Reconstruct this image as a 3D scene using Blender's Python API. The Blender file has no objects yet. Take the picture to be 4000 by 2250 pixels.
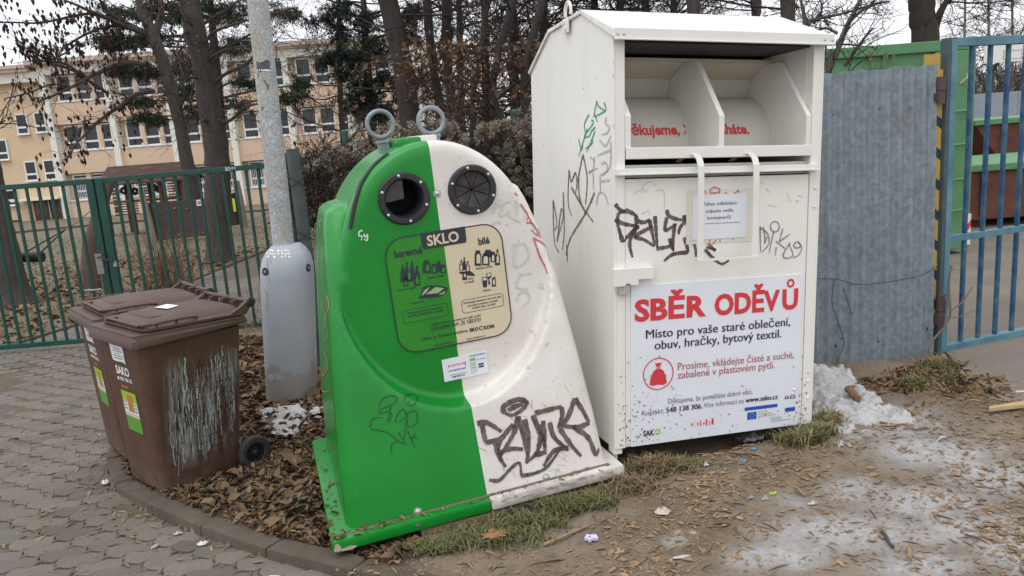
import bpy, bmesh, math, random
import numpy as np
from mathutils import Vector, Matrix, Euler
from mathutils.bvhtree import BVHTree
R = math.radians
rng = np.random.default_rng(7); random.seed(7)
scene = bpy.context.scene
col = scene.collection

# ------------------------------------------------------------------ camera, sky, sun, exposure
FPX, PITCH, ROLL, CZ = 3000.0, R(11.0), R(4.2), 1.70
_R0 = Vector((1, 0, 0)); _U0 = Vector((0, math.sin(PITCH), math.cos(PITCH))); FW = Vector((0, math.cos(PITCH), -math.sin(PITCH)))
RT = math.cos(ROLL) * _R0 - math.sin(ROLL) * _U0
UP = math.cos(ROLL) * _U0 + math.sin(ROLL) * _R0
cd = bpy.data.cameras.new('camera'); cam = bpy.data.objects.new('camera', cd); col.objects.link(cam)
cd.sensor_width = 36.0; cd.lens = FPX / 4000.0 * 36.0; cd.clip_start = .05; cd.clip_end = 2000
m = Matrix.Identity(4)
for i in range(3):
    m[i][0] = RT[i]; m[i][1] = UP[i]; m[i][2] = -FW[i]
m[2][3] = CZ
cam.matrix_world = m
scene.camera = cam

SUN_EL, SUN_AZ = R(68), R(215)
w = bpy.data.worlds.new('World'); scene.world = w; w.use_nodes = True
nt = w.node_tree; nt.nodes.clear()
sky = nt.nodes.new('ShaderNodeTexSky'); sky.sky_type = 'NISHITA'; sky.sun_disc = False
sky.sun_elevation = SUN_EL; sky.sun_rotation = SUN_AZ; sky.air_density = 1.0; sky.dust_density = 4.0; sky.ozone_density = 1.0
hs = nt.nodes.new('ShaderNodeHueSaturation'); hs.inputs['Saturation'].default_value = 0.28
mx = nt.nodes.new('ShaderNodeMix'); mx.data_type = 'RGBA'; mx.inputs[0].default_value = 0.6
mx.inputs[7].default_value = (10.6, 10.9, 11.4, 1)          # the even white cloud layer
bg = nt.nodes.new('ShaderNodeBackground'); bg.inputs['Strength'].default_value = 0.115
out = nt.nodes.new('ShaderNodeOutputWorld')
nt.links.new(sky.outputs[0], hs.inputs['Color']); nt.links.new(hs.outputs[0], mx.inputs[6]); nt.links.new(mx.outputs[2], bg.inputs[0]); nt.links.new(bg.outputs[0], out.inputs[0])
sd = bpy.data.lights.new('sun', 'SUN'); sd.energy = 0.55; sd.angle = R(60); sd.color = (1, .97, .93)
so = bpy.data.objects.new('sun', sd); col.objects.link(so)
so.rotation_euler = Vector((-math.sin(SUN_AZ) * math.cos(SUN_EL), -math.cos(SUN_AZ) * math.cos(SUN_EL), -math.sin(SUN_EL))).to_track_quat('-Z', 'Y').to_euler()
vs = scene.view_settings; vs.view_transform = 'Standard'; vs.look = 'None'; vs.exposure = 0.42; vs.gamma = 1.0; vs.use_curve_mapping = False
scene.render.engine = 'CYCLES'
scene.cycles.max_bounces = 6; scene.cycles.diffuse_bounces = 3; scene.cycles.glossy_bounces = 3; scene.cycles.transparent_max_bounces = 8
try: scene.cycles.use_denoising = True
except Exception: pass

# ------------------------------------------------------------------ measuring helpers
CAMP = Vector((0, 0, CZ))
def ray(u, v): return (u - 2000) / FPX * RT - (v - 1125) / FPX * UP + FW
def at(u, v, Y):
    d = ray(u, v); return CAMP + d * (Y / d.y)
def atz(u, v, z):
    d = ray(u, v); return CAMP + d * ((z - CZ) / d.z)
def sst(a, b, x):
    t = np.clip((x - a) / (b - a), 0, 1); return t * t * (3 - 2 * t)
def gz(x, y):
    x = np.asarray(x, float); y = np.asarray(y, float)
    t = (x + 2.0)
    b = -0.10 + 0.064 * t
    b = np.where(b > .025, .025 + .03 * np.tanh((b - .025) / .03), b)
    b = np.where(b < -.24, -.24 + .04 * np.tanh((b + .24) / .04), b)
    b = b - .062 * np.exp(-((x + 1.62) ** 2 + (y - 4.42) ** 2) / .16)
    wl = 1 - sst(0.5, 3.0, x)
    return b - wl * 0.0245 * np.clip(y - 8.3, 0, 60)
def G(u, v):
    z = 0.0
    for _ in range(12):
        p = atz(u, v, z); z = .5 * z + .5 * float(gz(p.x, min(p.y, 60)))
    p = atz(u, v, z); return Vector((p.x, p.y, float(gz(p.x, p.y))))
def zc(s, ox, oy, pts): return [(ox + a / s, oy + b / s) for a, b in pts]

# ------------------------------------------------------------------ object helpers
def link(o, parent=None):
    col.objects.link(o)
    if parent is not None: o.parent = parent
    return o
def tag(o, label=None, cat=None, group=None, kind=None):
    if label: o['label'] = label
    if cat: o['category'] = cat
    if group: o['group'] = group
    if kind: o['kind'] = kind
    return o
def thing(name, label, cat, loc=(0, 0, 0), rot=(0, 0, 0), group=None):
    o = bpy.data.objects.new(name, None); o.empty_display_size = .1; col.objects.link(o)
    o.location = loc; o.rotation_euler = rot
    return tag(o, label, cat, group)
def npmesh(name, V, F, mats, parent=None, smooth=False, mi=None):
    V = np.asarray(V, np.float32); F = np.asarray(F, np.int32)
    me = bpy.data.meshes.new(name); k = F.shape[1]
    me.vertices.add(len(V)); me.vertices.foreach_set('co', V.ravel())
    me.loops.add(F.size); me.loops.foreach_set('vertex_index', F.ravel())
    me.polygons.add(len(F)); me.polygons.foreach_set('loop_start', np.arange(0, F.size, k, dtype=np.int32))
    try: me.polygons.foreach_set('loop_total', np.full(len(F), k, np.int32))
    except Exception: pass
    if smooth: me.polygons.foreach_set('use_smooth', np.ones(len(F), bool))
    for mm in (mats if isinstance(mats, (list, tuple)) else [mats]): me.materials.append(mm)
    if mi is not None: me.polygons.foreach_set('material_index', np.asarray(mi, np.int32))
    me.update(calc_edges=True); me.validate()
    return link(bpy.data.objects.new(name, me), parent)
class MB:
    def __init__(s): s.v = []; s.f = []; s.mi = []; s.m = 0
    def add(s, vs_, fs):
        o = len(s.v); s.v += [tuple(x) for x in vs_]; s.f += [tuple(o + i for i in f) for f in fs]; s.mi += [s.m] * len(fs); return s
    def box(s, a, b, M=None):
        x0, y0, z0 = a; x1, y1, z1 = b
        vs_ = [Vector(p) for p in ((x0, y0, z0), (x1, y0, z0), (x1, y1, z0), (x0, y1, z0), (x0, y0, z1), (x1, y0, z1), (x1, y1, z1), (x0, y1, z1))]
        if M is not None: vs_ = [M @ p for p in vs_]
        return s.add(vs_, [(0, 3, 2, 1), (4, 5, 6, 7), (0, 1, 5, 4), (1, 2, 6, 5), (2, 3, 7, 6), (3, 0, 4, 7)])
    def prism(s, poly, axis, a, b):
        n = len(poly)
        def P(p, t):
            if axis == 0: return (t, p[0], p[1])
            if axis == 1: return (p[0], t, p[1])
            return (p[0], p[1], t)
        vs_ = [P(p, a) for p in poly] + [P(p, b) for p in poly]
        return s.add(vs_, [tuple(range(n))[::-1], tuple(range(n, 2 * n))] + [(i, (i + 1) % n, n + (i + 1) % n, n + i) for i in range(n)])
    def tube(s, pts, r, n=8, cap=True):
        pts = [Vector(p) for p in pts]; rs = r if isinstance(r, (list, tuple)) else [r] * len(pts)
        up = Vector((.13, .21, .97)); vs_ = []; fs = []
        for i, p in enumerate(pts):
            t = (pts[min(i + 1, len(pts) - 1)] - pts[max(i - 1, 0)]).normalized()
            a = t.cross(up)
            if a.length < .1: a = t.cross(Vector((1, 0, 0)))
            a.normalize(); b = t.cross(a)
            for k in range(n):
                q = 2 * math.pi * k / n
                vs_.append(p + (a * math.cos(q) + b * math.sin(q)) * rs[i])
        for i in range(len(pts) - 1):
            for k in range(n):
                k2 = (k + 1) % n
                fs.append((i * n + k, i * n + k2, (i + 1) * n + k2, (i + 1) * n + k))
        if cap: fs += [tuple(range(n))[::-1], tuple(range((len(pts) - 1) * n, len(pts) * n))]
        return s.add(vs_, fs)
    def lathe(s, prof, c, axis=2, n=24, cap=True):
        vs_ = []; fs = []
        for (rr, h) in prof:
            for k in range(n):
                q = 2 * math.pi * k / n; a, b = rr * math.cos(q), rr * math.sin(q)
                p = (a, b, h) if axis == 2 else ((h, a, b) if axis == 0 else (a, h, b))
                vs_.append((c[0] + p[0], c[1] + p[1], c[2] + p[2]))
        for i in range(len(prof) - 1):
            for k in range(n):
                k2 = (k + 1) % n; fs.append((i * n + k, i * n + k2, (i + 1) * n + k2, (i + 1) * n + k))
        if cap: fs += [tuple(range(n))[::-1], tuple(range((len(prof) - 1) * n, len(prof) * n))]
        return s.add(vs_, fs)
    def torus(s, c, Rr, r, ax=1, n=36, k=12):
        vs_ = []; fs = []
        for i in range(n):
            a = 2 * math.pi * i / n
            for j in range(k):
                b = 2 * math.pi * j / k; q = Rr + r * math.cos(b); h = r * math.sin(b)
                p = (q * math.cos(a), h, q * math.sin(a)) if ax == 1 else ((h, q * math.cos(a), q * math.sin(a)) if ax == 0 else (q * math.cos(a), q * math.sin(a), h))
                vs_.append((c[0] + p[0], c[1] + p[1], c[2] + p[2])); i2, j2 = (i + 1) % n, (j + 1) % k
                fs.append((i * k + j, i2 * k + j, i2 * k + j2, i * k + j2))
        return s.add(vs_, fs)
    def build(s, name, mats, parent=None, smooth=False, bevel=0, seg=2, fix=True):
        me = bpy.data.meshes.new(name); me.from_pydata([tuple(p) for p in s.v], [], s.f)
        for mm in (mats if isinstance(mats, (list, tuple)) else [mats]): me.materials.append(mm)
        me.polygons.foreach_set('material_index', s.mi)
        if fix or bevel:
            bm = bmesh.new(); bm.from_mesh(me)
            bmesh.ops.recalc_face_normals(bm, faces=bm.faces)
            if bevel:
                es = [e for e in bm.edges if len(e.link_faces) == 2 and e.calc_face_angle(0) > R(25)]
                bmesh.ops.bevel(bm, geom=es, offset=bevel, segments=seg, profile=.6, affect='EDGES', clamp_overlap=True)
            bm.to_mesh(me); bm.free()
        if smooth:
            me.polygons.foreach_set('use_smooth', [True] * len(me.polygons))
            try: me.set_sharp_from_angle(angle=R(38))
            except Exception: pass
        me.update()
        return link(bpy.data.objects.new(name, me), parent)
def copyobj(o, parent=None):
    c = o.copy(); col.objects.link(c)
    if parent is not None: c.parent = parent
    return c
def copytree(o, parent=None):
    c = copyobj(o, parent)
    for ch in list(o.children): copytree(ch, c)
    return c

# ------------------------------------------------------------------ materials
MC = {}
def pm(name, c, rough=.6, c2=None, scale=8, detail=5, bump=0, bscale=None, metal=0, c3=None, s3=40, f3=.5, spec=.5, lo=.35, hi=.65, co='Object', stretch=None, thr3=.6):
    if name in MC: return MC[name]
    mt = bpy.data.materials.new(name); mt.use_nodes = True; n = mt.node_tree.nodes; l = mt.node_tree.links
    b = n['Principled BSDF']; b.inputs['Roughness'].default_value = rough; b.inputs['Metallic'].default_value = metal
    b.inputs['Specular IOR Level'].default_value = spec
    tc = n.new('ShaderNodeTexCoord'); src = tc.outputs[co]
    if stretch:
        mp = n.new('ShaderNodeMapping'); mp.inputs['Scale'].default_value = stretch; l.new(src, mp.inputs[0]); src = mp.outputs[0]
    def noise(sc, dt):
        t = n.new('ShaderNodeTexNoise'); t.inputs['Scale'].default_value = sc; t.inputs['Detail'].default_value = dt; t.inputs['Roughness'].default_value = .62
        l.new(src, t.inputs['Vector']); return t.outputs[0]
    def ramp(x, a, bb):
        r = n.new('ShaderNodeMapRange'); r.inputs[1].default_value = a; r.inputs[2].default_value = bb; l.new(x, r.inputs[0]); r.clamp = True; return r.outputs[0]
    def mix(f, a, bb):
        q = n.new('ShaderNodeMix'); q.data_type = 'RGBA'
        if isinstance(f, float): q.inputs[0].default_value = f
        else: l.new(f, q.inputs[0])
        for i, x in ((6, a), (7, bb)):
            if isinstance(x, tuple): q.inputs[i].default_value = (*x[:3], 1)
            else: l.new(x, q.inputs[i])
        return q.outputs[2]
    cc = tuple(c)
    if c2 is not None: cc = mix(ramp(noise(scale, detail), lo, hi), cc, tuple(c2))
    if c3 is not None:
        f = ramp(noise(s3, 4), thr3, thr3 + .12)
        mm = n.new('ShaderNodeMath'); mm.operation = 'MULTIPLY'; l.new(f, mm.inputs[0]); mm.inputs[1].default_value = f3
        cc = mix(mm.outputs[0], cc, tuple(c3))
    if isinstance(cc, tuple): b.inputs['Base Color'].default_value = (*cc[:3], 1)
    else: l.new(cc, b.inputs['Base Color'])
    if bump:
        bp = n.new('ShaderNodeBump'); bp.inputs['Strength'].default_value = min(1, bump); bp.inputs['Distance'].default_value = .01 * max(1, bump)
        l.new(noise(bscale or scale * 4, 6), bp.inputs['Height']); l.new(bp.outputs[0], b.inputs['Normal'])
    MC[name] = mt; return mt
def srgb(r, g, b): return tuple(((x / 255) / 12.92 if x / 255 < .04045 else ((x / 255 + .055) / 1.055) ** 2.4) for x in (r, g, b))
def island(name, cols, rough=.8, trans=0):
    """one colour per loose piece (leaf, blade, twig)"""
    mt = bpy.data.materials.new(name); mt.use_nodes = True; n = mt.node_tree.nodes; l = mt.node_tree.links; b = n['Principled BSDF']
    g = n.new('ShaderNodeNewGeometry'); cr = n.new('ShaderNodeValToRGB'); cr.color_ramp.interpolation = 'LINEAR'
    e = cr.color_ramp.elements; k = len(cols)
    while len(e) < k: e.new(.5)
    for i, c in enumerate(cols): e[i].position = i / (k - 1); e[i].color = (*c[:3], 1)
    l.new(g.outputs['Random Per Island'], cr.inputs[0]); l.new(cr.outputs[0], b.inputs['Base Color']); b.inputs['Roughness'].default_value = rough
    b.inputs['Specular IOR Level'].default_value = .25
    return mt

M_white = pm('white_paint', (.77, .755, .71), .42, (.66, .635, .57), 5.0, 6, c3=(.40, .34, .25), s3=22, f3=.4, thr3=.64, stretch=(1, 1, .3), lo=.5, hi=.95)
M_white2 = pm('white_paint_clean', (.77, .76, .72), .4, (.71, .70, .655), 2.0, 4)
M_inner = pm('cream_inner_paint', (.62, .59, .52), .5, (.56, .53, .46), 3)
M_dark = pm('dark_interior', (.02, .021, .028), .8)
M_black = pm('black_rubber', (.016, .017, .02), .55, (.028, .028, .03), 20)
M_flap = pm('worn_black_rubber', (.02, .02, .022), .6, (.06, .055, .05), 25, 6)
M_bolt = pm('bolt_steel', (.55, .55, .55), .35, metal=.8)
M_galv = pm('galvanised_steel', (.20, .24, .27), .5, (.29, .33, .36), 14, 5, metal=.35, bump=.15)
M_grn = pm('green_plastic', (.0035, .205, .020), .27, (.006, .25, .03), 2.2, 6, c3=(.04, .22, .06), s3=42, f3=.4, bump=.06, bscale=220, spec=.5)
M_gwh = pm('white_plastic', (.76, .725, .685), .36, (.66, .62, .57), 3.2, 7, c3=(.33, .27, .22), s3=30, f3=.5, bump=.08, bscale=220, thr3=.60)
M_red = pm('red_print', (.62, .035, .045), .5); M_blk = pm('dark_print', (.022, .03, .045), .5); M_gry = pm('grey_print', (.16, .17, .19), .5)
M_rose = pm('faded_red_print', (.45, .12, .15), .5); M_blu = pm('blue_print', (.012, .075, .42), .5); M_lime = pm('lime_print', (.25, .52, .03), .5)
M_paper = pm('sign_white', (.74, .77, .82), .35, (.70, .73, .78), 3)
M_note = pm('notice_paper', (.70, .73, .78), .5); M_tape = pm('yellowed_tape', (.68, .65, .55), .5)
M_mark = pm('dark_brown_marker', (.055, .035, .035), .5, (.17, .125, .12), 55, 3, stretch=(1, 1, .35))
M_mark2 = pm('grey_marker', (.16, .165, .17), .6, (.35, .35, .34), 60, 3)
M_mark3 = pm('silver_spray', (.43, .44, .47), .45, (.5, .5, .52), 40)
M_markg = pm('green_marker', (.01, .28, .12), .5, (.05, .36, .2), 60); M_markr = pm('red_marker', (.45, .06, .05), .6, (.6, .25, .22), 60)
M_markd = pm('dark_green_marker', (.008, .06, .015), .5); M_markw = pm('white_marker', (.7, .72, .7), .5)
M_pencil = pm('faint_pencil', (.5, .49, .47), .6, (.66, .64, .6), 60)

# ------------------------------------------------------------------ lettering and strokes
def text_data(s, bold=0.0):
    cu = bpy.data.curves.new('lettering', 'FONT'); cu.body = s; cu.size = 1; cu.offset = bold; cu.resolution_u = 3
    o = bpy.data.objects.new('lettering', cu); col.objects.link(o)
    dg = bpy.context.evaluated_depsgraph_get(); me = bpy.data.meshes.new_from_object(o.evaluated_get(dg))
    V = np.zeros(len(me.vertices) * 3, np.float32); me.vertices.foreach_get('co', V); V = V.reshape(-1, 3)
    F = [tuple(p.vertices) for p in me.polygons]
    bpy.data.objects.remove(o); bpy.data.curves.remove(cu); bpy.data.meshes.remove(me)
    return V, F
def text_on(s, x0, x1, z0, cap, fn, mat, parent, bold=0.0, name='lettering'):
    """fn(x, z) -> local point; the line runs from x0 to x1 on baseline z0 with capital height cap"""
    dbl = 0 < bold <= .02
    V, F = text_data(s, 0 if dbl else bold)
    a, b = V[:, 0].min(), V[:, 0].max()
    X = x0 + (V[:, 0] - a) / (b - a) * (x1 - x0); Z = z0 + V[:, 1] * (cap / .68)
    P_ = [tuple(fn(x, z)) for x, z in zip(X, Z)]
    if dbl:   # heavier weight: the line laid down twice, a hair apart
        k_ = bold * cap * 4.5; P_ += [(lambda p: (p[0], p[1] - .0002, p[2]))(fn(x + k_, z + k_ * .3)) for x, z in zip(X, Z)]; n0 = len(X); F = F + [tuple(i + n0 for i in f) for f in F]
    me = bpy.data.meshes.new(name); me.from_pydata(P_, [], F); me.materials.append(mat); me.update()
    return link(bpy.data.objects.new(name, me), parent)
def smooth_line(pts, step):
    P = [Vector(p) for p in pts]
    if len(P) < 3:
        out_ = P
    else:
        out_ = []
        Q = [P[0]] + P + [P[-1]]
        for i in range(len(P) - 1):
            p0, p1, p2, p3 = Q[i], Q[i + 1], Q[i + 2], Q[i + 3]
            for k in range(5):
                t = k / 5
                out_.append(.5 * ((2 * p1) + (p2 - p0) * t + (2 * p0 - 5 * p1 + 4 * p2 - p3) * t * t + (3 * p1 - p0 - 3 * p2 + p3) * t ** 3))
        out_.append(P[-1])
    res = [out_[0]]
    for a, b in zip(out_, out_[1:]):
        k = max(1, int((b - a).length / step))
        for i in range(1, k + 1): res.append(a.lerp(b, i / k))
    return res
def strokes(lines, width, fn, mat, parent, name='graffiti', smooth=True, taper=True, jit=.0):
    """lines of 2-D points; fn(a, b) -> (point, normal) on the painted surface"""
    V = []; F = []
    for ln in lines:
        wd = width
        if isinstance(ln, tuple): ln, wd = ln
        L = smooth_line([(p[0], p[1], 0) for p in ln], 12) if smooth else [Vector((p[0], p[1], 0)) for p in ln]
        pts = [fn(p.x, p.y) for p in L]; pts = [p for p in pts if p is not None]
        if len(pts) < 2: continue
        o = len(V)
        for i, (p, nn) in enumerate(pts):
            t = pts[min(i + 1, len(pts) - 1)][0] - pts[max(i - 1, 0)][0]
            sd_ = t.cross(nn)
            if sd_.length < 1e-7: sd_ = Vector((1, 0, 0))
            sd_.normalize()
            k = wd * .5 * (1 - (.45 * (i / (len(pts) - 1)) ** 2 if taper else 0)) * (1 + jit * random.uniform(-1, 1))
            V += [p + sd_ * k, p - sd_ * k]
        for i in range(len(pts) - 1): F.append((o + 2 * i, o + 2 * i + 1, o + 2 * i + 3, o + 2 * i + 2))
    me = bpy.data.meshes.new(name); me.from_pydata([tuple(p) for p in V], [], F); me.materials.append(mat); me.update()
    return link(bpy.data.objects.new(name, me), parent)
class Pose:
    def __init__(s, o):
        s.M = Matrix.LocRotScale(o.location, o.rotation_euler, o.scale); s.I = s.M.inverted(); s.c = s.I @ CAMP; s.r = s.I.to_3x3()
    def plane(s, u, v, p0, n):
        d = s.r @ ray(u, v); t = (Vector(p0) - s.c).dot(Vector(n)) / d.dot(Vector(n)); return s.c + d * t
    def cast(s, bvh, u, v, off=.002):
        d = (s.r @ ray(u, v)).normalized(); h = bvh.ray_cast(s.c, d)
        if h[0] is None: return None
        nn = h[1] if h[1].dot(d) < 0 else -h[1]
        return h[0] + nn * off, nn
# ------------------------------------------------------------------ ground, kerbs, pavement
_RT = np.array(RT); _UP = np.array(UP); _FW = np.array(FW)
def GN(u, v):
    u = np.asarray(u, float)[:, None]; v = np.asarray(v, float)[:, None]
    d = (u - 2000) / FPX * _RT - (v - 1125) / FPX * _UP + _FW
    z = np.zeros(len(u))
    for _ in range(14):
        t = (z - CZ) / d[:, 2]; z = .5 * z + .5 * gz(d[:, 0] * t, np.minimum(d[:, 1] * t, 60))
    t = (z - CZ) / d[:, 2]; P = d * t[:, None]; P[:, 2] = gz(P[:, 0], P[:, 1]); return P
def inpoly(x, y, poly):
    x = np.asarray(x); y = np.asarray(y); c = np.zeros(x.shape, bool); n = len(poly)
    for i in range(n):
        x0, y0 = poly[i][:2]; x1, y1 = poly[(i + 1) % n][:2]
        if y0 == y1: continue
        t = ((y0 > y) != (y1 > y)) & (x < (x1 - x0) * (y - y0) / (y1 - y0) + x0); c ^= t
    return c
def segdist(x, y, pts):
    d = np.full(np.shape(x), 1e9)
    for a, b in zip(pts, pts[1:]):
        ax, ay = a[0], a[1]; dx, dy = b[0] - ax, b[1] - ay; L = dx * dx + dy * dy
        t = np.clip(((x - ax) * dx + (y - ay) * dy) / L, 0, 1); d = np.minimum(d, np.hypot(x - ax - t * dx, y - ay - t * dy))
    return d
KERB = [G(*p) for p in [(640, 1335), (575, 1425), (500, 1560), (440, 1690), (411, 1766), (419, 1872), (505, 1932), (631, 1993), (818, 2073), (1009, 2139), (1221, 2184), (1453, 2248), (1760, 2340)]]
PATHL = [G(*p) for p in [(60, 1352), (240, 1300), (500, 1205), (765, 1095), (920, 1030), (1075, 968), (1500, 830)]]
PAVE = [(p.x, p.y) for p in KERB] + [(-.2, 1.3), (-9.5, 1.3), (-9.5, 8.45), (PATHL[0].x, 8.45)] + [(p.x, p.y) for p in PATHL] + [(3.5, 20), (-2.15, 8.45), (KERB[0].x, 8.3)]
def zpave(x, y): return gz(x, y) - .048 + .073 * sst(7.2, 8.4, y)
fx = np.arange(-4.6, 4.01, .05); fy = np.arange(1.6, 9.21, .05)
xs = np.concatenate([[-800, -300, -150, -90, -60, -40, -30, -24, -19, -15, -12, -10, -8.5, -7.2, -6.2, -5.3], fx, [4.5, 5.2, 6, 7, 8.5, 10, 12, 15, 20, 28, 40, 60, 100, 200, 400, 800]])
ys = np.concatenate([[-200, -50, -10, -2, 0, .8, 1.3], fy, [9.6, 10, 10.5, 11, 11.6, 12.3, 13, 14, 15, 16, 17.5, 19, 21, 23, 25, 28, 31, 35, 40, 45, 50, 58, 70, 100, 200, 400, 900]])
X, Y = np.meshgrid(xs, ys); Z = gz(X, Y)
def vnoise(x, y, s, seed=0):
    r = np.random.default_rng(seed); T = r.random((64, 64)); xi = x * s; yi = y * s
    x0 = np.floor(xi).astype(int); y0 = np.floor(yi).astype(int); fx_ = xi - x0; fy_ = yi - y0
    fx_ = fx_ * fx_ * (3 - 2 * fx_); fy_ = fy_ * fy_ * (3 - 2 * fy_)
    g = lambda a, b: T[a % 64, b % 64]
    return (g(x0, y0) * (1 - fx_) + g(x0 + 1, y0) * fx_) * (1 - fy_) + (g(x0, y0 + 1) * (1 - fx_) + g(x0 + 1, y0 + 1) * fx_) * fy_
def obd(x, y, c, yaw, x0, x1, y0, y1):   # signed depth inside a turned rectangle
    dx, dy = x - c[0], y - c[1]; u = dx * math.cos(yaw) + dy * math.sin(yaw); v = -dx * math.sin(yaw) + dy * math.cos(yaw)
    return np.minimum(np.minimum(u - x0, x1 - u), np.minimum(v - y0, y1 - v))
def zrel(x, y):
    near = (np.abs(x) < 4.7) & (y < 9.3) & (y > 1.5)
    z = np.where(near, (vnoise(x, y, 2.2, 1) - .5) * .035 + (vnoise(x, y, 7, 2) - .5) * .022 + (vnoise(x, y, 16, 3) - .5) * .012, 0)
    z = z - .075 * sst(-.10, .12, obd(x, y, (.45, 3.58), .276, 0, 1.15, 0, 1.2)) - .03 * sst(-.08, .05, obd(x, y, (-.373, 3.845), .303, -.70, .70, -.62, .62))
    return z
Z = Z + zrel(X, Y)
ins = inpoly(X, Y, PAVE); Z = Z - np.where(ins, .16 * (1 - sst(7.0, 8.2, Y)), 0)
kd = segdist(X, Y, [(p.x, p.y) for p in KERB]); Z = Z - np.where((~ins) & (kd < .16), .035, 0)
cx, cy = .45, 3.58
nx, ny = len(xs), len(ys)
I = np.arange(nx * ny).reshape(ny, nx); F = np.stack([I[:-1, :-1], I[:-1, 1:], I[1:, 1:], I[1:, :-1]], -1).reshape(-1, 4)
# where thin ice and old frost lie (a weight per vertex; the material breaks it up)
ice = np.zeros(X.shape)
def blob(u, v, ru, rv, wgt=1.0):
    global ice
    p = G(u, v); a = G(u + ru, v); b = G(u, v - rv); rx = max(abs(a.x - p.x), .05); ry = max(abs(b.y - p.y), .05)
    ice = np.maximum(ice, wgt * np.clip(1.25 - np.sqrt(((X - p.x) / rx) ** 2 + ((Y - p.y) / ry) ** 2), 0, 1))
for q in [(3420, 1660, 330, 75), (3650, 1760, 330, 80), (3900, 1850, 300, 90), (3600, 1950, 300, 80), (3350, 1900, 180, 60, .8), (3300, 2080, 420, 90), (3780, 2060, 340, 80), (3050, 2180, 260, 70), (3600, 2200, 300, 70), (2640, 2100, 75, 35, .9), (3950, 2150, 200, 150), (3100, 1960, 120, 50, .6), (3500, 1610, 200, 40)]: blob(*q)
lawn = sst(8.2, 9.0, Y) * (1 - sst(1.5, 4, X))
mt = bpy.data.materials.new('bare_earth'); mt.use_nodes = True; n = mt.node_tree.nodes; l = mt.node_tree.links; b = n['Principled BSDF']
tc = n.new('ShaderNodeTexCoord')
def _noise(sc, dt=6, ro=.65, v=None):
    t = n.new('ShaderNodeTexNoise'); t.inputs['Scale'].default_value = sc; t.inputs['Detail'].default_value = dt; t.inputs['Roughness'].default_value = ro; l.new(v or tc.outputs['Object'], t.inputs['Vector']); return t.outputs[0]
def _mr(x, a, bb, c=0, d=1):
    r = n.new('ShaderNodeMapRange'); r.inputs[1].default_value = a; r.inputs[2].default_value = bb; r.inputs[3].default_value = c; r.inputs[4].default_value = d; l.new(x, r.inputs[0]); return r.outputs[0]
def _mix(f, a, bb):
    q = n.new('ShaderNodeMix'); q.data_type = 'RGBA'; l.new(f, q.inputs[0])
    for i, x in ((6, a), (7, bb)):
        if isinstance(x, tuple): q.inputs[i].default_value = (*x, 1)
        else: l.new(x, q.inputs[i])
    return q.outputs[2]
def _m(op, a, bb):
    q = n.new('ShaderNodeMath'); q.operation = op
    for i, x in enumerate((a, bb)):
        if isinstance(x, (int, float)): q.inputs[i].default_value = x
        else: l.new(x, q.inputs[i])
    return q.outputs[0]
c = _mix(_mr(_noise(1.3), .38, .62), (.165, .116, .068), (.245, .182, .112))
c = _mix(_mr(_noise(9), .45, .7), c, (.105, .075, .05)); c = _mix(_mr(_noise(60, 4), .5, .72), c, (.25, .205, .15)); c = _mix(_mr(_noise(140, 3), .56, .7), c, (.07, .048, .032))
al = n.new('ShaderNodeAttribute'); al.attribute_name = 'lawn'
cl = _mix(_mr(_noise(.5), .4, .6), (.155, .125, .075), (.105, .105, .05)); cl = _mix(_mr(_noise(14), .45, .65), cl, (.19, .145, .09)); cl = _mix(_mr(_noise(45, 3), .55, .7), cl, (.075, .055, .033))
c = _mix(al.outputs['Fac'], c, cl)
ai = n.new('ShaderNodeAttribute'); ai.attribute_name = 'ice'
f1 = _m('ADD', _m('MULTIPLY', _m('ADD', _m('MULTIPLY', _noise(5.5, 8, .75), .6), _m('MULTIPLY', _noise(19, 6, .7), .4)), 1.3), _m('MULTIPLY', ai.outputs['Fac'], .62))
fi = _mr(f1, .86, 1.26); fi = _m('MULTIPLY', fi, _mr(ai.outputs['Fac'], .0, .2))
film = _m('MULTIPLY', _mr(_m('ADD', _noise(2.6, 5), ai.outputs['Fac']), .42, 1.1), .85)
c = _mix(film, c, (.26, .24, .222))
ci = _mix(_mr(_noise(26, 5), .4, .66), (.47, .465, .465), (.32, .30, .285)); ci = _mix(_mr(_noise(90, 3), .6, .7), ci, (.18, .14, .11))
c = _mix(_m('MULTIPLY', fi, .9), c, ci)
l.new(c, b.inputs['Base Color']); l.new(_mr(fi, 0, 1, .9, .38), b.inputs['Roughness'])
bp = n.new('ShaderNodeBump'); bp.inputs['Strength'].default_value = .9; bp.inputs['Distance'].default_value = .012
l.new(_m('ADD', _noise(45, 6, .7), _m('MULTIPLY', _noise(9, 4), .8)), bp.inputs['Height']); l.new(bp.outputs[0], b.inputs['Normal'])
M_earth = mt
ground = npmesh('ground', np.stack([X.ravel(), Y.ravel(), Z.ravel()], 1), F, M_earth, smooth=True)
for nm, arr in (('ice', ice), ('lawn', lawn)):
    at_ = ground.data.attributes.new(nm, 'FLOAT', 'POINT'); at_.data.foreach_set('value', arr.ravel().astype(np.float32))
tag(ground, 'bare brown earth with thin ice patches and dull lawn behind the gate', kind='structure')
bv = None
gbm = bmesh.new(); gbm.from_mesh(ground.data); GBVH = BVHTree.FromBMesh(gbm); gbm.free()
def gsurf(x, y):
    h = GBVH.ray_cast(Vector((x, y, 5)), Vector((0, 0, -1))); return h[0].z if h[0] is not None else float(gz(x, y))

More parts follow.
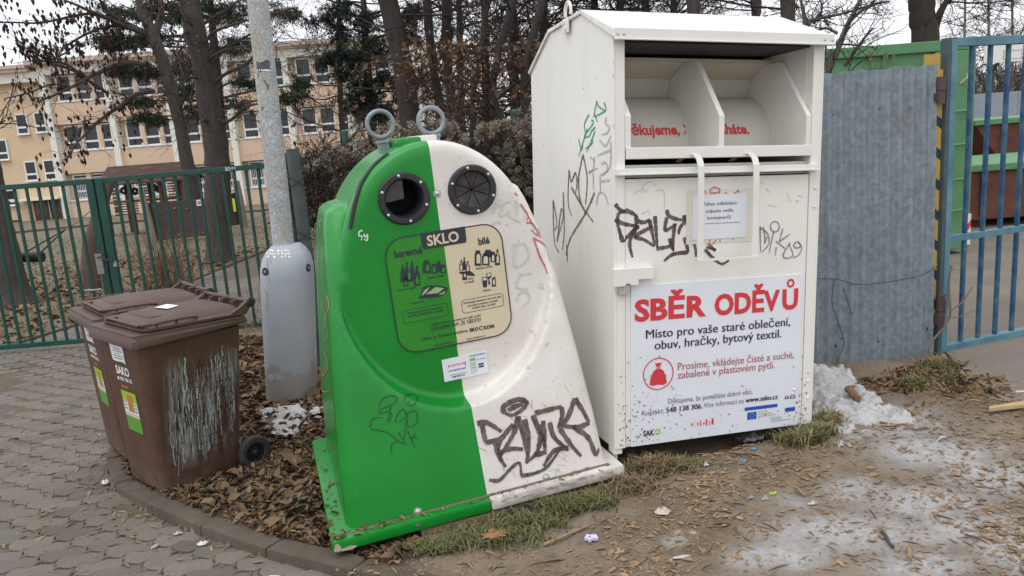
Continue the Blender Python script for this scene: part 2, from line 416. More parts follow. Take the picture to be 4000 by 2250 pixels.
# kerb stones
M_kerb = pm('worn_concrete', (.112, .090, .068), .92, (.080, .062, .045), 5, 7, bump=.6, bscale=90, c3=(.14, .10, .062), s3=7, f3=.7, thr3=.54)
def kerb_line(name, pts, wd, h, top, lab, side=1, L=.5):
    P = [Vector((p[0], p[1], 0)) for p in pts]
    mm = MB(); root = None; k = 0
    cum = [0]
    for a, b2 in zip(P, P[1:]): cum.append(cum[-1] + (b2 - a).length)
    def ev(s_):
        for i in range(len(P) - 1):
            if s_ <= cum[i + 1] or i == len(P) - 2:
                return P[i].lerp(P[i + 1], (s_ - cum[i]) / (cum[i + 1] - cum[i]))
    nst = max(1, int(cum[-1] / L))
    root = thing(name, lab, None); root['kind'] = 'structure'
    for i in range(nst):
        s0 = cum[-1] * i / nst + .004; s1 = cum[-1] * (i + 1) / nst - .004
        a, b2 = ev(s0), ev(s1); t = (b2 - a).normalized(); nn = Vector((t.y, -t.x, 0)) * side * -1
        z0 = top(a) + random.uniform(-.004, .004); z1 = top(b2) + random.uniform(-.004, .004); mb = MB(); w2 = wd + random.uniform(-.006, .006)
        q = [a, b2, b2 + nn * w2, a + nn * w2]; zz = [z0, z1, z1, z0]
        mb.add([(p.x, p.y, z - h) for p, z in zip(q, zz)] + [(p.x, p.y, z) for p, z in zip(q, zz)], [(0, 3, 2, 1), (4, 5, 6, 7), (0, 1, 5, 4), (1, 2, 6, 5), (2, 3, 7, 6), (3, 0, 4, 7)])
        mb.build('kerb_stone', M_kerb, root, bevel=.012, smooth=True)
    return root
kerb_line('kerb', KERB, .115, .24, lambda p: float(gz(p.x, p.y)) + .004, 'low worn concrete kerb between the paving and the earth strip', side=1)
kerb_line('path_kerb', PATHL[:-1], .06, .15, lambda p: float(gz(p.x, p.y)) + .055, 'thin concrete edging along the path behind the gate', side=-1, L=1.0)
curb2 = [G(-300, 946), G(39, 914), G(556, 866), G(1048, 823), G(1500, 785)]
kerb_line('lawn_kerb', curb2, .2, .2, lambda p: float(gz(p.x, p.y)) + .1, 'pale kerb line across the lawn before the school', side=1, L=4.0)

# interlocking wavy pavers
M_pav = pm('paver_concrete', (.205, .175, .145), .82, (.155, .135, .115), 3.2, 5, bump=.35, bscale=120, c3=(.27, .24, .205), s3=24, f3=.45, co='Generated')
def pavmat():
    mt = bpy.data.materials.new('paver_concrete_mixed'); mt.use_nodes = True; n = mt.node_tree.nodes; l = mt.node_tree.links; b = n['Principled BSDF']
    g = n.new('ShaderNodeNewGeometry'); oi = n.new('ShaderNodeObjectInfo'); tc = n.new('ShaderNodeTexCoord')
    ad = n.new('ShaderNodeMath'); l.new(g.outputs['Random Per Island'], ad.inputs[0]); l.new(oi.outputs['Random'], ad.inputs[1]); fr = n.new('ShaderNodeMath'); fr.operation = 'FRACT'; l.new(ad.outputs[0], fr.inputs[0])
    cr = n.new('ShaderNodeValToRGB'); e = cr.color_ramp.elements; e[0].color = (.098, .085, .071, 1); e[1].color = (.172, .147, .121, 1); l.new(fr.outputs[0], cr.inputs[0])
    geo = n.new('ShaderNodeNewGeometry')
    t = n.new('ShaderNodeTexNoise'); t.inputs['Scale'].default_value = 2.2; t.inputs['Detail'].default_value = 7; l.new(geo.outputs['Position'], t.inputs['Vector'])
    t2 = n.new('ShaderNodeTexNoise'); t2.inputs['Scale'].default_value = 70; t2.inputs['Detail'].default_value = 5; l.new(geo.outputs['Position'], t2.inputs['Vector'])
    mr = n.new('ShaderNodeMapRange'); mr.inputs[1].default_value = .38; mr.inputs[2].default_value = .66; l.new(t.outputs[0], mr.inputs[0])
    q = n.new('ShaderNodeMix'); q.data_type = 'RGBA'; mm = n.new('ShaderNodeMath'); mm.operation = 'MULTIPLY'; mm.inputs[1].default_value = .6; l.new(mr.outputs[0], mm.inputs[0]); l.new(mm.outputs[0], q.inputs[0]); l.new(cr.outputs[0], q.inputs[6]); q.inputs[7].default_value = (.185, .163, .134, 1)
    q2 = n.new('ShaderNodeMix'); q2.data_type = 'RGBA'; mr2 = n.new('ShaderNodeMapRange'); mr2.inputs[1].default_value = .52; mr2.inputs[2].default_value = .7; mr2.inputs[4].default_value = .6; l.new(t2.outputs[0], mr2.inputs[0]); l.new(mr2.outputs[0], q2.inputs[0]); l.new(q.outputs[2], q2.inputs[6]); q2.inputs[7].default_value = (.10, .082, .065, 1)
    l.new(q2.outputs[2], b.inputs['Base Color']); b.inputs['Roughness'].default_value = .78
    bp = n.new('ShaderNodeBump'); bp.inputs['Strength'].default_value = .5; bp.inputs['Distance'].default_value = .004; l.new(t2.outputs[0], bp.inputs['Height']); l.new(bp.outputs[0], b.inputs['Normal'])
    return mt
M_pav2 = pavmat()
M_joint = pm('joint_sand', (.085, .065, .045), .95, (.14, .11, .075), 30, 4)
PL, PH = .225, .1125
def pav_outline(g):
    P = []
    hx, hy = PL / 2, PH / 2; A, B2 = .0135, .010; k = 8
    wave = lambda t: A * math.sin(4 * math.pi * t)
    for i in range(k): t = i / k; P.append((-hx + PL * t, -hy + wave(t)))
    for i in range(3): t = i / 3; P.append((hx + B2 * math.sin(2 * math.pi * t), -hy + PH * t))
    for i in range(k): t = 1 - i / k; P.append((-hx + PL * t, hy + wave(t)))
    for i in range(3): t = 1 - i / 3; P.append((-hx + B2 * math.sin(2 * math.pi * t), -hy + PH * t))
    return np.array([(x * (1 - g / hx), y * (1 - g / hy)) for x, y in P])
o1 = pav_outline(.0042); o2 = pav_outline(.010); npv = len(o1)
pvV = np.concatenate([np.c_[o1, np.full(npv, -.05)], np.c_[o1, np.full(npv, -.005)], np.c_[o2, np.zeros(npv)], [[0, 0, 0]]])
pvF = []
for i in range(npv):
    j = (i + 1) % npv
    pvF += [(i, j, npv + j), (i, npv + j, npv + i), (npv + i, npv + j, 2 * npv + j), (npv + i, 2 * npv + j, 2 * npv + i), (2 * npv + i, 2 * npv + j, 3 * npv)]
pvF = np.array(pvF)
ANG = R(12); ca, sa = math.cos(ANG), math.sin(ANG)
cand = []
for r_ in range(-60, 130):
    for c_ in range(-70, 40):
        a = (c_ + (.5 if r_ % 2 else 0)) * PL; bq = r_ * PH
        cand.append((-2 + a * ca - bq * sa, 2 + a * sa + bq * ca))
cand = np.array(cand)
okp = inpoly(cand[:, 0], cand[:, 1], PAVE) & (cand[:, 1] < 15) & (segdist(cand[:, 0], cand[:, 1], [(p.x, p.y) for p in KERB]) > .015)
cand = cand[okp]
zz_ = zpave(cand[:, 0], cand[:, 1])
rel = np.c_[cand, zz_] - np.array(CAMP); dz = rel @ _FW; uu = 2000 + FPX * (rel @ _RT) / dz; vv = 1125 - FPX * (rel @ _UP) / dz
vis = (dz > .3) & (uu > -2600) & (uu < 1900) & (vv < 3600)
cand, zz_, dz, uu, vv = cand[vis], zz_[vis], dz[vis], uu[vis], vv[vis]
order = np.argsort(dz + 100 * ((uu < -60) | (vv > 2310))); cand, zz_, uu, vv = cand[order], zz_[order], uu[order], vv[order]
pv_me = bpy.data.meshes.new('paver'); pv_me.from_pydata([tuple(p) for p in pvV], [], [tuple(f) for f in pvF]); pv_me.materials.append(M_pav2); pv_me.update()
base = MB()
pq = [(p[0], p[1]) for p in PAVE]
bmg = bmesh.new(); vsb = [bmg.verts.new((x, y, float(zpave(x, y)) - .012)) for x, y in pq]; bmg.faces.new(vsb); bmesh.ops.triangulate(bmg, faces=bmg.faces)
bmesh.ops.subdivide_edges(bmg, edges=bmg.edges, cuts=3, use_grid_fill=True)
for v in bmg.verts: v.co.z = float(zpave(v.co.x, v.co.y)) - .011
me = bpy.data.meshes.new('pavement'); bmg.to_mesh(me); bmg.free(); me.materials.append(M_joint); pavement = link(bpy.data.objects.new('pavement', me))
tag(pavement, 'grey brown forecourt of wavy interlocking concrete pavers by the gate', kind='structure')
for i in range(min(300, len(cand))):
    o = link(bpy.data.objects.new('paver', pv_me), pavement)
    x, y = cand[i]; o.location = (x, y, zz_[i] + random.uniform(-.003, .003)); o.rotation_euler = (random.gauss(0, .008), random.gauss(0, .01), ANG)
    if vv[i] > 2300: o.hide_render = False
rest = cand[300:]
if len(rest):
    Rz = np.array([[ca, -sa, 0], [sa, ca, 0], [0, 0, 1]]); pvr = pvV @ Rz.T
    V = (pvr[None] + np.c_[rest, zz_[300:] + rng.uniform(-.003, .003, len(rest))][:, None]).reshape(-1, 3)
    Fs = (pvF[None] + (np.arange(len(rest)) * len(pvV))[:, None, None]).reshape(-1, 3)
    o = npmesh('paver_field', V, Fs, M_pav2, pavement); o['kind'] = 'stuff'

# ------------------------------------------------------------------ loose cover: leaves, grass, straw
def leaf_mesh(name, P, size, cols, up=.35, asp=.34, parent=None, lab=None, lift=.006, rough=.75, curl=1.):
    N = len(P); yaw = rng.uniform(0, 2 * np.pi, N); s_ = size * np.clip(rng.lognormal(-.12, .48, N), .35, 2.3); tx = rng.normal(0, up, N); ty = rng.normal(0, up, N)
    a = np.stack([np.cos(yaw), np.sin(yaw), tx], 1); b_ = np.stack([-np.sin(yaw), np.cos(yaw), ty], 1)
    wdt = asp * rng.uniform(.6, 1.35, N); cv = rng.uniform(.02, .28, N) * curl
    t = [(-.5, 0, 0), (-.15, .5, 1), (.2, .42, 1), (.5, 0, .25), (.2, -.42, 1), (-.15, -.5, 1)]
    V = np.zeros((N, 6, 3))
    for k, (u_, v_, c_) in enumerate(t):
        V[:, k] = P + a * (u_ * s_)[:, None] + b_ * (v_ * wdt * s_)[:, None]; V[:, k, 2] += c_ * cv * s_ + lift
    F = np.array([[0, 3, 2, 1], [0, 5, 4, 3]]); F = (F[None] + (np.arange(N) * 6)[:, None, None]).reshape(-1, 4)
    o = npmesh(name, V.reshape(-1, 3), F, island(name + '_browns', cols, rough), parent)
    if lab: tag(o, lab, kind='stuff')
    return o
BR = [(.10, .062, .036), (.16, .095, .05), (.21, .13, .068), (.13, .085, .055), (.27, .18, .10), (.075, .048, .032), (.19, .105, .05)]
BR2 = [(.18, .115, .065), (.25, .165, .09), (.30, .205, .12), (.21, .13, .075), (.15, .10, .065)]
def pxpoly(N, poly, clump=None):
    P = np.array(poly, float); lo, hi = P.min(0), P.max(0); out_ = []
    while len(out_) < N:
        q = rng.uniform(lo, hi, (N * 3, 2)); q = q[inpoly(q[:, 0], q[:, 1], poly)]; out_ += q.tolist()
    q = np.array(out_[:N]); return GN(q[:, 0], q[:, 1])
def gpoly(N, poly, dens=None):
    """uniform on the ground inside a ground polygon"""
    P = np.array([(p[0], p[1]) for p in poly]); lo, hi = P.min(0), P.max(0); out_ = np.zeros((0, 2))
    while len(out_) < N:
        q = rng.uniform(lo, hi, (N * 2, 2)); q = q[inpoly(q[:, 0], q[:, 1], [tuple(p) for p in P])]
        if dens is not None: q = q[rng.random(len(q)) < dens(q[:, 0], q[:, 1])]
        out_ = np.concatenate([out_, q])
    q = out_[:N]; return np.c_[q, gz(q[:, 0], q[:, 1])]
strip = KERB[3:12] + [G(1700, 2130), G(1500, 1500), G(1280, 1330), G(900, 1310), G(560, 1330)]
noisep = lambda x, y: np.clip(vnoise(x, y, 2.6, 5) * .75 + vnoise(x, y, 8, 6) * .5, 0, 1) ** 2.6 + .04
kl = [(p.x, p.y) for p in KERB]
def offkerb(P): return P[(~inpoly(P[:, 0], P[:, 1], PAVE)) & (segdist(P[:, 0], P[:, 1], kl) > .1)]
P1 = offkerb(gpoly(24000, strip, lambda x, y: np.clip(.35 + 1.3 * (vnoise(x, y, 3.5, 91) - .25) + .5 * (segdist(x, y, [(p.x, p.y) for p in KERB]) < .3), .1, 1))); P1[:, 2] += zrel(P1[:, 0], P1[:, 1]); leaf_mesh('fallen_leaves', P1, .037, [(.95 * a, .95 * b_, .98 * c_) for a, b_, c_ in BR] + [(.055, .038, .028), (.15, .115, .085)], .42, lab='thick brown leaf litter on the strip between bins and bell container')
Pk = offkerb(gpoly(2600, strip, lambda x, y: (segdist(x, y, kl) < .38) * 1.0)); Pk[:, 2] += zrel(Pk[:, 0], Pk[:, 1]) - .01; leaf_mesh('kerb_leaves', Pk, .034, BR + BR2, .4, lab='brown leaves drifted along the inner side of the kerb')
Pb = offkerb(gpoly(700, strip)); Pb[:, 2] += zrel(Pb[:, 0], Pb[:, 1]); leaf_mesh('large_leaves', Pb, .075, BR + BR2[:2], .45, lab='larger curled brown leaves on top of the litter strip', asp=.5, lift=.012)
Pt = offkerb(gpoly(5000, strip)); Pt[:, 2] += zrel(Pt[:, 0], Pt[:, 1]); leaf_mesh('twig_litter', Pt, .07, [(.10, .075, .05), (.17, .13, .085), (.06, .045, .035), (.22, .175, .12)], .25, lab='thin twigs and stalks mixed into the leaf litter strip', asp=.05)
P1b = offkerb(gpoly(2200, strip)); P1b[:, 2] += zrel(P1b[:, 0], P1b[:, 1]); leaf_mesh('pale_leaves', P1b, .042, BR2, .5, lab='scattered paler dry leaves over the dark litter strip', asp=.3)
right = [G(1290, 2230), G(1700, 2130), G(2440, 1860), G(2600, 1780), G(3200, 1660), G(4050, 1480), (3.2, 2.2), (0, 2.3)]
Pt2 = gpoly(2600, right, noisep); Pt2[:, 2] += zrel(Pt2[:, 0], Pt2[:, 1]); leaf_mesh('stalk_bits', Pt2, .05, [(.18, .13, .085), (.28, .21, .14), (.36, .28, .18)], .1, curl=.4, lift=.003, lab='tiny stalks and splinters on the bare earth in front', asp=.06)
P2 = gpoly(7500, right, noisep); P2[:, 2] += zrel(P2[:, 0], P2[:, 1]); leaf_mesh('dry_leaf_bits', P2, .022, [(.20, .14, .085), (.30, .19, .10), (.26, .18, .11), (.38, .26, .15), (.17, .12, .075), (.33, .20, .10), (.23, .17, .115)], .14, curl=.45, lift=.003, lab='small dry leaf bits over the bare earth in front', asp=.4)
fen = [G(3330, 1480), G(3700, 1390), G(4000, 1480), G(3950, 1560), G(3450, 1600)]
P3 = gpoly(2600, fen, lambda x, y: np.clip(vnoise(x, y, 4, 77) * 1.2 - .15, 0, 1) * np.clip(segdist(x, y, [(p.x, p.y) for p in fen] + [(fen[0].x, fen[0].y)]) / .25, .05, 1)); P3[:, 2] += zrel(P3[:, 0], P3[:, 1]); leaf_mesh('fence_leaves', P3, .032, BR + BR2, .5, lab='brown leaves piled along the foot of the corrugated fence')
Pp = gpoly(9000, [(-6, 1.8), (-.8, 2.2), KERB[9], KERB[5], KERB[0], (-6.5, 8.3)], lambda x, y: np.clip(vnoise(x, y, 1.5, 8) - .42, 0, 1) * 1.6 + np.clip(.22 - segdist(x, y, kl), 0, 1) * 4)
Pp = Pp[inpoly(Pp[:, 0], Pp[:, 1], PAVE)][:1300]; Pp[:, 2] = zpave(Pp[:, 0], Pp[:, 1]); leaf_mesh('paving_leaves', Pp, .034, BR2 + [(.30, .21, .13), (.22, .16, .11), (.36, .26, .17)], .16, curl=.5, lift=.003, lab='dry leaves blown onto the pavers and against the kerb', asp=.25)
lw = [(-9.5, 8.6), (2.5, 8.6), (2.0, 20), (-16, 20)]
P4 = gpoly(15000, lw, lambda x, y: np.clip(1.2 - (y - 8.5) / 11, .12, 1) * (.35 + .65 * vnoise(x, y, 1.1, 9)))
P4 = P4[~inpoly(P4[:, 0], P4[:, 1], PAVE)]; leaf_mesh('lawn_leaves', P4, .085, BR + BR2, .4, lab='brown leaves strewn over the lawn behind the green gate', lift=.012)
def grass(name, P, h, cols, lab, wd=.004, lean=.6, parent=None):
    N = len(P); yaw = rng.uniform(0, 2 * np.pi, N); H = h * rng.uniform(.5, 1.3, N); ln = lean * rng.uniform(.2, 1.6, N) * H
    d = np.stack([np.cos(yaw), np.sin(yaw), np.zeros(N)], 1); s_ = np.stack([-np.sin(yaw), np.cos(yaw), np.zeros(N)], 1) * (wd * rng.uniform(.6, 1.5, N))[:, None]; u_ = np.array([0, 0, 1.])
    V = np.zeros((N, 5, 3)); V[:, 0] = P - s_; V[:, 1] = P + s_; mid = P + d * (ln * .35)[:, None] + u_ * (H * .65)[:, None]; V[:, 2] = mid + s_ * .8; V[:, 3] = mid - s_ * .8; V[:, 4] = P + d * ln[:, None] + u_ * (H * .85)[:, None]
    F = np.array([[0, 1, 2], [0, 2, 3], [3, 2, 4]]); F = (F[None] + (np.arange(N) * 5)[:, None, None]).reshape(-1, 3)
    o = npmesh(name, V.reshape(-1, 3), F, island(name + '_tones', cols, .7), parent); tag(o, lab, kind='stuff'); return o
GC = [(.06, .09, .026), (.10, .125, .04), (.15, .15, .06), (.24, .20, .10), (.075, .11, .035), (.20, .15, .08)]
SC = [(.32, .23, .11), (.40, .29, .15), (.26, .19, .10), (.20, .145, .075)]
def tufts(pxs, N, r=.05):
    Ps = []
    for u, v, ru, rv in pxs:
        q = rng.normal(0, .45, (N, 2)); g_ = GN(u + q[:, 0] * ru, np.minimum(v + q[:, 1] * rv, 2400)); g_[:, 2] += zrel(g_[:, 0], g_[:, 1]); Ps.append(g_)
    return np.concatenate(Ps)
grass('grass', tufts([(2060, 2040, 150, 35), (1850, 2120, 140, 40), (2200, 1985, 120, 35), (1700, 2150, 120, 30), (2330, 1960, 80, 40), (1950, 2100, 220, 60)], 620), .038, GC, 'short green grass patch in front of the bell container', .0028, 1.1)
grass('corner_grass', tufts([(3190, 1690, 70, 55), (3240, 1660, 50, 40), (3120, 1730, 90, 30)], 620), .06, GC + SC[:2], 'green and straw grass tuft at the container corner beside the snow', .003, .8)
grass('small_grass', tufts([(2630, 1820, 110, 22), (2520, 1850, 100, 25), (3560, 1500, 60, 25), (3720, 1470, 70, 35), (1150, 1400, 60, 40), (3650, 1450, 80, 20)], 500), .035, GC, 'small sparse grass patches round the clothes container and fence', .0028, 1.1)
grass('straw', tufts([(1215, 1520, 90, 22), (1270, 1495, 50, 25), (2480, 1900, 110, 40), (2560, 1830, 120, 25), (3650, 1420, 60, 20)], 360), .05, [(.22, .16, .08), (.30, .22, .115), (.17, .125, .07), (.13, .095, .055)], 'dry straw lying by the lamp post and container corner', .0028, 1.7)
Pl = gpoly(9000, [(-12, 11), (3, 9), (1, 26), (-20, 30)], lambda x, y: .2 + .8 * vnoise(x, y, .6, 12)); Pl = Pl[~inpoly(Pl[:, 0], Pl[:, 1], PAVE)]
grass('lawn_grass', Pl, .05, [(.09, .10, .035), (.15, .13, .06), (.20, .16, .08), (.12, .12, .045)], 'thin winter grass on the school lawn', .008, .8)
# ------------------------------------------------------------------ bell-shaped glass container
def meshobj(mb, name='tmp'):
    return mb.build(name, M_grn)
def evald(o):
    bpy.context.view_layer.update(); dg = bpy.context.evaluated_depsgraph_get()
    return bpy.data.meshes.new_from_object(o.evaluated_get(dg))
IGS = 1.035; IGL = tuple(CAMP + (Vector((-.36, 3.715, .1)) - CAMP) * IGS); IGR = (.01, -.05, .303)
igloo = thing('glass_container', 'big green and white bell-shaped glass recycling container leaning on its square base', 'recycling container', IGL, IGR); igloo.scale = (IGS, IGS, IGS)
IP = Pose(igloo); YD = -.3525; XS = .022
ECX, ECZ = .014, 1.05
def ell(a, b2, n=72): return [(ECX + a * math.cos(2 * math.pi * i / n), ECZ + b2 * math.sin(2 * math.pi * i / n)) for i in range(n)]
drum = MB(); drum.prism(ell(.455, .572), 1, YD, .345); od = drum.build('tmp_drum', M_grn, bevel=.05, seg=4)
def rrect(hw, y0, y1, r, z, k=6):
    P = []
    for (cx_, cy_, a0) in ((hw - r, y1 - r, 0), (-hw + r, y1 - r, 90), (-hw + r, y0 + r, 180), (hw - r, y0 + r, 270)):
        for i in range(k + 1):
            a = R(a0 + 90 * i / k); P.append((XS * .5 - .012 * max(0, z - .9) * 4 * (1 if cx_ > 0 else 0) + cx_ + r * math.cos(a), cy_ + r * math.sin(a), z))
    return P
rings = []
for z, hw, yf in ((.03, .618, .548), (.06, .612, .542), (.28, .598, .503), (.57, .570, .452), (.94, .530, .388), (1.17, .500, .33), (1.30, .478, .27), (1.365, .460, .235), (1.39, .42, .20)):
    rings.append(rrect(hw, -yf, yf, .07, z))
sk = MB(); n_ = len(rings[0]); fs = [tuple(range(n_))[::-1], tuple(range((len(rings) - 1) * n_, len(rings) * n_))]
for i in range(len(rings) - 1):
    for k in range(n_): k2 = (k + 1) % n_; fs.append((i * n_ + k, i * n_ + k2, (i + 1) * n_ + k2, (i + 1) * n_ + k))
sk.add([p for r_ in rings for p in r_], fs); osk = sk.build('tmp_skirt', M_grn)
pk = MB(); e_in, e_out = ell(.480, .587), ell(.515, .625); nE = len(e_in); pk.add([(x, YD, z) for x, z in e_in] + [(x, -.72, z) for x, z in e_out], [tuple(range(nE)), tuple(range(nE, 2 * nE))[::-1]] + [(i, (i + 1) % nE, nE + (i + 1) % nE, nE + i) for i in range(nE)]); opk = pk.build('tmp_pocket', M_grn)
HL, HR = (-.122, 1.392), (.182, 1.388)
hc = MB(); hc.lathe([(.082, -.6), (.082, -.12)], (HL[0], 0, HL[1]), 1, 32); hc.lathe([(.082, -.6), (.082, -.12)], (HR[0], 0, HR[1]), 1, 32); ohc = hc.build('tmp_holes', M_grn)
for op, ob in (('DIFFERENCE', opk), ('UNION', od), ('DIFFERENCE', ohc)):
    md = osk.modifiers.new('b', 'BOOLEAN'); md.operation = op; md.object = ob; md.solver = 'EXACT'
rm = osk.modifiers.new('r', 'REMESH'); rm.mode = 'VOXEL'; rm.voxel_size = .0115
sm = osk.modifiers.new('s', 'SMOOTH'); sm.factor = .5; sm.iterations = 4
me = evald(osk)
for o in (osk, od, opk, ohc): bpy.data.objects.remove(o)
bm = bmesh.new(); bm.from_mesh(me)
bmesh.ops.bisect_plane(bm, geom=bm.verts[:] + bm.edges[:] + bm.faces[:], plane_co=(XS, 0, 0), plane_no=(1, 0, .004))
for f in bm.faces: f.smooth = True; f.material_index = 1 if f.calc_center_median().x > XS else 0
bm.normal_update(); IBVH = BVHTree.FromBMesh(bm); me.materials.clear(); me.materials.append(M_grn); me.materials.append(M_gwh); bm.to_mesh(me); bm.free()
body = link(bpy.data.objects.new('body', me), igloo); body['label'] = 'bell-shaped shell, green on one half and white on the other'
def icast(off=.003, s=1.38, ox=1150, oy=1150): return lambda a, b: IP.cast(IBVH, ox + a / s, oy + b / s, off)
# square base
bp_ = MB(); q = rrect(.675, -.6025, .6025, .02, 0, 2)
def slab(x0, x1, mat, lab):
    mb = MB(); mb.box((x0, -.6025, -.004), (x1, .6025, .050)); o = mb.build('base_plate', mat, igloo, bevel=.014, smooth=True); o['label'] = lab
slab(-.675, XS, M_grn, 'green half of the square base plate'); slab(XS, .675, pm('scuffed_white_plastic', (.68, .65, .60), .5, (.44, .40, .35), 9, 6, c3=(.24, .19, .14), s3=26, f3=.6, thr3=.56), 'scuffed white half of the square base plate')
for x0, x1, nm in ((-.09, XS, M_grn), (XS, .10, M_gwh)):
    mb = MB(); mb.box((x0, -.17, 1.60), (x1, .26, 1.642)); mb.build('top_hatch', nm, igloo, bevel=.012, smooth=True)
for x, zc_, tl in ((-.121, 1.716, -.1), (.119, 1.706, .0)):
    b1 = MB(); b1.box((x - .026, -.026, 1.55), (x + .026, .026, 1.628)); b1.box((x - .031, -.031, 1.628), (x + .031, .031, 1.642)); br = b1.build('ring_bracket', M_galv, igloo, bevel=.003)
    r1 = MB(); r1.torus((x, 0, zc_), .060, .0105); r1.build('lifting_ring', M_galv, igloo, smooth=True)
# rubber seal down the side
sp = [icast(.004, 1.8112, 1150, 400)(*p) for p in [(668, 368), (610, 412), (560, 460), (515, 520), (480, 575), (452, 645), (430, 720), (412, 800), (395, 892)]]
sp = [p[0] for p in sp if p]
mb = MB(); mb.tube(smooth_line(sp, .02), .009, 8); mb.build('rubber_seal', M_black, igloo, smooth=True)
# openings
def ring_rim(c, r0, r1):
    y = YD
    mb = MB(); mb.lathe([(r0, y + .02), (r0, y - .008), (r0 + .006, y - .016), (r1 - .008, y - .016), (r1, y - .006), (r1, y + .02)], (c[0], 0, c[1]), 1, 48, cap=False)
    o = mb.build('opening_rim', M_black, igloo, smooth=True)
    for k in range(6):
        a = R(97 + 60 * k); p = (c[0] + (r0 + r1) / 2 * math.cos(a) * 1.02, c[1] + (r0 + r1) / 2 * math.sin(a) * 1.02)
        b1 = MB(); b1.lathe([(.0065, y - .017), (.0065, y - .0195), (.004, y - .022), (.0005, y - .0225)], (p[0], 0, p[1]), 1, 12); b1.build('rim_bolt', M_bolt, o, smooth=True)
    return o
lr = ring_rim(HL, .081, .113); rr_ = ring_rim(HR, .079, .110)
lr['label'] = 'open black rim with one rubber flap left'; rr_['label'] = 'black rim closed by slit rubber flaps'
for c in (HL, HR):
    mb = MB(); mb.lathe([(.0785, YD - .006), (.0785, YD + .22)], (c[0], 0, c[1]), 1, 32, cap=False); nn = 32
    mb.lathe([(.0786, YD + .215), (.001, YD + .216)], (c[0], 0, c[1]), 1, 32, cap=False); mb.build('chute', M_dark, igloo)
mb = MB(); pts = [(HL[0], HL[1])] + [(HL[0] + .083 * math.cos(R(a)), HL[1] + .083 * math.sin(R(a))) for a in range(88, 190, 6)]
mb.prism(pts, 1, YD - .004, YD + .002); mb.build('rubber_flap', M_flap, lr)
for k in range(8):
    a0, a1 = 45 * k + 20, 45 * (k + 1) + 20; mb = MB()
    pts = [(HR[0] + .004 * math.cos(R((a0 + a1) / 2)), HR[1] + .004 * math.sin(R((a0 + a1) / 2)))] + [(HR[0] + .082 * math.cos(R(a0 + 1.2 + (42.6) * i / 5)), HR[1] + .082 * math.sin(R(a0 + 1.2 + 42.6 * i / 5))) for i in range(6)]
    n0 = len(pts); dep = [random.uniform(.008, .022)] + [0] * (n0 - 1)
    mb.add([(p[0], YD - .002 + d, p[1]) for p, d in zip(pts, dep)] + [(p[0], YD + .003 + d, p[1]) for p, d in zip(pts, dep)], [tuple(range(n0)), tuple(range(n0, 2 * n0))[::-1]] + [(i, (i + 1) % n0, n0 + (i + 1) % n0, n0 + i) for i in range(n0)])
    mb.build('rubber_flap', M_flap, rr_)
for (a, b2, r_, s, ox, oy) in ((1010, 645, .013, 1.8112, 1150, 400), (665, 1170, .013, 1.38, 1150, 1150), (1357, 987, .013, 1.38, 1150, 1150)):
    h = IP.cast(IBVH, ox + a / s, oy + b2 / s, 0)
    if h:
        mb = MB(); mb.lathe([(r_ * 1.35, 0), (r_ * 1.35, .002), (r_, .002), (r_ * .85, .006), (r_ * .4, .0085), (.0005, .009)], (0, 0, 0), 2, 16)
        o = mb.build('dome_bolt', M_bolt, igloo, smooth=True); o.matrix_local = Matrix.Translation(h[0]) @ h[1].to_track_quat('Z', 'Y').to_matrix().to_4x4()
# information label
LY = YD - .005
def lf(off=0): return lambda x, z: (x, LY - off, z)
def roundrect(x0, x1, z0, z1, r, k=7):
    P = []
    for cx_, cz_, a0 in ((x1 - r, z1 - r, 0), (x0 + r, z1 - r, 90), (x0 + r, z0 + r, 180), (x1 - r, z0 + r, 270)):
        for i in range(k + 1): a = R(a0 + 90 * i / k); P.append((cx_ + r * math.cos(a), cz_ + r * math.sin(a)))
    return P
def clipx(P, x, keep):
    out_ = []
    for (a, b2), (c_, d) in zip(P, P[1:] + P[:1]):
        ia, ic = (a - x) * keep >= 0, (c_ - x) * keep >= 0
        if ia: out_.append((a, b2))
        if ia != ic: t = (x - a) / (c_ - a); out_.append((x, b2 + t * (d - b2)))
    return out_
M_lg = pm('label_green_film', (.028, .245, .022), .42, (.024, .205, .02), 4, spec=.35); M_lc = pm('label_cream_film', (.66, .575, .405), .4, (.61, .53, .37), 5)
LX0, LX1, LZ0, LZ1 = -.242, .292, .709, 1.232
lab = thing('information_label', None, None); del_ = None
lab.parent = igloo; lab['label'] = 'rounded sorting label printed on the bell front'
RRm = roundrect(LX0, LX1, LZ0, LZ1, .09)
for keep, mt_ in ((-1, M_lg), (1, M_lc)):
    mb = MB(); mb.prism(clipx(RRm, XS, keep), 1, LY, LY + .004); mb.build('label_film', mt_, lab)
def outline(P, wd, off, mat, name, parent=None):
    mb = MB(); n0 = len(P); vs_ = []
    for i in range(n0):
        a, b2, c_ = P[i - 1], P[i], P[(i + 1) % n0]; t = Vector((c_[0] - a[0], c_[1] - a[1])).normalized(); nn = Vector((-t.y, t.x))
        vs_ += [(b2[0] + nn.x * wd, LY - off, b2[1] + nn.y * wd), (b2[0], LY - off, b2[1])]
    mb.add(vs_, [(2 * i, 2 * i + 1, (2 * i + 3) % (2 * n0), (2 * i + 2) % (2 * n0)) for i in range(n0)]); return mb.build(name, mat, parent or lab, fix=False)
outline(RRm, .0055, .001, M_blk, 'label_border')
zz2 = lambda p: (1450 + p[0] / 2.07, 850 + p[1] / 2.07)
def lp(a, b2):
    p = IP.plane(*zz2((a, b2)), (0, LY, 0), (0, 1, 0)); return p.x, p.z
x0, z0 = lp(410, 245); x1, z1 = lp(768, 85)
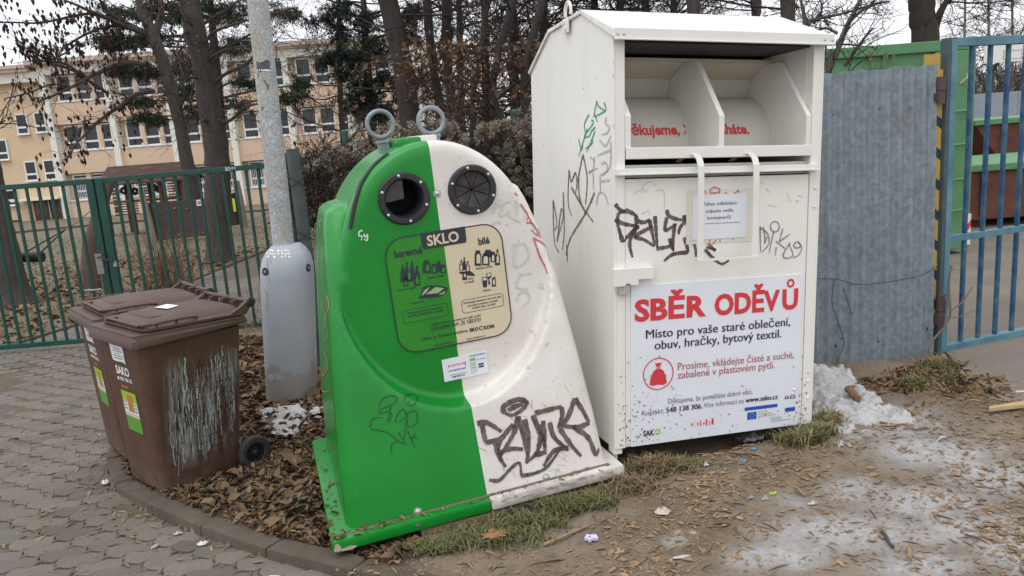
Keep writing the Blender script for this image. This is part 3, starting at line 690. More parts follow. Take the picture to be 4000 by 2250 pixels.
mb = MB(); mb.prism([(lp(403, 160)[0], 1.2335), (lp(410, 230)[0], 1.172), (lp(425, 230)[0], 1.162), (lp(758, 165)[0], 1.162), (lp(768, 165)[0], 1.172), (lp(760, 100)[0], 1.2335)], 1, LY - .002, LY); mb.build('title_tab', M_blk, lab)
def ltext(s, a, b2, cap, bold=.0, mat=None, off=.0015, flat=True):
    (xa, za), (xb, zb) = lp(*a), lp(*b2); text_on(s, xa, xb, (za + zb) / 2, cap, lf(off), mat or M_blk, lab, bold)
ltext('SKLO', (455, 225), (712, 190), .043, .028, M_lc, .0035)
ltext('barevné', (188, 325), (415, 290), .031, .03); ltext('bílé', (868, 222), (958, 207), .030, .03)
for s, a, b2 in (('Láhve od nápojů', (220, 592), (362, 572)), ('Skleněné nádoby', (455, 495), (590, 474)), ('Tabulové sklo', (315, 702), (432, 683)), ('Skleněné nádoby', (848, 420), (978, 400)), ('Láhve', (782, 503), (828, 495)), ('od nápojů', (752, 533), (832, 521)), ('Sklenice', (906, 598), (968, 588)),
                 ('Nevhazujte porcelán, keramiku,', (292, 780), (578, 731)), ('autosklo, drátěné sklo a zrcadla!', (297, 803), (585, 755)), ('Nevhazujte tabulové a barevné sklo,', (748, 698), (1053, 645)), ('porcelán, keramiku, autosklo,', (782, 720), (1027, 676)), ('drátěné sklo a zrcadla!', (818, 738), (1005, 704)),
                 ('Tříděním odpadu umožníte jeho další využití', (483, 868), (886, 800)), ('www.jaktridit.cz', (505, 1040), (660, 1010)), ('www.ekokom.cz', (770, 990), (922, 960))): ltext(s, a, b2, .0088, .012)
ltext('DĚKUJEME VÁM, ŽE TŘÍDÍTE!', (487, 912), (888, 838), .0155, .006); ltext('Obec je členem systému', (410, 995), (780, 925), .0145, .012)
ltext('EKO', (797, 922), (868, 910), .0145, .05); ltext('KOM', (912, 903), (996, 887), .0145, .05)
for pts in ([lp(250, 748), lp(618, 690), lp(627, 795), lp(262, 858)], [lp(726, 668), lp(1064, 610), lp(1075, 715), lp(738, 775)]):
    xs_ = sorted(p[0] for p in pts); zs_ = sorted(p[1] for p in pts); outline(roundrect((xs_[0] + xs_[1]) / 2, (xs_[2] + xs_[3]) / 2, (zs_[0] + zs_[1]) / 2, (zs_[2] + zs_[3]) / 2, .011, 4), .0022, .001, M_blk, 'warning_frame')
(cx_, cz_) = lp(890, 893); mb = MB()
for k in range(20):
    a0, a1 = R(30 + 15 * k), R(45 + 15 * k)
    mb.add([(cx_ + r_ * math.cos(a), LY - .0015, cz_ + r_ * math.sin(a)) for r_, a in ((.007, a0), (.0105, a0), (.0105, a1), (.007, a1))], [(0, 1, 2, 3)])
mb.build('recycling_mark', M_blk, lab, fix=False)
def icon(polys, mat=None, off=.0012):
    mb = MB()
    for pl in polys:
        P = [lp(*p) for p in pl]; mb.add([(x, LY - off, z) for x, z in P], [tuple(range(len(P)))])
    return mb.build('pictogram', mat or M_blk, lab, fix=False)
def bottle(x, y, w_, h, ln=0): return [(x - w_ / 2, y), (x - w_ / 2 - ln, y - h * .55), (x - w_ * .18 - ln, y - h * .75), (x - w_ * .18 - ln * 1.3, y - h), (x + w_ * .18 - ln * 1.3, y - h), (x + w_ * .18 - ln, y - h * .75), (x + w_ / 2 - ln, y - h * .55), (x + w_ / 2, y)]
def jar(x, y, w_, h): return [(x - w_ / 2, y), (x - w_ / 2, y - h * .78), (x - w_ * .36, y - h * .85), (x - w_ * .36, y - h), (x + w_ * .36, y - h), (x + w_ * .36, y - h * .85), (x + w_ / 2, y - h * .78), (x + w_ / 2, y)]
icon([bottle(255, 500, 36, 120), bottle(288, 505, 34, 150), bottle(330, 500, 38, 150), bottle(370, 550, 50, 160), bottle(280, 555, 42, 100), [(225, 500), (330, 470), (340, 515), (240, 520)]])
icon([bottle(308, 500, 20, 80), bottle(372, 535, 24, 70), bottle(280, 545, 22, 35)], M_lg, .0022)
icon([jar(447, 450, 62, 105), jar(507, 452, 46, 80), jar(545, 440, 34, 88), jar(580, 448, 44, 68)]); icon([jar(455, 430, 26, 50), jar(508, 440, 22, 45), jar(582, 440, 22, 36)], M_lg, .0022)
icon([[(385, 655), (420, 560), (480, 545), (560, 550), (625, 570), (600, 610), (560, 640), (480, 650)], [(455, 672), (470, 670), (462, 678)], [(480, 655), (497, 662), (486, 670)]])
icon([[(440, 620), (520, 560), (590, 570), (540, 610)], [(405, 635), (425, 590), (470, 560), (450, 600)], [(540, 625), (600, 590), (585, 618)]], pm('label_pale_print', (.30, .42, .22), .5), .0022)
icon([bottle(728, 430, 30, 90), bottle(752, 425, 26, 105), bottle(780, 440, 32, 90), bottle(755, 505, 36, 70), [(708, 440), (800, 430), (838, 460), (836, 472), (780, 468), (715, 452)]]); icon([bottle(728, 425, 16, 60), bottle(780, 432, 16, 60), bottle(757, 480, 16, 30)], M_lc, .0022)
icon([jar(862, 390, 52, 125), jar(925, 385, 62, 95), jar(945, 320, 60, 60), jar(985, 360, 40, 85), bottle(1020, 385, 40, 130)]); icon([jar(866, 370, 30, 75), jar(925, 372, 36, 60), jar(985, 352, 18, 50), bottle(1022, 365, 18, 80)], M_lc, .0022)
icon([[(893, 482), (940, 478), (935, 562), (905, 565)], [(930, 450), (968, 442), (972, 480), (955, 495), (962, 540), (945, 540), (948, 497), (932, 485)], [(975, 490), (1003, 475), (1010, 555), (975, 560)]]); icon([[(899, 487), (934, 484), (931, 505), (902, 508)], [(936, 453), (963, 448), (966, 472), (938, 478)], [(982, 505), (996, 495), (1000, 540), (985, 545)]], M_lc, .0022)
# service sticker
stk = MB(); stk.box((-.061, LY - .0005, .547), (.150, LY + .003, .651)); st = stk.build('service_sticker', M_paper, igloo)
for s, x0, x1, z, c, m_, bd in (('B | R | N | O', -.035, .038, .612, .010, M_red, .02), ('STATUTÁRNÍ MĚSTO BRNO', -.038, .045, .590, .0065, M_blu, .02), ('548 138 315', -.022, .035, .558, .007, M_blk, .02), ('VYZKOUŠEJTE', .068, .142, .640, .006, M_blk, .02), ('na mobil', .10, .142, .618, .0055, M_blk, .01)): text_on(s, x0, x1, z, c, lambda x, zz: (x, LY - .002, zz), m_, st, bd)
for a, b2, m_ in (((-.035, .572), (.045, .574), M_gry), ((-.026, .564), (.03, .566), M_gry), ((.066, .560), (.096, .636), pm('pale_grey_print', (.55, .6, .58), .5)), ((.069, .622), (.093, .628), pm('green_print', (.05, .35, .08), .5)), ((.071, .600), (.09, .604), M_lime), ((.071, .585), (.09, .589), M_lime), ((.105, .592), (.130, .600), M_blk), ((.105, .580), (.130, .588), M_blk), ((.042, .604), (.047, .624), M_red)):
    mb = MB(); z_ = LY - .0018 - (.0008 if m_ is M_lime or b2[1] == .628 else 0); mb.add([(a[0], z_, a[1]), (b2[0], z_, a[1]), (b2[0], z_, b2[1]), (a[0], z_, b2[1])], [(0, 1, 2, 3)]); mb.build('sticker_print', m_, st, fix=False)
# graffiti on the bell
strokes([[(1135, 640), (1122, 612), (1150, 588), (1205, 566), (1250, 580), (1230, 618), (1175, 650), (1135, 640)], [(1150, 625), (1200, 600), (1232, 592)],
  [(985, 697), (1022, 688), (1065, 705), (1115, 740)], [(1012, 705), (1022, 760), (1032, 800)], [(1030, 798), (1085, 786), (1130, 758)], [(1180, 700), (1140, 745), (1105, 800), (1098, 858)], [(1098, 856), (1165, 832), (1232, 834)], [(1085, 800), (1096, 860), (1138, 930)],
  [(1203, 655), (1185, 740), (1110, 872)], [(1205, 658), (1230, 750), (1262, 880)], [(1240, 672), (1262, 790), (1250, 910)], [(1285, 650), (1320, 740), (1352, 822)], [(1330, 700), (1320, 800), (1302, 858), (1248, 908)],
  [(1295, 640), (1440, 604)], [(1340, 680), (1352, 862)], [(1440, 606), (1442, 660), (1420, 722)], [(1375, 690), (1400, 770), (1470, 832)], [(1350, 850), (1285, 872)], [(1478, 828), (1400, 842), (1342, 925)],
  [(1510, 560), (1482, 640), (1450, 700), (1425, 702)], [(1510, 560), (1550, 620), (1588, 690)], [(1588, 690), (1530, 714), (1430, 706)], [(1430, 722), (1490, 810), (1545, 872)], [(1500, 712), (1582, 770), (1622, 862), (1640, 830)]], .024, icast(), M_mark, igloo, jit=.2)
strokes([[(1050, 1000), (1105, 1000), (1165, 938), (1212, 908), (1222, 978)], [(1222, 978), (1300, 962), (1365, 925), (1440, 820)]], .017, icast(), M_mark, igloo, jit=.3)
strokes([[(452, 602), (480, 562), (525, 545), (552, 560), (530, 590), (470, 618), (455, 640), (515, 632), (520, 660), (508, 690)], [(592, 575), (600, 548), (640, 540), (662, 560), (640, 598), (605, 590), (625, 570)], [(520, 600), (500, 690)], [(540, 690), (560, 640), (590, 620), (598, 660), (560, 690)], [(600, 640), (655, 630), (660, 690), (620, 715), (605, 680)], [(610, 640), (590, 780)], [(405, 715), (425, 668), (475, 665)], [(410, 725), (500, 745), (560, 790), (598, 810)], [(560, 742), (600, 810)], [(525, 858), (525, 810), (560, 790)], [(610, 735), (650, 825)], [(620, 770), (665, 770)], [(650, 750), (635, 790)]], .0042, icast(), M_markd, igloo)
z5f = icast(.003, 1.8112, 1150, 400)
strokes([[(1402, 785), (1418, 730), (1445, 690), (1470, 690)], [(1410, 745), (1480, 712), (1530, 700)], [(1480, 715), (1450, 800), (1500, 790), (1520, 760)], [(1385, 870), (1440, 840), (1455, 862)], [(1555, 690), (1580, 720), (1565, 800)], [(1510, 800), (1600, 850)]], .008, z5f, M_pencil, igloo)
strokes([[(1545, 1005), (1632, 995)], [(1558, 1010), (1556, 1150), (1610, 1145), (1660, 1085), (1630, 1000)], [(1600, 1205), (1570, 1300), (1640, 1322)], [(1600, 1215), (1680, 1208)], [(1570, 1400), (1590, 1350), (1640, 1340), (1665, 1390), (1620, 1445)]], .010, z5f, M_pencil, igloo)
strokes([[(1558, 640), (1578, 662)], [(1598, 720), (1650, 800), (1640, 832)], [(1650, 800), (1700, 900)], [(1640, 850), (1690, 862), (1722, 945), (1672, 900)], [(1690, 960), (1740, 1100), (1768, 1150), (1790, 1210)], [(1690, 960), (1770, 1012), (1806, 1118)], [(1740, 960), (1722, 888)]], .009, z5f, M_markr, igloo)
strokes([[(482, 905), (458, 915), (458, 945), (478, 945), (472, 975)], [(490, 930), (500, 952), (516, 930)], [(516, 930), (514, 976), (492, 966)]], .006, z5f, M_markw, igloo)
strokes([[(175, 0), (190, 60), (165, 140), (185, 210), (160, 260)], [(150, 60), (172, 120), (155, 200)], [(160, 300), (185, 390), (150, 440), (185, 350)], [(145, 515), (170, 525), (190, 515)]], .006, icast(), M_markr, igloo)
strokes([[(190, 830), (180, 860), (190, 890)], [(170, 1100), (165, 1250), (175, 1400)], [(205, 1020), (200, 1150), (210, 1230)]], .006, z5f, pm('pale_scratch', (.30, .48, .30), .6), igloo)
# dirt, leaves and chips on the base
Pd = np.stack([rng.uniform(-.66, .62, 240), -.6025 + rng.uniform(.004, .055, 240) ** 1.0, np.full(240, .0505)], 1); Pd2 = np.stack([rng.uniform(-.672, -.62, 60), -.58 + 1.1 * rng.uniform(0, 1, 60) ** 2.2, np.full(60, .0505)], 1)
leaf_mesh('ledge_debris', np.concatenate([Pd[rng.random(240) < np.clip(.25 + 1.1 * (Pd[:, 0] < -.35), 0, 1)], Pd2]), .022, BR2 + BR, .25, parent=igloo, lift=.001)['kind'] = 'stuff'
def blot(cx_, cz_, rx, rz, y, mat, name, n0=11):
    mb = MB(); mb.add([(cx_ + rx * random.uniform(.6, 1.15) * math.cos(2 * math.pi * k / n0), y, cz_ + rz * random.uniform(.6, 1.15) * math.sin(2 * math.pi * k / n0)) for k in range(n0)], [tuple(range(n0))]); return mb.build(name, mat, igloo, fix=False)
M_chip = pm('exposed_cream_plastic', (.50, .45, .34), .6, (.36, .31, .22), 40); M_grime_shade = pm('brown_grime_shade', (.13, .10, .065), .8, (.19, .15, .10), 50)
blot(-.615, .006, .045, .010, -.6032, M_chip, 'base_chip'); blot(-.655, .020, .014, .022, -.6032, M_chip, 'base_chip'); blot(-.31, .030, .012, .010, -.6032, M_grime_shade, 'base_scuff')
for k in range(26): blot(random.uniform(.06, .64), random.uniform(.008, .042), random.uniform(.006, .03), random.uniform(.003, .010), -.6031 - k * .00003, pm('grey_scuffs', (.42, .38, .33), .7, (.28, .24, .19), 60), 'base_scuff')
for k in range(34):
    x_ = -.64 + k * .037; mb = MB(); d_ = .004 + .010 * float(vnoise(np.array(k * .37), np.array(2.2), 1.0, 61)); mb.add([(x_, -.5565 - d_, .0512), (x_ + .036, -.5565 - d_ * random.uniform(.6, 1.3), .0512), (x_ + .036, -.546, .0516), (x_, -.546, .0516)], [(0, 1, 2, 3)]); mb.build('grime_shade_line', M_grime_shade, igloo, fix=False)  # dirt strip that also paints contact shade into the ledge crease
# scratches and scuffs on the shell
for nm_, mt_, u0, u1, v0, v1, k_ in (('scratch', pm('faint_scratch', (.035, .27, .06), .6), 1330, 1860, 1560, 2000, 24), ('scratch', pm('faint_scratch', (.035, .27, .06), .6), 1300, 1420, 800, 1500, 14), ('scuff', pm('brown_scuff', (.45, .39, .33), .7), 1960, 2280, 1480, 1850, 40)):
    LN = []
    for _ in range(k_):
        u, v = random.uniform(u0, u1), random.uniform(v0, v1); a_ = random.gauss(1.2, .5); l_ = random.choice((8, 14, 30, 60)) * random.uniform(.5, 1); LN.append(([(u, v), (u + l_ * .5 * math.cos(a_) + random.uniform(-4, 4), v + l_ * .5 * math.sin(a_)), (u + l_ * math.cos(a_), v + l_ * math.sin(a_))], random.choice((.0015, .002, .003))))
    strokes(LN, .003, lambda a, b2: IP.cast(IBVH, a, b2, .0025), mt_, igloo, name=nm_)['kind'] = 'stuff'
# yellowed plank and black bag under the raised edge
plk = MB(); plk.box((0, -.05, 0), (.98, .05, .05)); plank = plk.build('wooden_plank', pm('weathered_plank', (.26, .20, .11), .85, (.17, .13, .075), 4, 6, stretch=(1, 8, 8), bump=.3), None, bevel=.004)
tag(plank, 'yellowish wooden plank wedged under the white side of the bell container', 'plank')
pw = igloo.matrix_world if False else IP.M
p = IP.M @ Vector((.66, -.50, -.03)); plank.location = IP.M @ Vector((-.30, -.545, -.056)); plank.rotation_euler = (0, R(1.5) * -1, IGR[2])

# ------------------------------------------------------------------ clothes container
CL = (.45, 3.58, .152); CR = (-.027, .058, .276)
cont = thing('clothes_container', 'tall white metal clothes donation container with a double hatch and graffiti', 'donation container', CL, CR)
CP = Pose(cont); W, D = 1.149, 1.222
prof = [(0.0, 0.0), (D, 0.0), (D, 1.955), (.857, 2.135), (.377, 2.146), (0.0, 1.98)]
side_notch = prof
for x0, x1 in ((0, .012), (W - .012, W)):
    mb = MB(); mb.prism(prof, 0, x0, x1); mb.build('side_panel', M_white, cont, bevel=.003)
mb = MB(); mb.box((.012, D - .012, 0), (W - .012, D, 1.955)); mb.build('back_panel', M_white, cont)
mb = MB(); mb.box((.012, .012, -.0), (W - .012, D - .012, .012)); mb.build('floor_panel', M_white, cont)
rp = [(-.045, 1.962), (-.045, 1.992), (-.04, 2.004), (.370, 2.166), (.862, 2.156), (D + .012, 1.975), (D + .012, 1.958), (.857, 2.137), (.377, 2.148), (0.0, 1.982), (-.036, 1.968), (-.036, 1.962)]
mb = MB(); mb.prism(rp, 0, -.014, W + .012)
mb.build('roof', pm('dirty_white_roof_paint', (.80, .79, .765), .38, (.63, .62, .585), 5, 6, stretch=(.5, 2, 1), c3=(.38, .37, .33), s3=9, f3=.35, thr3=.6), cont, bevel=.003)
mb = MB(); mb.box((-.016, -.052, 1.955), (W + .014, -.046, 2.006)); mb.box((-.016, -.060, 1.953), (W + .014, -.046, 1.960)); fas = mb.build('eave_fascia', M_white2, cont, bevel=.0025)
for x in (0.0, .03, 1.105, 1.15):
    b1 = MB(); b1.lathe([(.006, 0), (.0055, .003), (.001, .0045)], (0, 0, 0), 2, 8); o = b1.build('rivet', M_bolt, fas); o.location = (x, -.053, 1.978); o.rotation_euler = (R(90), 0, 0)
# front frame and door
def fbox(name, a, b2, mat=M_white, bev=.0025, par=None):
    mb = MB(); mb.box(a, b2); return mb.build(name, mat, par or cont, bevel=bev)
fbox('corner_post', (.0121, 0, .0), (.058, .05, 1.975)); fbox('corner_post', (1.086, 0, .0), (W - .0121, .05, 1.975))
fbox('front_post_edge', (1.084, .05, 1.39), (W - .0121, .42, 1.985), M_white)
door = fbox('door', (.0605, .004, .004), (1.0825, .034, 1.326), M_white, .004); door['label'] = 'big front door carrying the sign'
fbox('cross_rail', (.009, -.03, 1.3445), (1.118, .03, 1.376), M_white2, .004)
fbox('rail_lip', (.009, -.042, 1.3445), (1.118, -.0305, 1.350), M_white2, .001)
fbox('sill', (.058, .031, 1.331), (1.086, .30, 1.392), M_inner, .002)
M_hole = M_dark
fbox('inner_back', (.012, .80, .3), (W - .012, .81, 2.1), M_dark, 0); fbox('inner_ceiling', (.012, .03, 1.955), (W - .012, .80, 1.962), pm('inner_ceiling_dark', (.035, .037, .046), .7), 0)  # near-black back and ceiling inside the opening
# hatch
hatch = thing('deposit_hatch', None, None); hatch.parent = cont; hatch['label'] = 'swinging double hatch with three partition plates'
pp = [(-.002, 1.472), (-.002, 1.620), (.232, 1.912), (.365, 1.914), (.495, 1.848), (.53, 1.757), (.36, 1.60), (.288, 1.45), (.02, 1.45)]
for xc in (.074, .571, 1.068):
    mb = MB(); mb.prism(pp, 0, xc - .0145, xc + .0145); mb.build('partition', M_inner if False else M_white2, hatch, bevel=.003)
for xa, xb in ((.089, .556), (.586, 1.053)):
    mb = MB(); mb.add([(xa, .362, 1.915), (xb, .362, 1.915), (xb, .495, 1.848), (xa, .495, 1.848), (xb, .530, 1.754), (xa, .530, 1.754)], [(0, 1, 2, 3), (3, 2, 4, 5)]); mb.build('chute_back', M_inner, hatch, fix=False)
    mb = MB(); L = 14; V_ = []
    for i in range(L + 1):
        t = R(90) * i / L; y, z = .525 - .242 * math.sin(t), 1.452 + .300 * math.cos(t); V_ += [(xa, y, z), (xb, y, z)]
    mb.add(V_, [(2 * i, 2 * i + 1, 2 * i + 3, 2 * i + 2) for i in range(L)]); mb.build('drum_face', M_inner, hatch, smooth=True, fix=False)
mb = MB(); mb.box((.06, .345, 1.915), (1.083, .385, 1.937)); mb.build('top_rim', M_inner, hatch, bevel=.002)
mb = MB(); mb.box((.063, -.008, 1.419), (1.083, .022, 1.474)); mb.build('front_lip', M_white2, hatch, bevel=.004); mb = MB(); mb.box((.0635, .0225, 1.42), (1.0825, .31, 1.4515)); mb.build('hatch_floor', M_inner, hatch)
def drumfn(x, s):   # s = height up along the curved face from its lower end
    t = R(90) - s / .272; return (x, .525 - .242 * math.sin(t) - .002, 1.452 + .300 * math.cos(t) + .0015)
pa = CP.plane(*zc(1.8112, 2050, 0, [(752, 940)])[0], (0, .30, 0), (0, 1, 0)); pb = CP.plane(*zc(1.8112, 2050, 0, [(1585, 922)])[0], (0, .30, 0), (0, 1, 0))
def drumtext(xc0, xc1, s):
    V, F = text_data(s, .03); a, b2 = V[:, 0].min(), V[:, 0].max(); wdt = b2 - a
    return V, F
V, F_ = text_data('Děkujeme, že pomáháte.', .03); a, b2 = V[:, 0].min(), V[:, 0].max(); offs = .66; kx = (pb.x - pa.x) / (b2 - a - offs); xs_0 = pa.x - offs * kx
keep = [f for f in F_ if not any(abs(xs_0 + (V[i, 0] - a) * kx - .571) < .016 or xs_0 + (V[i, 0] - a) * kx < .0895 for i in f)]
me = bpy.data.meshes.new('lettering'); me.from_pydata([drumfn(xs_0 + (v[0] - a) * kx, .085 + v[1] * (.050 / .68)) for v in V], [], keep); me.materials.append(M_red); me.update(); link(bpy.data.objects.new('lettering', me), hatch)
# handle
mb = MB()
for x in (.399, .701):
    pth = [(.14, 1.405), (.09, 1.428), (.03, 1.442), (-.03, 1.437), (-.065, 1.415), (-.082, 1.38), (-.085, 1.30), (-.085, .93)]
    V_ = []
    for (y, z) in pth: V_ += [(x, y, z), (x + .032, y, z), (x + .032, y + .006, z - .004), (x, y + .006, z - .004)]
    fs = []
    for i in range(len(pth) - 1):
        for k in range(4): fs.append((4 * i + k, 4 * i + (k + 1) % 4, 4 * i + 4 + (k + 1) % 4, 4 * i + 4 + k))
    fs += [(0, 3, 2, 1), tuple(range(4 * len(pth) - 4, 4 * len(pth)))]
    mb.add(V_, fs)
mb.box((.399, -.089, .925), (.733, -.078, .936)); mb.build('pull_handle', M_white2, cont, bevel=.0015)
# hasp and lock cover
mb = MB(); mb.prism([(-.016, .905), (.196, .905), (.196, .848), (.113, .848), (.113, .822), (.075, .822), (.065, .832), (.05, .832), (.04, .820), (-.016, .820)], 1, -.034, -.022); mb.box((-.016, -.0225, .898), (.196, .003, .905)); mb.build('hasp', M_white2, cont, bevel=.002)
fbox('lock_block', (.015, -.026, .777), (.07, -.001, .826), pm('grey_lock', (.40, .38, .35), .6), .003)
for x, z in ((1.119, 1.254), (1.120, 1.16), (1.115, .238), (1.117, .144), (1.030, 1.222), (1.018, 1.197), (1.027, .200), (1.017, .182)):
    b1 = MB(); b1.lathe([(.0085, 0), (.008, .004), (.003, .0065), (.0005, .007)], (0, 0, 0), 2, 10); o = b1.build('door_bolt', M_white2, cont, smooth=True); o.location = (x, -.0005 if x > 1.085 else (.003 if z > .815 else -.004), z); o.rotation_euler = (R(90), 0, 0)
for x, y in ((.02, .04), (1.10, .04), (.02, 1.16), (1.10, 1.16)):
    mb = MB(); mb.box((x - .022, y - .03, -.03), (x + .024, y + .03, -.0)); mb.lathe([(.012, -.085), (.012, -.03)], (x, y, 0), 2, 10); mb.lathe([(.022, -.10), (.022, -.085)], (x, y, 0), 2, 10); mb.build('foot', M_white, cont)
# lifting lugs
for xx, sgn in ((-.020, -1), (W + .012, 1)):
    mb = MB(); mb.box((xx - .004, .52, 2.085), (xx + .006, .60, 2.16)); lg = mb.build('lug_plate', M_white2, cont, bevel=.003)
    for (y, z) in ((.55, 2.105), (.57, 2.14)):
        b1 = MB(); b1.lathe([(.011, 0), (.011, .008)], (0, 0, 0), 2, 6); o = b1.build('lug_bolt', M_white2, lg); o.location = (xx + sgn * .005, y, z); o.rotation_euler = (0, sgn * R(90), 0)
    mb = MB(); P = []
    for k in range(13):
        a = R(-20 + 18.3 * k); P.append((xx + .003, .53 + .045 * math.cos(a) * .9, 2.185 + .05 * math.sin(a)))
    mb.tube(P, .009, 8); mb.build('lifting_lug', M_white2, cont, smooth=True)
# sign
M_sgn = M_paper
sign = fbox('sign', (.088, -.0025, .004), (1.0595, .0035, .814), M_paper, 0); sign['label'] = 'white printed sign with red heading'
z2 = lambda p: (2400 + p[0] / 1.9322, 1050 + p[1] / 1.9322)
def sp_(a, b2): p = CP.plane(*z2((a, b2)), (0, -.003, 0), (0, 1, 0)); return p.x, p.z
def stext(s, x0, x1, z, cap, m_, bold): text_on(s, x0, x1, z, cap, lambda x, zz: (x, -.0045, zz), m_, sign, bold)
stext('SBĚR', .106, .498, .641, .098, M_red, .04); stext('ODĚV', .545, .925, .638, .098, M_red, .04); stext('U', .940, 1.035, .638, .098, M_red, .04); mb = MB()
for k in range(28):
    a0, a1 = 2 * math.pi * k / 28, 2 * math.pi * (k + 1) / 28; mb.add([(.9875 + r_ * math.cos(a), -.0045, .771 + r_ * math.sin(a)) for r_, a in ((.012, a0), (.023, a0), (.023, a1), (.012, a1))], [(0, 1, 2, 3)])
mb.build('letter_ring', M_red, sign, fix=False)
stext('Místo pro vaše staré oblečení,', .166, .99, .548, .043, M_blk, .010); stext('obuv, hračky, bytový textil.', .213, .939, .489, .043, M_blk, .010)
stext('Prosíme, vkládejte čisté a suché,', .342, 1.02, .372, .037, M_rose, .004); stext('zabalené v plastovém pytli.', .342, .905, .328, .037, M_rose, .004)
stext('Děkujeme, že pomáháte dobré věci.', .29, .776, .203, .026, M_gry, .0)
stext('Kontakt:', .145, .268, .158, .026, M_gry, .0); stext('548 138 306.', .278, .482, .158, .026, M_blk, .02); stext('Více informací na', .492, .725, .160, .026, M_gry, .0); stext('www.sako.cz', .735, .928, .160, .026, M_blk, .02); stext('o.cz', .971, 1.038, .152, .024, M_blk, .02)
stext('SAK', .153, .214, .050, .028, M_blk, .035); stext('O', .217, .248, .051, .028, M_lime, .035)
def sq(a, b2, m_, off=.0045): mb = MB(); mb.add([(a[0], -off, a[1]), (b2[0], -off, a[1]), (b2[0], -off, b2[1]), (a[0], -off, b2[1])], [(0, 1, 2, 3)]); return mb.build('sign_print', m_, sign, fix=False)
sq((.731, .116), (.929, .134), M_blu); sq((.748, .066), (.803, .105), M_blu); sq((.976, .083), (1.038, .105), M_blu)
mb = MB()
for k in range(12):
    a = R(30 * k); mb.add([(.7755 + .013 * math.cos(a) + dx_, -.0055, .0855 + .013 * math.sin(a) + dz_) for dx_, dz_ in ((-.0016, -.0016), (.0016, -.0016), (.0016, .0016), (-.0016, .0016))], [(0, 1, 2, 3)])
mb.build('star_circle', pm('pale_yellow_print', (.5, .5, .35), .5), sign, fix=False)
for i, (x0, x1, z) in enumerate(((.812, .87, .098), (.812, .90, .086), (.812, .92, .074), (.89, .95, .058), (.89, .955, .048), (.89, 1.01, .038))): sq((x0, z), (x1, z + .005), pm('pale_grey_text', (.42, .43, .45), .5))
for i, ch in enumerate('BRNO'):
    x = .42 + i * .034; stext(ch, x, x + .010, .073, .012, M_red, .03); sq((x + .017, .066 - .000), (x + .0185 + .003 * i, .098), M_red)
cx_, cz_ = .2345, .364; mb = MB()
for k in range(40):
    a0, a1 = R(9 * k), R(9 * k + 9); mb.add([(cx_ + r_ * math.cos(a), -.0045, cz_ + r_ * math.sin(a) * .98) for r_, a in ((.0785, a0), (.084, a0), (.084, a1), (.0785, a1))], [(0, 1, 2, 3)])
mb.build('bag_circle', M_red, sign, fix=False)
mb = MB(); bag = [(-.048, -.052), (-.03, -.058), (0, -.055), (.03, -.06), (.048, -.05), (.040, -.01), (.028, .014), (.012, .026), (-.012, .026), (-.028, .014), (-.040, -.01)]
mb.add([(cx_ + x, -.0045, cz_ + z) for x, z in bag], [tuple(range(len(bag)))]); nk = [(-.010, .036), (.010, .036), (.019, .058), (.008, .054), (0, .058), (-.010, .054), (-.019, .058)]
mb.add([(cx_ + x, -.0045, cz_ + z) for x, z in nk], [tuple(range(len(nk)))]); mb.add([(cx_ - .013, -.0045, cz_ + .029), (cx_ + .013, -.0045, cz_ + .029), (cx_ + .013, -.0045, cz_ + .0325), (cx_ - .013, -.0045, cz_ + .0325)], [(0, 1, 2, 3)])
mb.build('bag_symbol', M_red, sign, fix=False)
# dirt splashes on the lower front
Vd = []; Fd = []
for k in range(420):
    x = random.uniform(.06, 1.1); z = abs(random.gauss(0, .11)) + .01; lft = random.random() < .5
    if lft: x = .02 + abs(random.gauss(0, .16)); z = abs(random.gauss(0, .2)) + .01
    elif random.random() < .4: x = 1.115 - abs(random.gauss(0, .05)); z = abs(random.gauss(0, .13)) + .01
    if x > 1.13 or z > .8: continue
    r_ = random.choice((.0012, .0018, .0025, .004, .0055)) * random.uniform(.6, 1.1); yo = -.0048 if .09 < x < 1.058 and z < .81 else (-.0012 if not (.0605 < x < 1.0825) else .0025); o = len(Vd)
    for i in range(6): a = R(60 * i); q_ = r_ * random.uniform(.7, 1.2); Vd.append((x + q_ * math.cos(a), yo - .0008, z + q_ * math.sin(a)))
    Fd.append(tuple(range(o, o + 6)))
me = bpy.data.meshes.new('mud_spatter'); me.from_pydata(Vd, [], Fd); me.materials.append(pm('dried_mud', (.16, .14, .12), .8, (.28, .25, .22), 90)); o = link(bpy.data.objects.new('mud_spatter', me), cont); o['kind'] = 'stuff'
# notice sheet taped behind the handle
mb = MB(); mb.box((.385, .0018, 1.00), (.752, .0034, 1.265)); tape = mb.build('tape_residue', M_tape, cont)
ntc = MB(); ntc.box((.417, -.0012, 1.022), (.7185, .0012, 1.24)); notice = ntc.build('paper_notice', M_note, None); notice.location = CL; notice.rotation_euler = CR
tag(notice, 'white paper notice taped to the container door behind the pull handle', 'notice')
def ntext(s, x0, x1, z, cap): text_on(s, x0, x1, z, cap, lambda x, zz: (x, -.0022, zz), pm('notice_print', (.07, .08, .12), .5), notice, .005)
z1f = lambda a, b2: CP.plane(2300 + a / 2.415, 600 + b2 / 2.415, (0, -.001, 0), (0, 1, 0))
for s, a, b2, cap in (('Zákaz odkládání', (1070, 488), (1392, 482), .0165), ('odpadu vedle', (1100, 556), (1362, 549), .0165), ('kontejnerů!', (1118, 620), (1340, 614), .0165), ('všem občanům děkujeme za pořádek kolem kontejnerů', (1096, 662), (1420, 654), .0055)):
    p, q_ = z1f(*a), z1f(*b2); ntext(s, p.x, q_.x, (p.z + q_.z) / 2, cap)
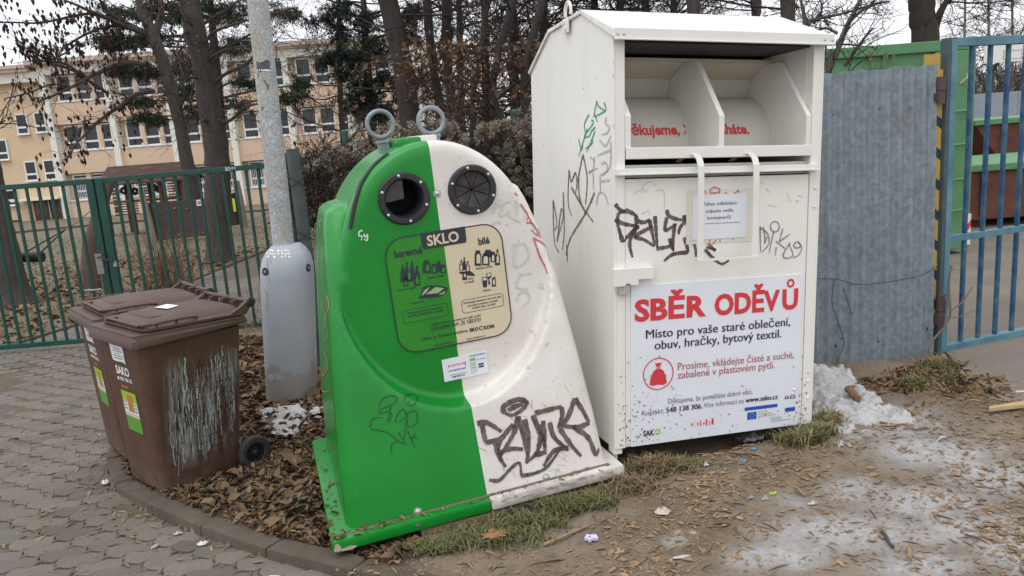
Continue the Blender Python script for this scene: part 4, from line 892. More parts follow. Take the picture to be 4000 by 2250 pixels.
# graffiti on the door and left side
def dcast(a, b2):
    p = z1f(a, b2); yy = -.0015 if p.x < .0605 else .0025
    return Vector((p.x, yy, p.z)), Vector((0, -1, 0))
strokes([[(250, 475), (285, 522), (340, 550)], [(345, 535), (400, 555), (460, 590)], [(350, 545), (285, 560), (268, 640)], [(245, 622), (330, 662), (480, 688)], [(475, 690), (405, 745), (322, 835)], [(320, 835), (265, 645)], [(462, 690), (405, 780), (390, 870), (416, 980)], [(452, 590), (450, 685)],
  [(465, 636), (520, 650), (582, 622)], [(576, 630), (600, 740), (626, 872)], [(600, 690), (442, 780), (530, 815), (622, 876)], [(628, 590), (650, 890)], [(640, 898), (760, 876), (790, 828)], [(765, 800), (792, 905)],
  [(740, 530), (762, 588), (850, 622), (936, 624)], [(740, 600), (725, 722), (832, 662)], [(885, 602), (938, 590)], [(930, 632), (868, 692), (850, 762)], [(815, 660), (800, 800), (800, 922)], [(905, 790), (936, 900), (940, 935)], [(940, 932), (800, 950), (712, 1015)]], .021, dcast, M_mark, cont, jit=.2)
strokes([[(990, 820), (1010, 900), (1015, 975)], [(1108, 815), (1160, 880), (1202, 915)], [(1100, 905), (1180, 990), (1258, 1042), (1328, 1005)], [(1010, 950), (1032, 915)], [(1202, 912), (1110, 880)]], .016, dcast, M_mark, cont, jit=.2)
circ = [(1760 + 42 * math.cos(a), 690 + 48 * math.sin(a)) for a in np.linspace(0, 6.4, 14)]
strokes([[(1620, 690), (1622, 800), (1625, 930)], [(1620, 700), (1690, 755), (1702, 850), (1640, 930)], [(1650, 690), (1666, 800), (1660, 845)], [(1660, 850), (1690, 780)], circ, [(1750, 738), (1722, 850), (1705, 942)], [(1835, 708), (1800, 830)], [(1800, 832), (1905, 758)], [(1770, 828), (1862, 900)], [(1775, 880), (1760, 962)], [(1905, 840), (1840, 950), (1862, 988), (1930, 960), (1892, 850)], [(1960, 832), (1938, 868), (1965, 892), (2005, 870), (1972, 828), (2012, 880), (1990, 952), (1930, 985)]], .009, dcast, M_mark2, cont)
strokes([[(1140, 350), (1185, 318), (1238, 338), (1230, 360), (1180, 372), (1140, 350)], [(1145, 365), (1150, 388)], [(1238, 360), (1230, 388)], [(1162, 388), (1182, 370), (1202, 388)], [(1095, 345), (1112, 388)], [(1280, 388), (1296, 368), (1306, 388)], [(1365, 388), (1412, 348), (1410, 376)], [(1150, 815), (1132, 850), (1165, 872)], [(1168, 852), (1212, 812)], [(1240, 808), (1240, 838)], [(1362, 800), (1364, 820)]], .007, lambda a, b2: (lambda q: (Vector((q[0].x, .0008, q[0].z)), q[1]))(dcast(a, b2)), M_markr, cont)
strokes([[(505, 325), (540, 280), (600, 270), (635, 310)], [(500, 330), (560, 360)], [(420, 390), (480, 345), (520, 370)], [(630, 350), (700, 345), (720, 420), (715, 520)], [(500, 570), (560, 540), (580, 580)], [(1615, 265), (1655, 285)], [(1680, 330), (1718, 365)], [(1875, 375), (1915, 465)], [(1690, 485), (1780, 500)]], .006, dcast, M_pencil, cont)
def scast(s, ox, oy):
    def f(a, b2):
        p = CP.plane(ox + a / s, oy + b2 / s, (-.0025, 0, 0), (1, 0, 0)); return p, Vector((-1, 0, 0))
    return f
s5 = scast(1.8112, 1150, 400); s7 = scast(1.8112, 2050, 0)
strokes([[(1830, 690), (1855, 850), (1840, 905)], [(1828, 700), (1838, 980), (1870, 1060)], [(1858, 985), (1885, 760), (1900, 810), (1862, 965)], [(1900, 635), (1908, 900), (1895, 1045)], [(1942, 478), (1935, 700), (1960, 805)], [(1945, 490), (1958, 560), (1988, 498), (2000, 605)], [(2040, 368), (2005, 540), (1988, 640)], [(2040, 368), (2070, 540), (2058, 722)], [(1958, 600), (2010, 692), (2062, 792)], [(2122, 638), (2060, 780), (1952, 960), (1920, 1080)], [(2010, 520), (2022, 700), (2112, 845)], [(1925, 1010), (1930, 1130)]], .014, s5, pm('thin_brown_marker', (.10, .062, .052), .55, (.24, .18, .16), 55, 3), cont, jit=.25)
strokes([[(508, 715), (520, 752), (562, 780)], [(508, 715), (484, 832)], [(558, 725), (570, 780), (498, 822)], [(452, 810), (420, 880), (430, 955)], [(488, 800), (512, 862)], [(470, 850), (482, 872), (418, 962)], [(497, 900), (468, 932), (455, 962), (418, 975)], [(380, 985), (400, 1062), (410, 1010)], [(440, 910), (380, 1105)], [(495, 930), (438, 1075)], [(470, 985), (476, 1012), (428, 1052)]], .010, s7, M_markg, cont)
strokes([[(575, 830), (568, 872), (596, 900), (580, 940), (540, 952)], [(528, 990), (570, 1032), (606, 960)], [(606, 1000), (600, 1180), (530, 1242)], [(600, 1062), (513, 1100)], [(463, 1110), (492, 1142)], [(492, 1110), (480, 1200), (448, 1218)], [(448, 1222), (512, 1188)], [(480, 1222), (486, 1342)], [(530, 1250), (532, 1362)], [(535, 1282), (602, 1275)], [(540, 1160), (572, 1150), (582, 1202), (545, 1242)], [(505, 1449), (520, 1370), (560, 1372), (590, 1449)]], .012, s7, M_mark3, cont)
strokes([[(628, 435), (628, 455)], [(624, 525), (626, 560)], [(624, 880), (628, 910)], [(224, 470), (226, 480)], [(500, 550), (502, 560)], [(410, 620), (418, 632)], [(240, 1035), (242, 1042)], [(128, 1015), (132, 1035)], [(424, 1130), (425, 1140)]], .006, s7, M_mark2, cont, smooth=False)
# ------------------------------------------------------------------ brown bins
def binmat(name, streaks):
    mt = bpy.data.materials.new(name); mt.use_nodes = True; n = mt.node_tree.nodes; l = mt.node_tree.links; b = n['Principled BSDF']
    tc = n.new('ShaderNodeTexCoord'); O = tc.outputs['Object']; sep = n.new('ShaderNodeSeparateXYZ'); l.new(O, sep.inputs[0])
    def noise(sc, dt, stretch=None):
        v = O
        if stretch: mp = n.new('ShaderNodeMapping'); mp.inputs['Scale'].default_value = stretch; l.new(O, mp.inputs[0]); v = mp.outputs[0]
        t = n.new('ShaderNodeTexNoise'); t.inputs['Scale'].default_value = sc; t.inputs['Detail'].default_value = dt; t.inputs['Roughness'].default_value = .6; l.new(v, t.inputs['Vector']); return t.outputs[0]
    def mr(x, a, c_, lo=0, hi=1): r = n.new('ShaderNodeMapRange'); r.inputs[1].default_value = a; r.inputs[2].default_value = c_; r.inputs[3].default_value = lo; r.inputs[4].default_value = hi; l.new(x, r.inputs[0]); return r.outputs[0]
    def mul(a, c_):
        m_ = n.new('ShaderNodeMath'); m_.operation = 'MULTIPLY'; l.new(a, m_.inputs[0])
        if isinstance(c_, float): m_.inputs[1].default_value = c_
        else: l.new(c_, m_.inputs[1])
        return m_.outputs[0]
    def mix(f, a, c_):
        q = n.new('ShaderNodeMix'); q.data_type = 'RGBA'; l.new(f, q.inputs[0])
        for i, x in ((6, a), (7, c_)):
            if isinstance(x, tuple): q.inputs[i].default_value = (*x, 1)
            else: l.new(x, q.inputs[i])
        return q.outputs[2]
    c_ = mix(mr(noise(5, 6), .4, .65), (.072, .031, .018), (.094, .043, .027))
    c_ = mix(mul(mr(noise(30, 5), .52, .72), .5), c_, (.115, .072, .052))
    if streaks:
        side = mr(sep.outputs[0], .16, .19)                      # the painted-over side only
        ym = mul(mr(sep.outputs[1], -.20, -.12), mr(sep.outputs[1], .31, .23)); zm = mul(mr(sep.outputs[2], .10, .22), mr(sep.outputs[2], .80, .62))
        st = mr(noise(1, 3, (1, 42, 3.2)), .47, .60); st2 = mr(noise(1, 4, (1, 16, 2.0)), .43, .60); fine = mr(noise(1, 5, (1, 130, 14)), .42, .58)
        f = mul(mul(side, mul(ym, zm)), mul(st2, 1.0)); ad = n.new('ShaderNodeMath'); ad.operation = 'MAXIMUM'; l.new(st, ad.inputs[0]); l.new(mul(fine, .75), ad.inputs[1]); f = mul(f, ad.outputs[0])
        c_ = mix(mul(f, .72), c_, mix(mr(noise(18, 4), .4, .6), (.30, .325, .33), (.44, .465, .47)))
        dk = mul(mul(mr(noise(7, 5), .58, .68), zm), side); c_ = mix(mul(dk, .45), c_, (.03, .022, .02))
    low = mr(sep.outputs[2], .16, .02); c_ = mix(mul(mul(low, mr(noise(12, 5), .35, .6)), .65), c_, (.17, .13, .10))
    l.new(c_, b.inputs['Base Color']); b.inputs['Roughness'].default_value = .52
    bp = n.new('ShaderNodeBump'); bp.inputs['Strength'].default_value = .25; bp.inputs['Distance'].default_value = .003; l.new(noise(160, 3), bp.inputs['Height']); l.new(bp.outputs[0], b.inputs['Normal'])
    return mt
M_bin = binmat('brown_bin_plastic', False); M_binS = binmat('brown_bin_plastic_paint_streaked', True)
M_lid = pm('brown_bin_lid', (.072, .038, .028), .5, (.094, .054, .042), 6, 6, c3=(.12, .082, .067), s3=30, f3=.4, bump=.15, bscale=150)
M_tyre = pm('dusty_tyre', (.022, .024, .024), .75, (.05, .048, .042), 18)
def frame_loft(rows, name, mat, par, bevel=.0, caps=True, smooth=True):
    mb = MB(); n0 = len(rows[0]); fs = []
    if caps: fs += [tuple(range(n0))[::-1], tuple(range((len(rows) - 1) * n0, len(rows) * n0))]
    for i in range(len(rows) - 1):
        for k in range(n0): k2 = (k + 1) % n0; fs.append((i * n0 + k, i * n0 + k2, (i + 1) * n0 + k2, (i + 1) * n0 + k))
    mb.add([p for r_ in rows for p in r_], fs); return mb.build(name, mat, par, smooth=smooth, bevel=bevel)
def rr4(hw, y0, y1, r, z, k=4, dz=None):
    P = []
    for (cx_, cy_, a0) in ((hw - r, y1 - r, 0), (-hw + r, y1 - r, 90), (-hw + r, y0 + r, 180), (hw - r, y0 + r, 270)):
        for i in range(k + 1):
            a = R(a0 + 90 * i / k); x, y = cx_ + r * math.cos(a), cy_ + r * math.sin(a); P.append((x, y, z + (dz(x, y) if dz else 0)))
    return P
def front_y(z): return -.302 + (.88 - z) * .103
def make_bin(loc, rot, label, body_mat, streaks, receipt):
    t = thing('wheelie_bin', label, 'bin', loc, rot, 'brown bins standing side by side')
    rows = [rr4(.212, -.205, .262, .05, 0), rr4(.218, -.213, .268, .05, .02), rr4(.222, front_y(.12), .272, .05, .12), rr4(.236, front_y(.5), .292, .05, .5), rr4(.25, front_y(.88), .312, .05, .88)]
    frame_loft(rows, 'body', body_mat, t)
    # collar: deep at the front, shallow at the back
    dz = lambda x, y: .034 * float(sst(-.05, .2, y))
    rows = [rr4(.262, -.330, .335, .03, .862, dz=dz), rr4(.2755, -.342, .342, .03, .866, dz=dz), rr4(.2755, -.342, .342, .03, .905, dz=lambda x, y: .012 * float(sst(-.05, .2, y))), rr4(.268, -.334, .338, .03, .908, dz=lambda x, y: .01), rr4(.268, -.334, .338, .03, .934), rr4(.24, -.300, .31, .03, .936)]
    frame_loft(rows, 'collar', M_lid, t)
    # lid
    rows = [rr4(.244, -.262, .332, .05, .9365), rr4(.250, -.270, .335, .05, .944), rr4(.250, -.270, .335, .05, .956), rr4(.232, -.24, .33, .05, .962)]
    lid = frame_loft(rows, 'lid', M_lid, t)
    hz = lambda x, y: .012 * float(sst(-.28, .1, y)) - .010 * float(sst(.20, .33, y)) - .018 * (abs(x) / .22) ** 4
    rows = [rr4(.226, -.238, .338, .06, .960), rr4(.218, -.225, .336, .06, .980, dz=hz), rr4(.196, -.20, .325, .06, .989, dz=hz), rr4(.15, -.08, .29, .05, .996, dz=hz), rr4(.06, .0, .18, .03, 1.0, dz=hz)]
    frame_loft(rows, 'lid_dome', M_lid, lid)
    rows = [rr4(.14, -.185, -.08, .03, .985), rr4(.135, -.179, -.085, .03, .999)]; frame_loft(rows, 'lid_step', M_lid, lid)
    mb = MB(); mb.box((-.20, -.276, .968), (.20, -.250, .976)); mb.box((-.20, -.250, .969), (-.13, -.20, .978)); mb.box((.13, -.250, .969), (.20, -.20, .978)); mb.build('front_grip', M_lid, lid, bevel=.003)
    for s_ in (-1, 1):
        mb = MB(); mb.tube([(s_ * .212, -.268, .972), (s_ * .236, -.22, .976), (s_ * .241, -.10, .982), (s_ * .238, .0, .982), (s_ * .226, .05, .974)], .0085, 8)
        for y in (-.19, -.08): mb.box((s_ * .238 - .005, y - .006, .955), (s_ * .238 + .005, y + .006, .98))
        mb.build('side_grip', M_lid, lid, smooth=True)
    # hinge lugs, handle bar
    for s_ in (-1, 1):
        mb = MB(); mb.prism([(.25, .962), (.30, .985), (.345, 1.012), (.368, 1.034), (.392, 1.026), (.392, .998), (.37, .975), (.345, .94), (.30, .94)], 0, s_ * .235 - .012, s_ * .235 + .012); mb.build('hinge_lug', M_lid, t, bevel=.004)
        mb = MB(); mb.lathe([(.026, s_ * .248), (.026, s_ * .262), (.02, s_ * .265)], (0, .374, 1.012), 0, 18); mb.build('handle_cap', M_black, t, smooth=True)
    mb = MB(); mb.lathe([(.0135, -.235), (.0135, .235)], (0, .374, 1.014), 0, 14); mb.lathe([(.0165, -.02), (.0165, .02)], (0, .374, 1.014), 0, 14)
    for x in (-.12, .0, .12): mb.box((x - .012, .33, .95), (x + .012, .372, 1.012))
    mb.build('handle_bar', M_lid, t, smooth=True)
    # wheels
    mb = MB(); mb.lathe([(.012, -.27), (.012, .27)], (0, .318, .098), 0, 10); mb.build('axle', M_black, t)
    for s_ in (-1, 1):
        wz = (0, .318, .098); x0 = s_ * .245
        mb = MB(); mb.lathe([(.062, x0), (.092, x0), (.1015, x0 + s_ * .008), (.103, x0 + s_ * .022), (.1015, x0 + s_ * .036), (.092, x0 + s_ * .044), (.066, x0 + s_ * .044), (.062, x0 + s_ * .036)], wz, 0, 36, cap=False); wl = mb.build('wheel', M_tyre, t, smooth=True)
        mb = MB(); mb.lathe([(.063, x0 + s_ * .01), (.063, x0 + s_ * .030), (.053, x0 + s_ * .030), (.053, x0 + s_ * .01)], wz, 0, 28, cap=False); mb.lathe([(.018, x0 + s_ * .005), (.018, x0 + s_ * .036), (.012, x0 + s_ * .040)], wz, 0, 16); mb.lathe([(.060, x0 + s_ * .012), (.0005, x0 + s_ * .012)], wz, 0, 28, cap=False)
        for k in range(8):
            M = Matrix.Translation(wz) @ Matrix.Rotation(R(45 * k), 4, 'X'); mb.box((min(x0 + s_ * .012, x0 + s_ * .026), -.004, .015), (max(x0 + s_ * .012, x0 + s_ * .026), .004, .056), M)
        mb.build('rim', M_black, wl, bevel=0)
    # stickers on the front
    fn = lambda off: (lambda x, z: (x, front_y(z) - off, z))
    def fq(x0, x1, z0, z1, mat, off, name='sticker_print', par=None, rag=False):
        mb = MB(); f = fn(off); P = [(x0, z0), (x1, z0), (x1, z1), (x0, z1)]
        if rag: P = [(x0 + .01, z0 + .004), (x0 + .05, z0), (x1 - .03, z0 + .006), (x1, z0 - .004), (x1 - .004, z0 + .04), (x1 + .004, z1 - .03), (x1 - .006, z1), (x0 + .05, z1 - .002), (x0, z1 + .002), (x0 + .003, z0 + .05)]
        mb.add([f(*p) for p in P], [tuple(range(len(P)))]); return mb.build(name, mat, par or t, fix=False)
    s1 = fq(-.105, .052, .745, .842, M_paper, .002, 'paper_sticker', rag=True)
    for i, (a, b2) in enumerate(((-.06, .02), (-.075, .035), (-.05, .01), (-.075, .035), (-.07, .03))): fq(a, b2, .820 - i * .014, .8255 - i * .014, M_lime if i == 2 else M_gry, .003, 'sticker_print', s1)
    M_wp = pm('white_print', (.72, .72, .70), .5)
    text_on('SAKO', -.085, .070, .672, .046, fn(.002), M_wp, t, .035, 'logo_lettering'); text_on('548 138 315', -.055, .085, .636, .020, fn(.002), M_wp, t, .03)
    fq(-.085, -.066, .634, .652, M_wp, .0022, 'phone_mark'); text_on('BIOODPAD', -.055, .03, .594, .014, fn(.002), pm('orange_print', (.6, .22, .05), .5), t, .03)
    s2 = fq(-.075, .092, .335, .575, pm('sorting_green', (.10, .30, .03), .45), .002, 'sorting_sticker')
    fq(-.075, .092, .515, .575, pm('sorting_lime', (.30, .46, .02), .45), .0028, 'sticker_print', s2)
    fq(-.075, .092, .425, .515, pm('sorting_pale', (.66, .66, .60), .45), .0028, 'sticker_print', s2); fq(-.02, .045, .455, .555, pm('sorting_ochre', (.42, .20, .03), .45), .0034, 'sticker_print', s2)
    for i in range(3): fq(.052, .086, .50 - i * .02, .508 - i * .02, M_gry, .0036, 'sticker_print', s2); fq(-.07, -.035, .505 - i * .02, .512 - i * .02, M_gry, .0036, 'sticker_print', s2)
    fq(-.07, .087, .428, .445, pm('pale_pink_print', (.6, .45, .42), .5), .0036, 'sticker_print', s2)
    if receipt:
        mb = MB(); mb.add([(-.045, -.055, 1.0125), (.055, -.03, 1.0125), (.03, .05, 1.0165), (-.07, .03, 1.0165)], [(0, 1, 2, 3)]); mb.build('lid_label', pm('receipt_paper', (.80, .83, .86), .5), t, fix=False)
    if streaks:
        sx = lambda z: .2222 + (z - .12) * .0366 + .0022
        for nm_, mt_, cnt, lo_, hi_, wd_ in (('paint_drips', pm('dried_pale_drips', (.46, .49, .49), .6, (.30, .33, .34), 60), 75, .04, .22, .0034), ('dark_drips', pm('dark_drips', (.03, .02, .016), .6), 34, .04, .16, .004)):
            LN = []
            for _ in range(cnt):
                y = random.choice((random.gauss(-.11, .03), random.gauss(.02, .06), random.gauss(.17, .05), random.uniform(-.15, .25))); z = random.uniform(.30, .80) - (.12 if y < -.1 else 0); L_ = random.uniform(lo_, hi_); ln = []; n_s = max(3, int(L_ / .022)); yy = max(-.17, min(.26, y))
                for i in range(n_s): ln.append((yy + random.gauss(0, .0036), max(.05, z - L_ * i / (n_s - 1)))); 
                LN.append((ln, wd_ * random.choice((.6, .9, 1.0, 1.6))))
            o_ = strokes(LN, .004, lambda a, b2: (Vector((sx(b2) + (.0006 if nm_ == 'dark_drips' else 0), a, b2)), Vector((1, 0, 0))), mt_, t, name=nm_, smooth=False, taper=False, jit=.6); o_['kind'] = 'stuff'
        Vh = []; Fh = []
        for i in range(9):
            for j in range(15):
                y = -.01 + i * .026 + (.013 if j % 2 else 0); z = .16 + j * .038; x = .2222 + (z - .12) * .0366 + .0025; o = len(Vh)
                if random.random() < .06: continue
                for k in range(7): a = 2 * math.pi * k / 7; Vh.append((x, y + .0042 * math.cos(a), z + .0048 * math.sin(a)))
                Fh.append(tuple(range(o, o + 7)))
        me = bpy.data.meshes.new('vent_holes'); me.from_pydata(Vh, [], Fh); me.materials.append(M_dark); vh_ = link(bpy.data.objects.new('vent_holes', me), t); vh_['kind'] = 'stuff'
    return t
BL, BRt = (-2.042, 4.316, -.116), (-.057, .032, -.689)
bin1 = make_bin(BL, BRt, 'nearer brown wheelie bin with pale paint streaks and a white slip on its lid', M_binS, True, True)
MBn = Matrix.LocRotScale(Vector(BL), Euler(BRt), None); p2_ = Vector((-2.478, 4.864, -.118))
bin2 = make_bin(p2_, (BRt[0], BRt[1], -.836), 'farther brown wheelie bin standing behind the paint-streaked one', M_bin, False, False)

# ------------------------------------------------------------------ lamp post with its cover
def polemat():
    mt = bpy.data.materials.new('peeling_grey_paint'); mt.use_nodes = True; n = mt.node_tree.nodes; l = mt.node_tree.links; b = n['Principled BSDF']; tc = n.new('ShaderNodeTexCoord')
    mp = n.new('ShaderNodeMapping'); mp.inputs['Scale'].default_value = (1, 1, .75); l.new(tc.outputs['Object'], mp.inputs[0])
    nz = n.new('ShaderNodeTexNoise'); nz.inputs['Scale'].default_value = 11; nz.inputs['Detail'].default_value = 5; l.new(mp.outputs[0], nz.inputs['Vector'])
    ad = n.new('ShaderNodeMix'); ad.data_type = 'RGBA'; ad.blend_type = 'ADD'; ad.inputs[0].default_value = .16; l.new(mp.outputs[0], ad.inputs[6]); l.new(nz.outputs['Color'], ad.inputs[7])
    vo = n.new('ShaderNodeTexVoronoi'); vo.feature = 'DISTANCE_TO_EDGE'; vo.inputs['Scale'].default_value = 30; l.new(ad.outputs[2], vo.inputs['Vector'])
    vc = n.new('ShaderNodeTexVoronoi'); vc.inputs['Scale'].default_value = 30; l.new(ad.outputs[2], vc.inputs['Vector'])
    n2 = n.new('ShaderNodeTexNoise'); n2.inputs['Scale'].default_value = 6; n2.inputs['Detail'].default_value = 4; l.new(tc.outputs['Object'], n2.inputs['Vector'])
    def mr(x, a, c_, lo=0., hi=1.): r = n.new('ShaderNodeMapRange'); r.inputs[1].default_value = a; r.inputs[2].default_value = c_; r.inputs[3].default_value = lo; r.inputs[4].default_value = hi; l.new(x, r.inputs[0]); return r.outputs[0]
    def mix(f, a, c_):
        q = n.new('ShaderNodeMix'); q.data_type = 'RGBA'; l.new(f, q.inputs[0])
        for i, x in ((6, a), (7, c_)):
            if isinstance(x, tuple): q.inputs[i].default_value = (*x, 1)
            else: l.new(x, q.inputs[i])
        return q.outputs[2]
    def mul(a, c_): m_ = n.new('ShaderNodeMath'); m_.operation = 'MULTIPLY'; l.new(a, m_.inputs[0]); l.new(c_, m_.inputs[1]) if not isinstance(c_, float) else setattr(m_.inputs[1], 'default_value', c_); return m_.outputs[0]
    sc_ = n.new('ShaderNodeSeparateColor'); l.new(vc.outputs['Color'], sc_.inputs[0])
    c_ = mix(mr(n2.outputs[0], .40, .60), (.385, .395, .355), (.375, .395, .415)); c_ = mix(mr(sc_.outputs[0], .70, .74), c_, (.44, .46, .50))
    crack = mul(mr(vo.outputs['Distance'], .028, .006), mr(n2.outputs[0], .36, .52)); c_ = mix(mul(crack, .6), c_, (.14, .13, .115))
    n3 = n.new('ShaderNodeTexNoise'); n3.inputs['Scale'].default_value = 4.5; n3.inputs['Detail'].default_value = 6; l.new(mp.outputs[0], n3.inputs['Vector'])
    c_ = mix(mul(mr(n3.outputs[0], .60, .72), .42), c_, (.36, .27, .13)); c_ = mix(mr(sc_.outputs[1], .988, .99), c_, (.15, .13, .10))
    l.new(c_, b.inputs['Base Color']); b.inputs['Roughness'].default_value = .5
    bp = n.new('ShaderNodeBump'); bp.inputs['Strength'].default_value = .8; bp.inputs['Distance'].default_value = .004; l.new(mr(vo.outputs['Distance'], 0, .08), bp.inputs['Height']); l.new(bp.outputs[0], b.inputs['Normal'])
    return mt
PB = at(1120, 1460, 5.66); PB.z = float(gz(PB.x, PB.y))
p_lo = at(1107, 950, 5.68); p_hi = at(1007, 0, 5.72); dirp = (p_hi - p_lo) / (p_hi.z - p_lo.z)
pole = thing('lamp_post', 'grey lamp post with cracked peeling paint and a plastic base cover', 'lamp post', tuple(PB))
mb = MB(); pts = []; rad = []
for k in range(20):
    z = PB.z + .05 + k * .32; q_ = p_lo + dirp * (z - p_lo.z) - PB; pts.append(q_); rad.append(.0805 - .0008 * k)
mb.tube(pts, rad, 32); mb.build('pole', polemat(), pole, smooth=True)
z0 = at(1045, 265, 5.62).z - PB.z
cst = p_lo + dirp * (z0 + PB.z - p_lo.z) - PB
def onpole(u, v, off=.0012): # a point on the round post facing the camera
    z = at(u, v, 5.62).z; c_ = p_lo + dirp * (z - p_lo.z); d = ray(u, v); d2 = Vector((d.x, d.y)); o2 = Vector((0 - c_.x, 0 - c_.y)); a_ = d2.dot(d2); b_ = 2 * d2.dot(o2); cc = o2.dot(o2) - (.0792 + off) ** 2
    t = (-b_ - math.sqrt(max(0, b_ * b_ - 4 * a_ * cc))) / (2 * a_); return CAMP + d * t - PB
mb = MB(); g = 6
def ppatch(poly_fn, mat, name):
    V_ = []; F_ = []
    for i in range(g + 1):
        for j in range(4): u, v = poly_fn(i / g, j / 3); V_.append(onpole(u, v))
    for i in range(g):
        for j in range(3): o = i * 4 + j; F_.append((o, o + 4, o + 5, o + 1))
    m_ = MB(); m_.add(V_, F_); return m_.build(name, mat, pole, fix=False)
ppatch(lambda s_, t: (1002 + 52 * s_, 238 + 6 * math.sin(s_ * 6) + 33 * t + 2 * s_), pm('torn_dark_sticker', (.025, .025, .035), .5, (.1, .1, .12), 60), 'torn_sticker')
ppatch(lambda s_, t: (1004 + 50 * s_, 270 + 2 * s_ + 6 * t), M_paper, 'torn_sticker_edge')
# cover
M_cov = pm('grey_plastic_cover', (.36, .39, .45), .45, (.30, .33, .385), 4, 6, c3=(.15, .15, .15), s3=18, f3=.4, thr3=.64)
def covmat():
    mt = pm('worn_plastic_cover', (.375, .40, .44), .45, (.33, .355, .395), 3, 6, c3=(.16, .165, .17), s3=16, f3=.35, thr3=.66)
    n = mt.node_tree.nodes; l = mt.node_tree.links; b = n['Principled BSDF']; src = b.inputs['Base Color'].links[0].from_socket
    tc = n.new('ShaderNodeTexCoord'); sp = n.new('ShaderNodeSeparateXYZ'); l.new(tc.outputs['Object'], sp.inputs[0]); nz = n.new('ShaderNodeTexNoise'); nz.inputs['Scale'].default_value = 9; nz.inputs['Detail'].default_value = 8; l.new(tc.outputs['Object'], nz.inputs['Vector'])
    m_ = n.new('ShaderNodeMath'); m_.operation = 'MULTIPLY_ADD'; l.new(nz.outputs[0], m_.inputs[0]); m_.inputs[1].default_value = -.42; m_.inputs[2].default_value = .44
    d_ = n.new('ShaderNodeMath'); d_.operation = 'SUBTRACT'; l.new(m_.outputs[0], d_.inputs[0]); l.new(sp.outputs[2], d_.inputs[1]); r = n.new('ShaderNodeMapRange'); r.inputs[1].default_value = -.01; r.inputs[2].default_value = .02; l.new(d_.outputs[0], r.inputs[0])
    q = n.new('ShaderNodeMix'); q.data_type = 'RGBA'; l.new(r.outputs[0], q.inputs[0]); l.new(src, q.inputs[6]); q.inputs[7].default_value = (.30, .29, .255, 1); l.new(q.outputs[2], b.inputs['Base Color']); return mt
cv0 = PB.copy(); ct = at(1118, 955, 5.62); cb = at(1137, 1520, 5.60)
rows = []
H = ct.z - float(gz(cb.x, cb.y)) + .06
for (f_, a_, b_) in ((0, .178, .165), (.02, .181, .168), (.55, .186, .172), (.80, .187, .172), (.87, .182, .168), (.93, .165, .15), (.975, .132, .122), (1.0, .100, .096)):
    c_ = cb.lerp(ct, f_) - PB; c_.z = (float(gz(cb.x, cb.y)) - .06 + H * f_) - PB.z; ring = []
    for k in range(40):
        a = 2 * math.pi * k / 40; e_ = 2 / 3.0; ca_, sa_ = math.cos(a), math.sin(a)
        ring.append((c_.x + a_ * math.copysign(abs(ca_) ** e_, ca_), c_.y + b_ * math.copysign(abs(sa_) ** e_, sa_), c_.z))
    rows.append(ring)
cover = frame_loft(rows, 'base_cover', covmat(), pole); bmc = bmesh.new(); bmc.from_mesh(cover.data); CBVH = BVHTree.FromBMesh(bmc); bmc.free()
class PP: pass
def coverpt(u, v):
    d = ray(u, v).normalized(); h = CBVH.ray_cast(CAMP - PB, d)
    return (h[0], h[1] if h[1].dot(d) < 0 else -h[1]) if h[0] is not None else None
zcv = lambda a, b2: (1000 + a / 1.7033, 950 + b2 / 1.7047)
for (a, b2) in ((62, 190), (348, 164), (100, 895)):
    h = coverpt(*zcv(a, b2))
    if h:
        mb = MB(); mb.lathe([(.030, .0008), (.026, .0012), (.012, .0014), (.0005, .0014)], (0, 0, 0), 2, 18, cap=False); o = mb.build('screw_recess', M_black if b2 < 800 else M_cov, pole); o.matrix_local = Matrix.Translation(h[0]) @ h[1].to_track_quat('Z', 'Y').to_matrix().to_4x4()
        if b2 < 800:
            mb = MB(); mb.lathe([(.011, .0015), (.011, .006), (.005, .007)], (0, 0, 0), 2, 6); o = mb.build('cover_screw', M_galv, pole); o.matrix_local = Matrix.Translation(h[0]) @ h[1].to_track_quat('Z', 'Y').to_matrix().to_4x4()
Vd = []; Fd = []
for (a, b2) in [(72, 52), (98, 48), (112, 50), (150, 52), (172, 52), (196, 48), (214, 52), (60, 68), (76, 68), (92, 68), (108, 72), (126, 70), (150, 70), (176, 68), (200, 72), (218, 70), (82, 88), (124, 92), (174, 90), (194, 88), (222, 90)]:
    h = coverpt(*zcv(a, b2))
    if not h: continue
    nn = h[1]; sx = nn.cross(Vector((0, 0, 1))).normalized(); sy = nn.cross(sx); o = len(Vd); r_ = random.uniform(.007, .0105)
    for k in range(7): q_ = 2 * math.pi * k / 7; Vd.append(tuple(h[0] + nn * .002 + sx * r_ * random.uniform(.8, 1.1) * math.cos(q_) + sy * r_ * random.uniform(.8, 1.1) * math.sin(q_)))
    Fd.append(tuple(range(o, o + 7)))
me = bpy.data.meshes.new('paint_dots'); me.from_pydata(Vd, [], Fd); me.materials.append(pm('white_dots', (.74, .74, .72), .5)); link(bpy.data.objects.new('paint_dots', me), pole)
def cst_(a, b2):
    h = coverpt(*zcv(a, b2)); return (h[0] + h[1] * .0015, h[1]) if h else None
strokes([[(78, 70), (76, 120), (90, 265)], [(95, 80), (100, 135)], [(60, 315), (75, 340), (72, 455)], [(52, 60), (48, 105)]], .008, cst_, M_mark2, pole)

